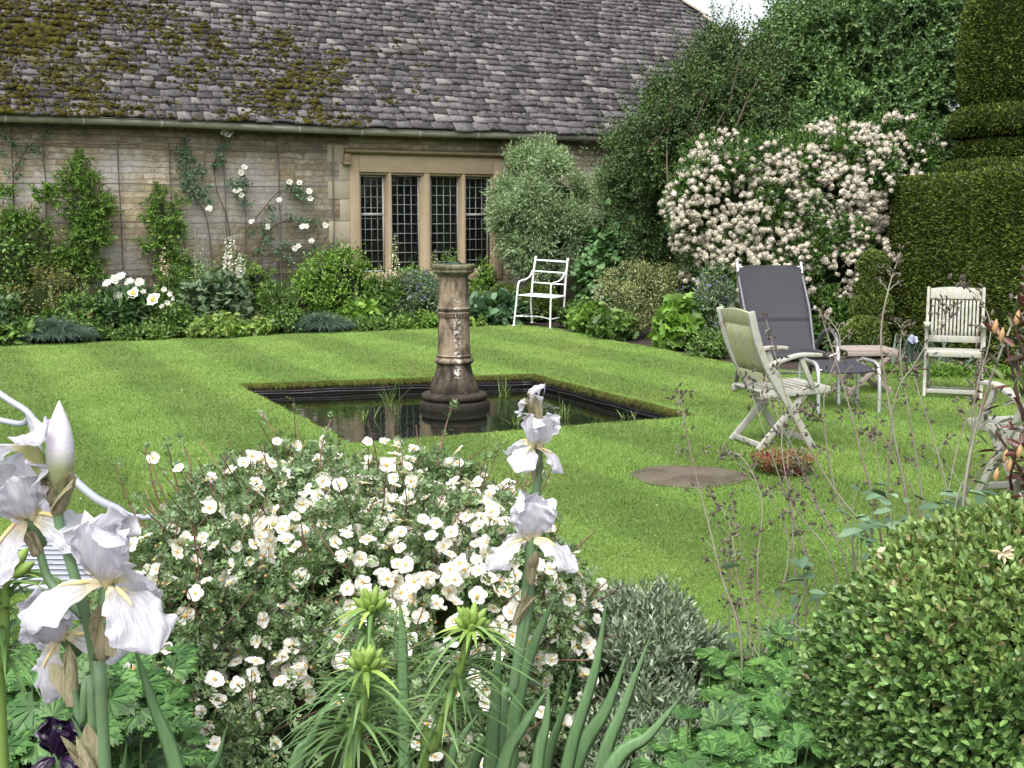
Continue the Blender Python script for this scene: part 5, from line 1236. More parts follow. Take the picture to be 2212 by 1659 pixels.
climber('espalier_fruit_tree', 'broad yellow-green fruit tree trained up the wall left of centre', 'climber', [(165, 345, 14), (170, 375, 22), (150, 392, 16), (187, 410, 30), (125, 420, 24), (92, 425, 16), (205, 452, 34), (232, 450, 18), (165, 470, 24), (200, 500, 30), (170, 520, 24), (215, 520, 22), (175, 560, 28), (120, 552, 24), (95, 560, 20), (150, 575, 24), (200, 590, 24)],
        [[(195, 620), (188, 520), (178, 430), (168, 340)], [(182, 470), (140, 430), (95, 425)], [(188, 520), (225, 470), (240, 450)]], M_PR, tmpl('oval', .34), .075, 201, .27, shoot=True)
climber('espalier_fruit_tree', 'fruit tree branch spreading along the wall at the far left edge', 'climber', [(8, 420, 18), (20, 480, 28), (50, 480, 26), (85, 488, 22), (5, 520, 26), (30, 545, 28), (10, 580, 30), (60, 540, 20)], [[(-20, 620), (10, 520), (60, 482), (100, 488)], [(0, 560), (8, 420)]], M_PR, tmpl('oval', .34), .075, 202, .27, shoot=True)
climber('espalier_fruit_tree', 'narrow fruit tree on the wall between the broad one and the roses', 'climber', [(345, 425, 16), (335, 450, 18), (372, 470, 22), (330, 480, 20), (345, 505, 26), (385, 500, 18), (325, 530, 18), (360, 540, 26), (390, 570, 24), (355, 580, 22), (415, 590, 22), (340, 415, 10), (385, 440, 10)], [[(370, 620), (360, 520), (345, 420)], [(362, 540), (390, 450)]], M_PR, tmpl('oval', .34), .07, 203, .27, shoot=True)
climber('wall_creeper', 'thin dark creeper high on the wall at the far left', 'climber', [(10, 290, 14), (30, 310, 16), (60, 320, 18), (85, 325, 16), (100, 290, 14), (40, 350, 12), (35, 380, 14), (5, 330, 14), (15, 370, 10), (110, 275, 12), (180, 285, 8)], [[(30, 480), (28, 380), (24, 300), (22, 265)], [(28, 380), (60, 320), (110, 280)]], M_RO, T_OV, .045, 204, .5)
climber('climbing_rose', 'tall sparse climbing rose with a white pair of blooms under the gutter', 'climber', [(400, 305, 8), (385, 325, 11), (400, 328, 13), (412, 345, 12), (392, 350, 12), (408, 375, 14), (428, 362, 10), (388, 380, 12), (425, 400, 14), (400, 405, 12), (412, 425, 12), (440, 420, 12), (450, 400, 8), (470, 340, 10), (462, 358, 10), (480, 350, 8), (485, 310, 8), (470, 325, 7), (440, 375, 8), (452, 435, 8)],
        [[(458, 560), (445, 470), (418, 420), (402, 360), (398, 300)], [(505, 560), (490, 470), (468, 410), (465, 350), (482, 290)], [(425, 440), (440, 370), (442, 330)]], M_RO, T_OV, .05, 205, 1.1,
        [(485, 288), (500, 286), (492, 292), (453, 452)], M_WP, .06)
climber('climbing_rose', 'arching blush-white climbing rose nearest the window', 'climber', [(500, 395, 11), (515, 400, 13), (530, 395, 12), (525, 380, 7), (520, 420, 9), (527, 440, 10), (540, 442, 7), (622, 398, 9), (635, 405, 12), (650, 408, 12), (665, 425, 11), (680, 428, 8), (640, 420, 9), (585, 450, 10), (590, 470, 8), (578, 490, 12), (565, 500, 10), (625, 470, 10), (645, 475, 12), (665, 480, 13), (685, 482, 9), (580, 520, 12), (620, 525, 9), (640, 535, 10), (670, 545, 10), (600, 540, 10), (625, 560, 10), (540, 500, 8), (560, 540, 10), (680, 530, 6)],
        [[(528, 590), (530, 500), (528, 430), (518, 375)], [(530, 500), (570, 450), (610, 410), (670, 420)], [(535, 560), (590, 490), (640, 475), (690, 484)], [(540, 580), (600, 540), (670, 540)]], M_RO, T_OV, .046, 206, 1.0,
        [(521, 374), (528, 362), (509, 414), (522, 422), (518, 412), (603, 433), (579, 490), (626, 394), (647, 396), (668, 414), (670, 429), (654, 490), (662, 490), (703, 487), (673, 521), (644, 533), (638, 537), (545, 480)], M_WP, .05)
# =====================================================================
# FOREGROUND
# =====================================================================
def gp(u, v, Y): return AY(u, v, Y)
# red-leaved clump on the lawn
p = G0(1690, 1020); t = thing('sedum_clump', 'low clump of red and green succulent leaves growing in the lawn near the teak chair', 'plant', p); rs = np.random.RandomState(71)
g = G(); n = 950; a = rs.rand(n) * 6.3; r = np.sqrt(rs.rand(n)); P = np.stack([.145 * r * np.cos(a), .16 * r * np.sin(a), .012 * rs.rand(n)], 1); M_RD = leafmat('red_leaf', (.20, .03, .035), (.26, .09, .05), .4, .45, .2, 12, .4, tip=((.17, .27, .06), .42))
shoots(g, rs, P, np.stack([.5 * np.cos(a) * r, .5 * np.sin(a) * r, 1 + 0 * a], 1), .065 + .055 * rs.rand(n), 8, tmpl('oval', .5), .019, .9); g.build('leaves', M_RD, t)

# potentilla ------------------------------------------------------------
L = arr(-.36, 2.85, 0); rs = np.random.RandomState(72)
t = thing('potentilla_bush', 'wide twiggy shrub covered in small white five-petalled flowers in the foreground', 'shrub', L)
def lp(u, v, Y): return gp(u, v, Y) - L
def elp(u, v, Y, rx, rz_, dy): q = lp(u, v, Y); return [q[0], q[1], q[2], rx * Y / F, dy, rz_ * Y / F]
E_ = np.array([elp(700, 1330, 2.95, 400, 330, .50), elp(1010, 1400, 2.75, 270, 330, .42), elp(450, 1430, 2.65, 235, 330, .40), elp(760, 1620, 2.5, 430, 300, .42), elp(600, 1180, 3.1, 230, 190, .35), elp(900, 1180, 3.05, 220, 180, .35), elp(690, 1265, 2.75, 170, 140, .32), elp(430, 1330, 2.5, 120, 110, .22)])
M_PT = leafmat('potentilla_leaf', (.125, .205, .085), (.22, .32, .15), .45, .5, .3, 9, .45)
P, O = bushpts(rs, 40000, E_, 110, .22, .1, .55, .65, -.35, cloc=L)
up_ = arr(0, 0, 1.); D = nrm(O * .6 + up_ * .5 + .6 * rs.randn(len(P), 3)); Nn = nrm(O * .5 + up_ * .6 + .5 * rs.randn(len(P), 3))
g = G(); inst(g, tmpl('pinnate', .42, n=5, l=.55), P, D, Nn, .026 * (.6 + .7 * rs.rand(len(P))));
M_RT2 = leafmat('red_twig', (.13, .055, .045), (.22, .12, .09), .3, .7, 0, 5)
gt = G()
TW = [(250, 1005, 330, 1180), (313, 965, 370, 1130), (362, 965, 400, 1110), (393, 955, 410, 1040), (495, 990, 520, 1100), (715, 905, 690, 1030), (975, 880, 945, 1010), (1120, 1040, 1010, 1110), (1200, 1120, 1110, 1190), (590, 1290, 560, 1560), (540, 1010, 560, 1120), (640, 985, 640, 1080), (870, 960, 860, 1060), (1050, 990, 1020, 1090), (1180, 1010, 1150, 1120), (300, 1080, 430, 1230), (800, 1050, 810, 1150), (1090, 1180, 1010, 1260)]
for (u, v, uu, vv) in TW:
    Y = 2.9 + .3 * rs.rand(); a, b = lp(uu, vv, Y), lp(u, v, Y + .05); m_ = (a + b) / 2 + rs.randn(3) * .008; tube(gt, spline([a, m_, b], 4), np.linspace(.0032, .0014, 9), 5)
    k = 9; tt = rs.rand(k, 1) * .8 + .2; Pq = a + (b - a) * tt; inst(g, tmpl('pinnate', .42, n=5, l=.55), np.concatenate([Pq, [b, b, b]]), rs.randn(k + 3, 3) + nrm(b - a) * 1.3, rs.randn(k + 3, 3) * .5 + up_, .026 * (.6 + .6 * rs.rand(k + 3)))
SPR = []
for i in range(130):
    k = rs.randint(len(P)); 
    if O[k][2] < .1 and rs.rand() < .6: continue
    l = .07 + .11 * rs.rand(); a = P[k] - O[k] * .08; dq = nrm(O[k] * .7 + up_ * .7 + .45 * rs.randn(3)); b = P[k] + dq * l; S2 = spline([a, (a + b) / 2 + rs.randn(3) * .01, b], 4); tube(gt, S2, np.linspace(.0024, .001, 9), 4, caps=False); SPR.append((b, dq))
    kk = 9; tt = rs.rand(kk, 1) * .75 + .25; inst(g, tmpl('pinnate', .42, n=5, l=.55), a + (b - a) * tt, rs.randn(kk, 3) + dq * 1.2, rs.randn(kk, 3) * .5 + up_, .024 * (.6 + .6 * rs.rand(kk)))
for i in range(420):
    k = rs.randint(len(P)); a = P[k] - O[k] * .10; b = P[k] + (up_ * .05 + O[k] * .035 + rs.randn(3) * .035); tube(gt, spline([a, (a + b) / 2 + rs.randn(3) * .008, b], 3), np.linspace(.0024, .0012, 7), 4, caps=False)
for i in range(26):
    e = E_[rs.randint(6)]; q = e[:3] + nrm(rs.randn(3)) * e[3:] * .8; q[2] = max(q[2], .2); tube(gt, spline([arr(rs.randn() * .08, rs.randn() * .06, 0), q * .5 + rs.randn(3) * .05, q], 5), np.linspace(.012, .003, 11), 5)
g.build('foliage', M_PT, t); gt.build('twigs', M_RT2, t, smooth=True)
g = G(); core(g, E_, rs, .40); g.build('shade_core', M_CORE, t)  # added dark fill, shade painted deep in the bush
M_PP = leafmat('potentilla_petal', (.70, .685, .63), (.80, .79, .74), .08, .5, .3, 30, .25)
M_ST = plain('potentilla_stamens', (.66, .40, .06), .8)
def pot_flower(seed, open_=.25, n=5):
    rs = np.random.RandomState(seed); g = G()
    for i in range(n):
        a = i * 2 * pi / n + .12 * rs.randn(); d = arr(cos(a), sin(a), 0); s_ = arr(-sin(a), cos(a), 0); o = open_ + .15 * rs.randn(); w = .0068 * (1 + .1 * rs.randn()); l = .0165 * (1 + .08 * rs.randn()); Pg = np.zeros((5, 5, 3)); dz = .0006 * (i % 2)
        for r_ in range(5):
            tt = r_ / 4; ww = w * (.25 + 1.05 * math.sin(min(1, tt * 1.05) * pi * .62) ** .8) * (1 if r_ < 4 else .62)
            for c_ in range(5):
                x = -1 + c_ / 2; Pg[r_, c_] = d * (.0015 + l * tt * (1 - .08 * x * x * tt)) + s_ * ww * x + arr(0, 0, dz + l * (o * tt - .35 * o * tt * tt) + .0016 * x * x + .0012 * rs.randn() * tt)
        grid(g, Pg)
    for i in range(16):
        a = rs.rand() * 6.3; r = .0042 * math.sqrt(rs.rand()); h = .002 + .0022 * rs.rand(); c = arr(cos(a) * r, sin(a) * r, h); box(g, c, (.0011, .0011, .0011), None, 1)
    blob(g, (0, 0, .001), (.0032, .0032, .0026), rs, 7, 5, .05, 1)
    g.add([(0, 0, -.0005), (.003, 0, -.004), (-.0015, .0026, -.004), (-.0015, -.0026, -.004)], [(0, 1, 2), (0, 2, 3), (0, 3, 1)], 2)
    return g.build('flower', [M_PP, M_ST, LM['mid']], smooth=True, me_only=True)
PF = [pot_flower(i, (.12, .3, .5, .2, .75, 1.2)[i]) for i in range(6)]
P, O = bushpts(rs, 12000, E_, 110, .22, .3, .80, .10, -.1, cloc=L)
pu = np.array([proj(p_ + L) for p_ in P])
# dense drift of bloom from upper middle to lower right, thinner on the left
u_, v_ = pu[:, 0], pu[:, 1]
dn = .13 + .95 * np.exp(-(((u_ - 1020) / 210) ** 2 + ((v_ - 1260) / 150) ** 2)) + .36 * np.exp(-(((u_ - 720) / 260) ** 2 + ((v_ - 1090) / 110) ** 2)) + .45 * np.exp(-(((u_ - 1190) / 110) ** 2 + ((v_ - 1380) / 130) ** 2)) + .22 * np.exp(-(((u_ - 480) / 180) ** 2 + ((v_ - 1450) / 140) ** 2))
cl = nfield(P[:, 0] * 14, P[:, 2] * 14 + P[:, 1] * 7, 5); cl = cl / cl.std(); dn = dn * np.clip(1 + .55 * cl, .15, 2)
idx = np.where(rs.rand(len(P)) < dn * .36)[0]; sel = []
for i in idx:
    if all(np.linalg.norm(P[i] - P[j]) > .018 for j in sel): sel.append(i)
FIX = [(550, 985), (625, 1000), (505, 1075), (583, 1152), (652, 1025), (715, 1075), (815, 1062), (830, 955), (855, 965), (700, 965), (610, 1050), (445, 1412), (595, 1605), (565, 1580), (1180, 1470), (1125, 1535), (980, 1040), (920, 1115), (1200, 1380), (340, 1450), (400, 1330), (565, 1385), (775, 1080), (860, 1130), (895, 970), (1060, 1075)]
pts = []
for (u, v) in FIX:
    k = np.argmin(np.hypot(u_ - u, v_ - v)); q = lp(u, v, P[k][1] + L[1] - .01); pts.append((q, O[k]))
pts += [(P[i] + O[i] * .012, O[i]) for i in sel]; pts += [(b_, d_) for b_, d_ in SPR if rs.rand() < .55]
pts.sort(key=lambda a: np.linalg.norm(a[0] + L - CAMP)); print('potentilla flowers', len(pts))
rest = G(); cache = {}
for k_, (p_, o_) in enumerate(pts):
    d_ = nrm(o_ * .5 + nrm(CAMP - L - p_) * .40 + up_ * .35 + .55 * rs.randn(3)); q = Vector(d_).to_track_quat('Z', 'Y'); me = PF[rs.choice(6, p=[.3, .25, .15, .15, .1, .05])]; s = .72 + .4 * rs.rand()
    tw = Matrix.Rotation(rs.rand() * 6.3, 3, 'Z'); Rm = np.array((q.to_matrix() @ tw))
    if k_ < 100:
        h = mo('flower', me, t, p_); h.rotation_mode = 'QUATERNION'; h.rotation_quaternion = (q.to_matrix() @ tw).to_quaternion(); h.scale = (s, s, s)
    else:
        if me.name not in cache:
            co = np.zeros(len(me.vertices) * 3, np.float32); me.vertices.foreach_get('co', co); fm = {}
            for pl_ in me.polygons: fm.setdefault(pl_.material_index, []).append(tuple(pl_.vertices))
            cache[me.name] = (co.reshape(-1, 3), fm)
        co, fm = cache[me.name]; n0 = rest.n; rest.V.append(co @ Rm.T * s + p_)
        for mi, fl in fm.items():
            by = {}
            for f in fl: by.setdefault(len(f), []).append(f)
            for f in by.values(): rest.F.append(np.array(f) + n0); rest.M.append(np.full(len(f), mi))
        rest.n += len(co)
tag(rest.build('flowers', [M_PP, M_ST, LM['mid']], t, smooth=True), kind='stuff')
# buds and spent heads
g = G(); k = 420; ii = rs.randint(len(P), size=k)
for i in ii: c = P[i] + O[i] * .02 + rs.randn(3) * .01; blob(g, c, (.0038,) * 3, rs, 6, 4, .1, 0 if rs.rand() < .6 else 1)
tag(g.build('buds', [plain('green_bud', (.30, .32, .10), .6), plain('spent_flower', (.34, .19, .07), .8)], t, smooth=True), kind='stuff')

# box ball ----------------------------------------------------------------
c = gp(2190, 1545, 2.06); L = arr(c[0], c[1], 0); rs = np.random.RandomState(73); t = thing('box_ball', 'big rounded box bush with glossy oval leaves in the bottom right foreground', 'shrub', L)
E_ = np.array([[0, 0, c[2], .355, .36, .345], [0, 0, c[2] * .55, .34, .34, c[2] * .6]])
M_BB = leafmat('box_leaf', (.090, .182, .050), (.175, .305, .088), .45, .34, .22, 7, .55, tip=((.22, .19, .08), .012))
M_BTOP = leafmat('box_leaf_top', (.15, .25, .07), (.27, .37, .12), .4, .35, .3, 7, .5, tip=((.32, .25, .13), .06))  # paler, yellower leaf colour for the top of the ball
q = nrm(rs.randn(17000, 3)); P = np.where(q[:, 2:] > 0, q * E_[0][3:], q * arr(.355, .36, c[2])) + arr(0, 0, c[2]); O = nrm(np.where(q[:, 2:] > 0, q / E_[0][3:], q / arr(.355, .36, 1.2)))
lmp = nfield(P[:, 0] * 9 + P[:, 1] * 5, P[:, 2] * 9 - P[:, 1] * 4, 3); P = P + O * (.018 * lmp / lmp.std() - .03 * rs.rand(len(P)))[:, None] * .7
ok = ((nrm(CAMP - L - P) * O).sum(1) > -.25) & (P[:, 2] > .05); P, O = P[ok], O[ok]; D = nrm(O * .9 + up_ * .35 + .45 * rs.randn(len(P), 3))
TB = tmpl('oval', .56); g = G(); topm = P[:, 2] > c[2] + .16 + .06 * rs.randn(len(P))
shoots(g, rs, P[~topm] - D[~topm] * .03, D[~topm], .045 + .02 * rs.rand((~topm).sum()), 8, TB, .0205, .75, pairs=True)
shoots(g, rs, P[topm] - D[topm] * .03, D[topm], .04 + .02 * rs.rand(topm.sum()), 8, TB, .0185, .75, mat=1, pairs=True)
g.build('foliage', [M_BB, M_BTOP], t)
g = G(); blob(g, E_[0][:3], E_[0][3:] * .86, rs, 20, 14, .02); lathe(g, [(.24, .05), (.29, .3), (.30, c[2])], 20); tube(g, [arr(0, 0, 0), arr(0, 0, .4)], .03, 8); g.build('shade_core', M_CORE, t)  # dark body painted as inner shade, plus a short trunk
g = G(); q = gp(2165, 1195, 1.80) - L; O1 = nrm(rs.randn(11, 3) + arr(0, -.6, -.4)); inst(g, tmpl('oval', .4), np.tile(q, (11, 1)), O1, rs.randn(11, 3), .019); q = gp(1895, 1172 + 20, 2.0) - L; inst(g, TB, np.tile(q, (3, 1)), rs.randn(3, 3), rs.randn(3, 3), .016); g.build('dead_leaves', plain('dead_leaf', (.62, .50, .32), .7), t)

# grey-leaved hebe ----------------------------------------------------------
L = arr(gp(1400, 1500, 2.75)[0], 2.75, 0); rs = np.random.RandomState(74); t = thing('hebe_bush', 'low silvery grey small-leaved shrub between the white potentilla and the box ball', 'shrub', L)
def lp(u, v, Y): return gp(u, v, Y) - L
E_ = np.array([elp(1390, 1480, 2.75, 175, 175, .3), elp(1500, 1570, 2.6, 120, 150, .25), elp(1310, 1480, 2.85, 130, 185, .25), elp(1400, 1680, 2.5, 200, 170, .25)])
M_HB = leafmat('hebe_leaf', (.16, .22, .135), (.30, .36, .25), .4, .5, .2, 9, .5)
P, O = bushpts(rs, 3400, E_, 40, .22, .03, .72, .4, -.3, cloc=L); D = nrm(O * .7 + up_ * .6 + .3 * rs.randn(len(P), 3)); g = G()
shoots(g, rs, P - D * .04, D, .06 + .03 * rs.rand(len(P)), 10, tmpl('oval', .34), .0215, .65, pairs=True); g.build('foliage', M_HB, t); g = G(); core(g, E_, rs, .68); g.build('stems', M_CORE, t)  # the stems mesh is only a shade-dark core fill

# hardy geraniums -----------------------------------------------------------
M_GE = leafmat('geranium_leaf', (.055, .145, .035), (.11, .235, .06), .4, .45, .3, 8, .4)
M_GE2 = leafmat('geranium_leaf_light', (.075, .18, .04), (.14, .28, .07), .4, .45, .3, 8, .4)
def geranium(label, lst, seed, mat, size=.072, n=60, base=None):
    rs = np.random.RandomState(seed); L = arr(lst[0][0], 2.3, 0); L = gp(lst[0][0], lst[0][1], lst[0][2]); L[2] = 0; t = thing('geranium_clump', label, 'plant', L); g = G(); gs = G()
    for (u, v, Y, r, k) in lst:
        c = gp(u, v, Y) - L; 
        for i in range(k):
            p_ = c + arr(rs.randn() * r * .5, rs.randn() * r * .5, -abs(rs.randn()) * r * .5 + .01); a = rs.rand() * 6.3; Nn = nrm(arr(0, -.35, 1) + .3 * rs.randn(3)); D = nrm(np.cross(Nn, arr(cos(a), sin(a), 0))); s = size * (.7 + .5 * rs.rand())
            inst(g, T_GE, p_[None], D[None], Nn[None], s); tube(gs, [p_ + D * s * .3, p_ * arr(.8, .8, .55), arr(p_[0] * .6, p_[1] * .6, 0)], [.0015, .002, .002], 4, caps=False)
    g.build('leaves', mat, t); gs.build('stalks', M_GST, t); return t
T_GE = tmpl('palm', .85)
geranium('fresh green geranium leaves at the foot of the box ball, bottom centre right', [(1560, 1590, 2.0, .08, 36), (1500, 1640, 1.9, .07, 26), (1680, 1560, 2.05, .08, 34), (1640, 1640, 1.9, .08, 40)], 301, M_GE)
geranium('geranium leaves in the gap between the grey shrub and the box ball', [(1640, 1440, 2.5, .10, 40), (1700, 1400, 2.5, .08, 30), (1620, 1520, 2.35, .10, 40), (1720, 1480, 2.3, .08, 30), (1600, 1440, 2.6, .07, 20)], 302, M_GE2)
geranium('deep green cut-leaved clump under the white irises at the bottom left', [(90, 1480, 1.5, .08, 40), (190, 1530, 1.45, .06, 30), (30, 1560, 1.45, .07, 34), (230, 1640, 1.5, .07, 40), (120, 1630, 1.45, .07, 34), (300, 1600, 1.8, .07, 24)], 303, M_GE)
geranium('shadowy green leaves filling the bed below the bench at the left edge', [(60, 1400, 2.1, .14, 60), (180, 1450, 2.0, .14, 60), (-40, 1480, 1.9, .12, 50), (260, 1500, 2.2, .12, 50)], 304, M_GE, .075)

# sword-leaved irises -----------------------------------------------------
M_IL = N('iris_leaf'); x, y, z = M_IL.xyz(); cI = M_IL.mix(M_IL.noise(6, 3), (.12, .24, .10), (.20, .34, .15)); cI = M_IL.mix(M_IL.ramp(M_IL.noise(3, 3, .6, M_IL.scale((90, 90, 1.2))), [(.4, .25), (.6, 0.)]), cI, (.05, .12, .05)); M_IL.out(cI, .42, M_IL.bump(M_IL.noise(2, 2, .5, M_IL.scale((300, 300, 2))), .15, .001), spec=.45)
tt_ = M_IL.n('BsdfTranslucent'); M_IL.l(cI, tt_.inputs[0]); xx_ = M_IL.n('MixShader'); xx_.inputs[0].default_value = .25; M_IL.l(M_IL.b.outputs[0], xx_.inputs[1]); M_IL.l(tt_.outputs[0], xx_.inputs[2]); M_IL.l(xx_.outputs[0], M_IL.o.inputs[0]); M_IL = M_IL.m
def sword(t, L, pts, Y, wpx, face=0., name='leaf', tip=.03, y0=0):
    """one sword leaf through photo points base->tip; wpx = width in photo px at mid"""
    Q = [gp(u, v, Y + (0 if len(pts) < 2 else y0 * i)) - L for i, (u, v) in enumerate(pts)]; b = Q[0].copy(); d0 = nrm(Q[0] - Q[1]); k = (Q[0][2] - .02) / max(.2, -d0[2]); k = (Q[0][2] - .02) / max(.3, abs(d0[2])); b = Q[0] + d0 * k; b[2] = .0; b[0] = Q[0][0] * .6 + b[0] * .4
    S_ = spline([b + (Q[0] - b) * f_ for f_ in np.linspace(0, 1, max(2, int(np.linalg.norm(Q[0] - b) / .14)))] + Q[1:], 6); n = len(S_); w = wpx * Y / F * .5; g = G(); V = []
    T = nrm(np.gradient(S_, axis=0))
    for i in range(n):
        tt = i / (n - 1); k = (1 - max(0, (tt - .45) / .55) ** 2.3) if tt > .45 else 1; k = max(k, tip)
        sd = nrm(np.cross(T[i], arr(sin(face), -cos(face), 0.))); nn = np.cross(sd, T[i]); th = .0009 * k
        V += [S_[i] - sd * w * k, S_[i] - sd * w * k * .45 + nn * th * 1.2, S_[i] + nn * th * 2.4, S_[i] + sd * w * k * .45 + nn * th * 1.2, S_[i] + sd * w * k, S_[i] - nn * th]
    g.add(V, [(6 * i + a, 6 * i + (a + 1) % 6, 6 * i + 6 + (a + 1) % 6, 6 * i + 6 + a) for i in range(n - 1) for a in range(6)]); return g.build(name, M_IL, t, smooth=False)
# petals
m = N('iris_petal'); r_ = m.noise(30, 4, .6); x, y, z = m.xyz(); cI = m.mix(m.noise(14, 3), (.74, .735, .80), (.84, .835, .86)); av = m.n('Attribute', attribute_name='vein'); ve = m.noise(1, 4, .6, m.scale((15, 2.2, 9), av.outputs['Vector'])); vt = m.xyz(av.outputs['Vector'])[1]
fine = m.noise(1, 2, .5, m.scale((42, 2.5, 9), av.outputs['Vector'])); cI = m.mix(m.ramp(ve, [(.5, 0.), (.66, .55)]), cI, (.62, .60, .77)); cI = m.mix(m.ramp(fine, [(.52, 0.), (.66, .35)]), cI, (.62, .60, .74)); cI = m.mix(m.ramp(vt, [(.12, .8), (.34, 0.)]), cI, (.72, .66, .44))
b1 = m.bump(fine, .6, .0018); b2 = m.bump(ve, .7, .004, b1); m.out(cI, .55, m.bump(m.noise(90, 3, .7), .25, .0015, b2), spec=.25)
tt_ = m.n('BsdfTranslucent'); m.l(cI, tt_.inputs[0]); xx_ = m.n('MixShader'); xx_.inputs[0].default_value = .45; m.l(m.b.outputs[0], xx_.inputs[1]); m.l(tt_.outputs[0], xx_.inputs[2]); m.l(xx_.outputs[0], m.o.inputs[0]); M_IP = m.m
M_HAFT = leafmat('iris_haft', (.66, .58, .40), (.78, .72, .58), .15, .5, .35, 60, .3)
M_BRD = plain('iris_beard', (.74, .60, .28), .9, 0, 200, .3, .5); m = N('papery_spathe'); fib = m.noise(30, 4, .7, m.scale((14, 14, .8))); cS = m.ramp(fib, [(.3, (.20, .21, .10)), (.5, (.36, .33, .20)), (.65, (.50, .42, .31)), (.8, (.30, .19, .17))]); m.out(cS, .75, m.bump(fib, .5, .002), spec=.2); tt_ = m.n('BsdfTranslucent'); m.l(cS, tt_.inputs[0]); xx_ = m.n('MixShader'); xx_.inputs[0].default_value = .35; m.l(m.b.outputs[0], xx_.inputs[1]); m.l(tt_.outputs[0], xx_.inputs[2]); m.l(xx_.outputs[0], m.o.inputs[0]); M_SPA = m.m
M_IST = plain('iris_stem', (.12, .21, .10), .5, 0, 12, .2)
m = N('iris_bud'); x, y, z = m.xyz(); M_IBUD = m.out(m.mix(m.ramp(z, [(.022, 0.), (.040, 1.)]), m.mix(m.noise(40, 2), (.20, .24, .10), (.30, .33, .17)), (.66, .64, .70)), .4, m.bump(m.noise(300, 2), .4, .001))
M_DP = leafmat('dark_purple_petal', (.020, .006, .035), (.045, .012, .07), .4, .35, .1, 60, .5)
def petal(g, az, L_, W_, a0, a1, pw, cup, ruf, rs, mat=0, haft=3, off=.004, nf=9, tipcurl=0.):
    d = arr(cos(az), sin(az), 0); s_ = arr(-sin(az), cos(az), 0); M_, K_ = 26, 21; P = np.zeros((M_, K_, 3)); c = d * off; ph = rs.rand(3) * 6.3; W_ = W_ * (1 + .10 * rs.randn()); L_ = L_ * (1 + .08 * rs.randn()); a1 = a1 + .18 * rs.randn()
    for i in range(M_):
        t = i / (M_ - 1); a = a0 + (a1 - a0) * t ** pw + tipcurl * max(0, t - .8) * 5; tang = d * cos(a) + up_ * sin(a); nn = -d * sin(a) + up_ * cos(a)
        if i: c = c + tang * L_ / (M_ - 1)
        w = W_ * (.16 + .84 * math.sin(min(1, t * 1.02) ** .85 * pi * .60) ** 1.3) * (1 - .55 * max(0, (t - .82) / .18) ** 2)
        for j in range(K_):
            x = -1 + 2 * j / (K_ - 1); e = abs(x) ** 2.5 * t
            rr = ruf * (e + .25 * (t > .85) * (t - .85) * 6) * (1.25 * math.sin(x * 2.2 * nf * .5 + t * nf * 1.7 + ph[0]) + 1.0 * math.sin(t * nf * 3.1 + x * 3 + ph[1]) + .55 * math.sin(t * 27 + x * 9 + ph[2])) + .0009 * math.sin(x * 11 + ph[1] * 3 + t * 5) * math.sin(t * 13 + ph[0] * 2) + .0022 * math.sin(x * 3.3 + ph[2] + t * 4)
            P[i, j] = c + s_ * w * x * (1 + .05 * math.sin(t * 14 + ph[2])) + nn * (cup * x * x * w / W_ + rr) + tang * (-.10 * L_ * x * x * t)
    h = 4; TX = np.stack(np.broadcast_arrays(np.linspace(-1, 1, K_)[None, :], np.linspace(0, 1, M_)[:, None], np.full((M_, K_), rs.rand())), -1)
    if getattr(g, 'att', None) is None: g.att = []
    g.att += [TX[:h + 1].reshape(-1, 3), TX[h:].reshape(-1, 3)]; grid(g, P[:h + 1], 1); grid(g, P[h:], mat)
    return P
def iris_bloom(name_label, seed, sc=1., dark=False, closed=False):
    """bearded iris bloom as an Empty with petals, beards, ovary; built upright around z=0 at its throat"""
    rs = np.random.RandomState(seed); f = bpy.data.objects.new('bloom', None); COL.objects.link(f); mp = [M_DP, M_DP] if dark else [M_IP, M_HAFT]; a_ = pi / 2
    for k in range(3):
        az = a_ + k * 2 * pi / 3 + .1 * rs.randn(); g = G(); P = petal(g, az, .068 * sc, .024 * sc, .45, -1.05 - .3 * rs.rand(), .7, -.007 * sc, .0034 * sc, rs, tipcurl=.1); g.build('fall', mp, f, smooth=True)
        g = G(); Q = P[3:12, 10] + arr(0, 0, .0015); tube(g, Q, np.array([.0010, .0015, .0018, .0019, .0018, .0016, .0014, .0010, .0005]) * sc, 6); 
        g.build('beard', M_DP if dark else M_BRD, f)
        az += pi / 3 + .12 * rs.randn(); g = G(); petal(g, az, .060 * sc, .026 * sc, 1.05, 1.35 + .8 * rs.rand(), 1.2, .006 * sc, .0056 * sc, rs, nf=8); g.build('standard', mp, f, smooth=True)
    g = G(); tube(g, [arr(0, 0, .004), arr(0, 0, -.012) * sc, arr(0, 0, -.03) * sc], [.005 * sc, .0065 * sc, .0055 * sc], 9); g.build('flower_tube', M_IST, f, smooth=True)
    return f
def put(f, parent, p, tilt=(0, 0, 0), s=1.): f.parent = parent; f.location = tuple(p); f.rotation_euler = tilt; f.scale = (s, s, s)
def spathe(parent, a, b, r, mat=None, name='spathe'):
    g = G(); a = np.asarray(a, float); b = np.asarray(b, float); S_ = spline([a, a + (b - a) * .4 + arr(0, 0, 0), b], 5); tube(g, S_, r * np.array([.55, .66, .72, .74, .72, .68, .62, .52, .4, .24, .05]), 9); rq = np.random.RandomState(int(abs(a[0] * 9999)) % 997); dd = nrm(b - a); n_ = 3; blades(g, np.tile(a + (b - a) * .12, (n_, 1)) + rq.randn(n_, 3) * r * .2, dd + .16 * rq.randn(n_, 3), np.linalg.norm(b - a) * (.75 + .4 * rq.rand(n_)), r * 2.1, .12, rq, 6, fold=.5, tipw=.06, belly=.45); return g.build(name, mat or M_SPA, parent, smooth=True)
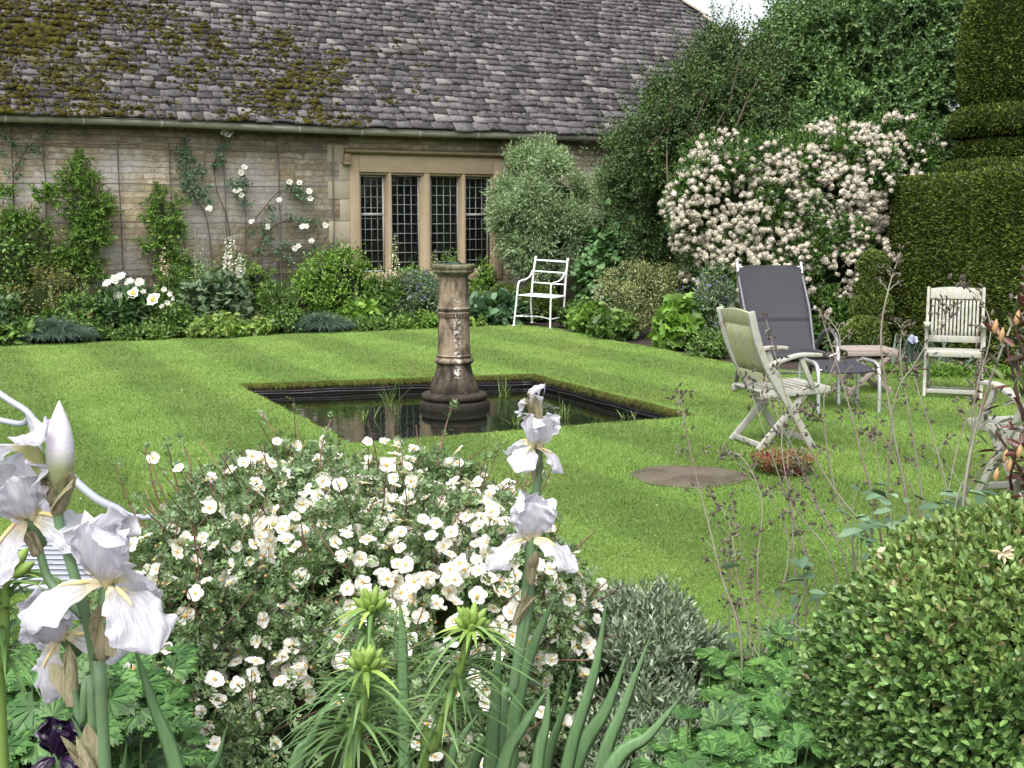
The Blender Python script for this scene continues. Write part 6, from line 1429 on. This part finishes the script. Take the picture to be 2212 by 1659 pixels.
def stem(parent, pts, r, mat=M_IST, name='stem', n=8):
    g = G(); S_ = spline(pts, 6); tube(g, S_, np.linspace(r, r * .75, len(S_)), n); return g.build(name, mat, parent, smooth=True)
# right-hand iris
YI = 1.5; L = gp(1100, 1659, YI); L[2] = 0; t = thing('white_iris', 'tall pale lilac-white bearded iris with two open blooms standing in front of the potentilla', 'iris', L)
def li(u, v, dy=0): return gp(u, v, YI + dy) - L
stem(t, [arr(-.02, .0, 0), li(1080, 1640), li(1110, 1480), li(1130, 1330), li(1148, 1180), li(1160, 1040), li(1165, 940)], .0072)
stem(t, [li(1118, 1440), li(1135, 1360), li(1146, 1290), li(1148, 1215)], .0055)
put(iris_bloom('', 11, 1.0), t, li(1147, 1165, -.03), (R(6), R(2), R(4)), 1.05)
put(iris_bloom('', 12, .86), t, li(1152, 965, -.01), (R(14), R(8), R(35)), .9)
spathe(t, li(1147, 1260, -.025), li(1150, 1180, -.03), .008); spathe(t, li(1160, 1045, 0), li(1158, 985, 0), .0075)
spathe(t, li(1165, 930, 0), li(1155, 858, 0), .0078, M_SPA); spathe(t, li(1115, 1345, -.006), li(1140, 1270, -.006), .007)
g = G(); rs = np.random.RandomState(3)
for k in range(3): petal(g, k * 2.1 + .5, .028, .012, -.3, 1.2, 1., .004, .004, rs, nf=6)
f = g.build('wilted_bloom', [M_IP, M_SPA], t, smooth=True); f.location = tuple(li(1140, 858, 0)); f.rotation_euler = (R(160), R(-50), 0)
LV = [([(1060, 1659), (1072, 1500), (1080, 1345)], 1.46, 44, .3), ([(1110, 1560), (1150, 1400), (1213, 1262)], 1.55, 42, -.2), ([(1085, 1659), (1130, 1570), (1188, 1482)], 1.42, 40, -.4), ([(1225, 1659), (1285, 1450), (1312, 1288)], 1.44, 38, .2),
      ([(1240, 1659), (1310, 1530), (1356, 1406)], 1.5, 44, -.3), ([(1300, 1659), (1350, 1520), (1410, 1362)], 1.4, 44, .1), ([(1320, 1659), (1400, 1590), (1476, 1500)], 1.36, 46, -.2), ([(1020, 1659), (1070, 1580), (1108, 1500)], 1.5, 38, .5),
      ([(870, 1420), (868, 1350), (862, 1290)], 1.75, 30, .2), ([(640, 1659), (670, 1600), (705, 1520)], 1.5, 44, .3), ([(1180, 1659), (1215, 1540), (1240, 1440)], 1.55, 34, .6), ([(970, 1659), (1000, 1590), (1035, 1540)], 1.55, 30, -.5), ([(1160, 1660), (1180, 1560), (1186, 1480)], 1.4, 34, 0)]
for pts_, Y, w, fc in LV: sword(t, L, pts_, Y, w, fc)
# left-hand iris (largest, nearest)
YI = 1.0; L = gp(220, 1659, YI); L[2] = 0; t = thing('white_iris', 'large pale lilac-white bearded iris with a tall pointed bud, nearest the camera at the left', 'iris', L)
stem(t, [arr(0, .02, 0), li(226, 1640), li(215, 1500), li(195, 1370), li(160, 1240), li(128, 1130), li(125, 1040)], .0058)
stem(t, [arr(-.03, .0, 0), li(205, 1659, .02), li(175, 1560, .02), li(158, 1490, .02)], .0052)
stem(t, [li(180, 1330), li(110, 1260, .01), li(85, 1190, .01)], .0045); stem(t, [li(205, 1420), li(222, 1380, -.02), li(232, 1340, -.03)], .005)
put(iris_bloom('', 21, 1.05), t, li(232, 1262, -.03), (R(10), R(8), R(-8)), 1.08)
put(iris_bloom('', 22, 1.0), t, li(62, 1120, .01), (R(20), R(-18), R(20)), 1.0)
put(iris_bloom('', 23, 1.0), t, li(135, 1375, .05), (R(25), R(-35), R(30)), .95)
spathe(t, li(222, 1420, -.02), li(236, 1290, -.03), .010); spathe(t, li(156, 1525, .02), li(152, 1400, .03), .009); spathe(t, li(120, 1110), li(160, 1035, -.01), .008); spathe(t, li(82, 1200, .01), li(68, 1140, .01), .008)
spathe(t, li(118, 1085), li(105, 1020), .0085, M_SPA); spathe(t, li(200, 1680, 0), li(165, 1590, 0), .009, name='spathe')
g = G(); tube(g, [(0, 0, z_) for z_ in np.linspace(0, .078, 14)], .0112 * np.array([.45, .7, .88, 1, 1.05, 1.05, 1.05, 1.0, .95, .85, .7, .5, .28, .05]), 12); b = g.build('bud', M_IBUD, t, smooth=True); b.location = tuple(li(131, 1062)); b.rotation_euler = (0, R(2), 0)
g = G(); rs = np.random.RandomState(8)
for k in range(3): petal(g, k * 2.1 + 1.2, .042, .016, 1.3, -1.3, .8, .004, .004, rs, nf=6)
f = g.build('wilted_bloom', [M_IP, M_HAFT], t, smooth=True); f.location = tuple(li(62, 965, -.0)); f.rotation_euler = (0, R(-40), 0)
g = G(); tube(g, [li(100, 1030), li(75, 985), li(50, 950)], [.006, .008, .006], 8); g.build('flower_tube', leafmat('green_tube', (.30, .34, .10), (.42, .42, .20), .2), t, smooth=True)
sword(t, L, [(385, 1680), (330, 1520), (280, 1362)], 1.02, 52, .2); sword(t, L, [(262, 1700), (268, 1650), (274, 1600)], 1.05, 26, 0); sword(t, L, [(450, 1700), (470, 1640), (492, 1562)], 1.2, 30, .3); sword(t, L, [(200, 1659), (175, 1590), (150, 1540)], 1.1, 24, .4)
# dark purple iris
YI = 1.15; L = gp(130, 1659, YI); L[2] = 0; t = thing('purple_iris', 'very dark purple iris bloom at the bottom left corner', 'iris', L)
stem(t, [arr(0, 0, 0), li(130, 1720), li(128, 1680)], .006); put(iris_bloom('', 31, .8, dark=True), t, li(128, 1635), (R(5), 0, 0), .85); put(iris_bloom('', 32, .7, dark=True), t, li(165, 1680, -.02), (R(15), R(20), R(40)), .6)

# lilies in bud -------------------------------------------------------------
M_LL = leafmat('lily_leaf', (.105, .21, .06), (.19, .31, .11), .35, .4, .3, 12, .5); M_LS = plain('lily_stem', (.17, .27, .06), .5, 0, 30, .2); M_LB = leafmat('lily_bud', (.19, .31, .06), (.30, .42, .10), .25, .5, .25, 60, .4)
def lily(label, pts_, Y, nb, seed, heads=True, hr=1.12):
    rs = np.random.RandomState(seed); L = gp(pts_[-1][0], pts_[-1][1], Y); L[2] = 0; t = thing('lily', label, 'lily', L, 0, 'lilies in green bud in the foreground')
    Q = [gp(u, v, Y) - L for u, v in pts_][::-1]; S_ = spline([arr(-.01, .01, 0)] + Q, 10); g = G(); tube(g, S_, np.linspace(.0062, .0048, len(S_)), 9); g.build('stem', M_LS, t, smooth=True)
    n = 92; tt = 1 - .02 - .62 * rs.rand(n) ** 1.0; k = (tt * (len(S_) - 1)); i0 = k.astype(int).clip(0, len(S_) - 2); P = S_[i0] + (S_[i0 + 1] - S_[i0]) * (k - i0)[:, None]; a = rs.rand(n) * 6.3
    D = np.stack([np.cos(a), np.sin(a), .35 + .6 * rs.rand(n)], 1); g = G(); blades(g, P + D * .003, D, (.052 + .04 * rs.rand(n)) * (1.0 - .2 * (tt > .93)), .0046, .75 + .55 * rs.rand(n), rs, 6, fold=.35, tipw=.05, belly=.3, twist=.15); g.build('leaves', M_LL, t, smooth=True)
    top = S_[-1]
    for i in range(nb):
        a = i * 2.4; e = .25 + 1.0 * (1 - i / nb); d = nrm(arr(cos(a) * e, sin(a) * e, .75)); l = (.019 + .005 * rs.rand()) * hr; g = G(); q = top + d * .004 + arr(0, 0, -.004 * (nb - i) / nb * 2); tube(g, [q + d * l * s_ for s_ in (0, .15, .4, .65, .85, 1)], np.array([.0016, .0032, .0046, .0040, .0026, .0006]) * hr, 7); g.build('bud', M_LB, t, smooth=True)
    g = G(); n = 16; a = rs.rand(n) * 6.3; blades(g, np.tile(top - arr(0, 0, .006), (n, 1)), np.stack([np.cos(a), np.sin(a), .6 + .3 * rs.rand(n)], 1), .034 + .02 * rs.rand(n), .006, .9, rs, 5, fold=.3); g.build('bracts', M_LB, t, smooth=True)
lily('lily in green bud, tallest and left of the middle pair', [(805, 1312), (795, 1400), (780, 1500), (760, 1620), (755, 1700)], 1.42, 13, 401)
lily('shorter lily stem whose bud cluster sits just below the tallest one', [(790, 1440), (785, 1520), (770, 1600), (755, 1700)], 1.30, 14, 402)
lily('lily in green bud leaning right, beside the sword leaves', [(1018, 1352), (995, 1440), (965, 1530), (935, 1620), (915, 1700)], 1.38, 13, 403)
lily('lily stem with upright buds cut by the left edge of the picture', [(12, 1235), (10, 1320), (8, 1440), (5, 1600)], 1.2, 7, 404, hr=1.4)

# dried seed-head stems --------------------------------------------------------
M_DS = N('dried_stem'); x, y, z = M_DS.xyz(); cI = M_DS.mix(M_DS.noise(8, 3), (.14, .15, .10), (.22, .215, .155)); cI = M_DS.mix(M_DS.ramp(M_DS.noise(5, 2), [(.45, 0.), (.6, .8)]), cI, (.15, .10, .085)); M_DS.out(cI, .8); M_DS = M_DS.m
M_SH = leafmat('seed_head', (.075, .062, .048), (.15, .13, .10), .35, .8, 0, 20)
def dried(label, Lb, stems, seed):
    rs = np.random.RandomState(seed); L = np.asarray(Lb, float); t = thing('dried_flower_stems', label, 'dead stems', L)
    for (Y, wpx, pts_) in stems:
        Q = [gp(u, v, Y + .05 * i) - L for i, (u, v) in enumerate(pts_)]; b = arr(Q[0][0] * .75, Q[0][1] * .8, 0.0); S_ = spline([b + (Q[0] - b) * f_ for f_ in (0, .33, .66)] + Q, 6); r0 = wpx * Y / F / 2 * .8; g = G(); tube(g, S_, np.linspace(r0 * 1.1, r0 * .35, len(S_)), 6)
        st = g.build('stem', M_DS, t, smooth=True); gs = G()
        def head(c, d):
            for _ in range(rs.randint(2, 5)):
                q = c + rs.randn(3) * .006; dd = nrm(d + .7 * rs.randn(3)); tube(gs, [q, q + dd * .004, q + dd * .009, q + dd * .013], np.array([.0008, .0022, .0023, .0008]), 6)
                O1 = nrm(dd + .5 * rs.randn(3, 3)); inst(gs, tmpl('dia', .4), np.tile(q + dd * .004, (3, 1)), O1, rs.randn(3, 3), .008)
        n = len(S_)
        for f_ in np.arange(.60, 1.0, .065):
            i = int(f_ * (n - 1)); c = S_[i]; d = nrm(S_[min(i + 1, n - 1)] - S_[i - 1])
            if rs.rand() < .62:
                for sg in ((1, -1) if rs.rand() < .55 else ((1,) if rs.rand() < .5 else (-1,))):
                    l = (.02 + .07 * rs.rand() * (1.2 - f_)); sd = nrm(arr(sg, .3 * rs.randn(), 0) + d * 1.1); e = c + sd * l; gb = G(); tube(gs, [c, (c + e) / 2 + d * .004, e], [r0 * .35, r0 * .3, r0 * .25], 4, 1); head(e, sd)
            else: head(c, d)
        for f_ in (.93, .96, .985, 1.0): head(S_[int(f_ * (n - 1))], arr(0, 0, 1))
        tag(gs.build('seed_heads', [M_SH, M_DS], st), kind='stuff')
Lb = gp(1640, 1500, 2.55); Lb[2] = 0
dried('dry brown seed-head stems rising from the gap left of the box ball', Lb, [
    (2.45, 9, [(1600, 1380), (1560, 1250), (1530, 1130), (1497, 1000), (1466, 845)]), (2.5, 7, [(1625, 1400), (1592, 1240), (1575, 1130), (1530, 1060)]), (2.5, 7, [(1640, 1420), (1636, 1230), (1645, 1080), (1600, 985), (1560, 990)]),
    (2.6, 7, [(1650, 1400), (1700, 1230), (1690, 1120), (1620, 1020)]), (2.55, 7, [(1700, 1460), (1660, 1340), (1600, 1180), (1580, 1075)]), (2.6, 6, [(1690, 1400), (1745, 1250), (1715, 1120), (1705, 1070)]), (2.4, 6, [(1660, 1500), (1640, 1420), (1600, 1350), (1590, 1300)]), (2.5, 5, [(1740, 1380), (1680, 1330), (1580, 1240), (1570, 1160)])], 501)
Lb = gp(1930, 1260, 2.75); Lb[2] = 0
dried('tall dry seed-head stems arching up behind the box ball in front of the chairs', Lb, [
    (2.7, 9, [(1880, 1180), (1790, 1040), (1710, 890), (1655, 690)]), (2.75, 8, [(1830, 1230), (1765, 1090), (1705, 950), (1640, 820), (1560, 980)][:4]), (2.8, 7, [(1845, 1200), (1795, 1020), (1780, 860), (1815, 740), (1785, 680)]), (2.7, 9, [(1905, 1180), (1855, 960), (1818, 820), (1770, 670)]),
    (2.75, 10, [(1965, 1140), (1928, 920), (1903, 740), (1918, 630), (1945, 545)]), (2.7, 6, [(1928, 890), (1980, 780), (2030, 700), (2055, 660)]), (2.85, 8, [(1995, 1120), (1968, 920), (1945, 780), (1950, 700)]), (2.9, 6, [(1990, 1130), (1940, 1000), (1870, 900), (1820, 830)]),
    (2.8, 7, [(2050, 1110), (2020, 960), (1985, 850), (1975, 800)]), (2.8, 6, [(2040, 1120), (2070, 960), (2100, 870), (2110, 800)]), (2.7, 7, [(1800, 1220), (1720, 1100), (1690, 980), (1700, 900), (1760, 880)]), (2.75, 7, [(1720, 1290), (1710, 1100), (1702, 960), (1735, 900), (1770, 905)]),
    (2.8, 7, [(1760, 1260), (1700, 1080), (1640, 900), (1610, 810)]), (2.85, 5, [(1920, 1170), (1905, 1060), (1890, 960), (1880, 930)]), (2.7, 5, [(1850, 1230), (1790, 1130), (1750, 1060), (1720, 990)])], 502)
Lb = gp(2090, 1200, 2.3); Lb[2] = 0
dried('thick dry stems crossing the half hidden teak chair at the right edge', Lb, [
    (2.3, 14, [(2078, 1120), (2100, 960), (2140, 820), (2190, 690), (2230, 600)]), (2.35, 9, [(2060, 1120), (2095, 1000), (2110, 860), (2120, 760)]), (2.4, 7, [(2075, 1120), (2130, 1000), (2200, 950), (2240, 920)]), (2.35, 6, [(2100, 900), (2140, 720), (2110, 640), (2060, 610)])], 503)

# grey felted leaves behind the box ball, bronze shrub at the right edge ----------
M_PH = leafmat('felted_leaf', (.11, .19, .11), (.18, .28, .17), .3, .7, .2, 12, .2)
def broad(label, name, lst, seed, mat, size, T=tmpl('oval', .42), upw=.45):
    rs = np.random.RandomState(seed); L = gp(*lst[0][:3]); L[2] = 0; t = thing(name, label, 'plant', L); g = G(); gs = G()
    for (u, v, Y, r, k) in lst:
        c = gp(u, v, Y) - L; P = c + rs.randn(k, 3) * arr(r, r, r * .4); a = rs.rand(k) * 6.3; D = np.stack([np.cos(a), np.sin(a), upw * rs.rand(k) * 1.3], 1); inst(g, T, P, D, arr(0, -.3, 1) + .35 * rs.randn(k, 3), size * (.6 + .6 * rs.rand(k)))
        for q in P[::4]: tube(gs, [q, q * arr(.9, .9, .5), arr(q[0] * .8, q[1] * .8, 0)], [.0012, .0018, .002], 4, caps=False)
    g.build('leaves', mat, t); gs.build('stems', M_DS, t); return t
broad('grey-green felted leaves just behind the top of the box ball', 'felted_plant', [(2010, 1110, 2.55, .06, 22), (2100, 1105, 2.5, .06, 22), (1930, 1130, 2.6, .05, 14), (2190, 1120, 2.45, .06, 22), (1880, 1165, 2.6, .04, 9), (1790, 1245, 2.6, .04, 7), (2050, 1200, 2.6, .1, 40)], 511, M_PH, .052)
broad('few broad grey-green leaves at the foot of the left dry stems', 'felted_plant', [(1650, 1360, 2.6, .035, 7), (1610, 1400, 2.6, .03, 5), (1560, 1210, 2.6, .02, 2), (1730, 1320, 2.6, .04, 8)], 512, M_PH, .05)
rs = np.random.RandomState(75); YB_ = 2.25; L = gp(2240, 1100, YB_); L[2] = 0; t = thing('bronze_shrub', 'dark bronze-leaved shrub with orange buds cut by the right edge of the picture', 'shrub', L)
def lp(u, v, Y): return gp(u, v, Y) - L
M_BZ = leafmat('bronze_leaf', (.065, .075, .035), (.13, .17, .06), .5, .35, .15, 9, .5, tip=((.13, .045, .035), .3)); g = G(); gs = G()
for i, (u, v) in enumerate([(2200, 640), (2175, 700), (2205, 740), (2190, 800), (2210, 850), (2195, 900), (2215, 960), (2180, 980), (2200, 1030), (2165, 760), (2150, 950), (2220, 700), (2210, 1070), (2230, 780), (2240, 880), (2250, 980), (2185, 860), (2205, 1090), (2225, 1040), (2240, 660)]):
    q = lp(u, v, YB_ + .12 * rs.randn() * .6); D = nrm(rs.randn(10, 3) + arr(-.3, -.2, .25)); q = q + arr(.012, 0, 0); P = q + rs.randn(10, 3) * .018; inst(g, tmpl('oval', .34), P, D, up_ + .5 * rs.randn(10, 3), .034 * (.6 + .7 * rs.rand(10))); b = lp(2262, 1140 + 20 * rs.randn(), YB_); tube(gs, spline([arr(b[0], b[1], 0), b, (b + q) / 2 + rs.randn(3) * .02, q, q + arr(-.01, 0, .02)], 4), np.linspace(.005, .0018, 17), 5)
g.build('foliage', M_BZ, t); gs.build('twigs', plain('dark_twig', (.07, .035, .03), .6), t, smooth=True)
g = G()
for (u, v) in ((2162, 738), (2148, 720), (2195, 702), (2178, 1020), (2200, 990), (2150, 1040), (2170, 1000)):
    q = lp(u, v, YB_ - .08); tube(g, [q, q + arr(0, 0, .008), q + arr(.002, 0, .018), q + arr(.003, 0, .026)], [.002, .0055, .0045, .001], 7)
g.build('buds', plain('orange_bud', (.36, .22, .10), .6), t, smooth=True)
# low planting over the bare soil at the near edge of the lawn
g = G(); rs = np.random.RandomState(77); n = 9000; X = -2.6 + 5.4 * rs.rand(n); Yq = 1.6 + 2.1 * rs.rand(n); ok = ~inside(np.stack([X, Yq], 1), LAWN_R); P = np.stack([X, Yq, rs.rand(n) * .12], 1)[ok]
D, Nn = ori(rs, np.tile(arr(0, -.2, 1), (len(P), 1)), .3, .3, .8); inst(g, T_OV, P, D, Nn, .06 * (.6 + .7 * rs.rand(len(P)))); tag(g.build('ground_cover', LM['mid']), kind='stuff')
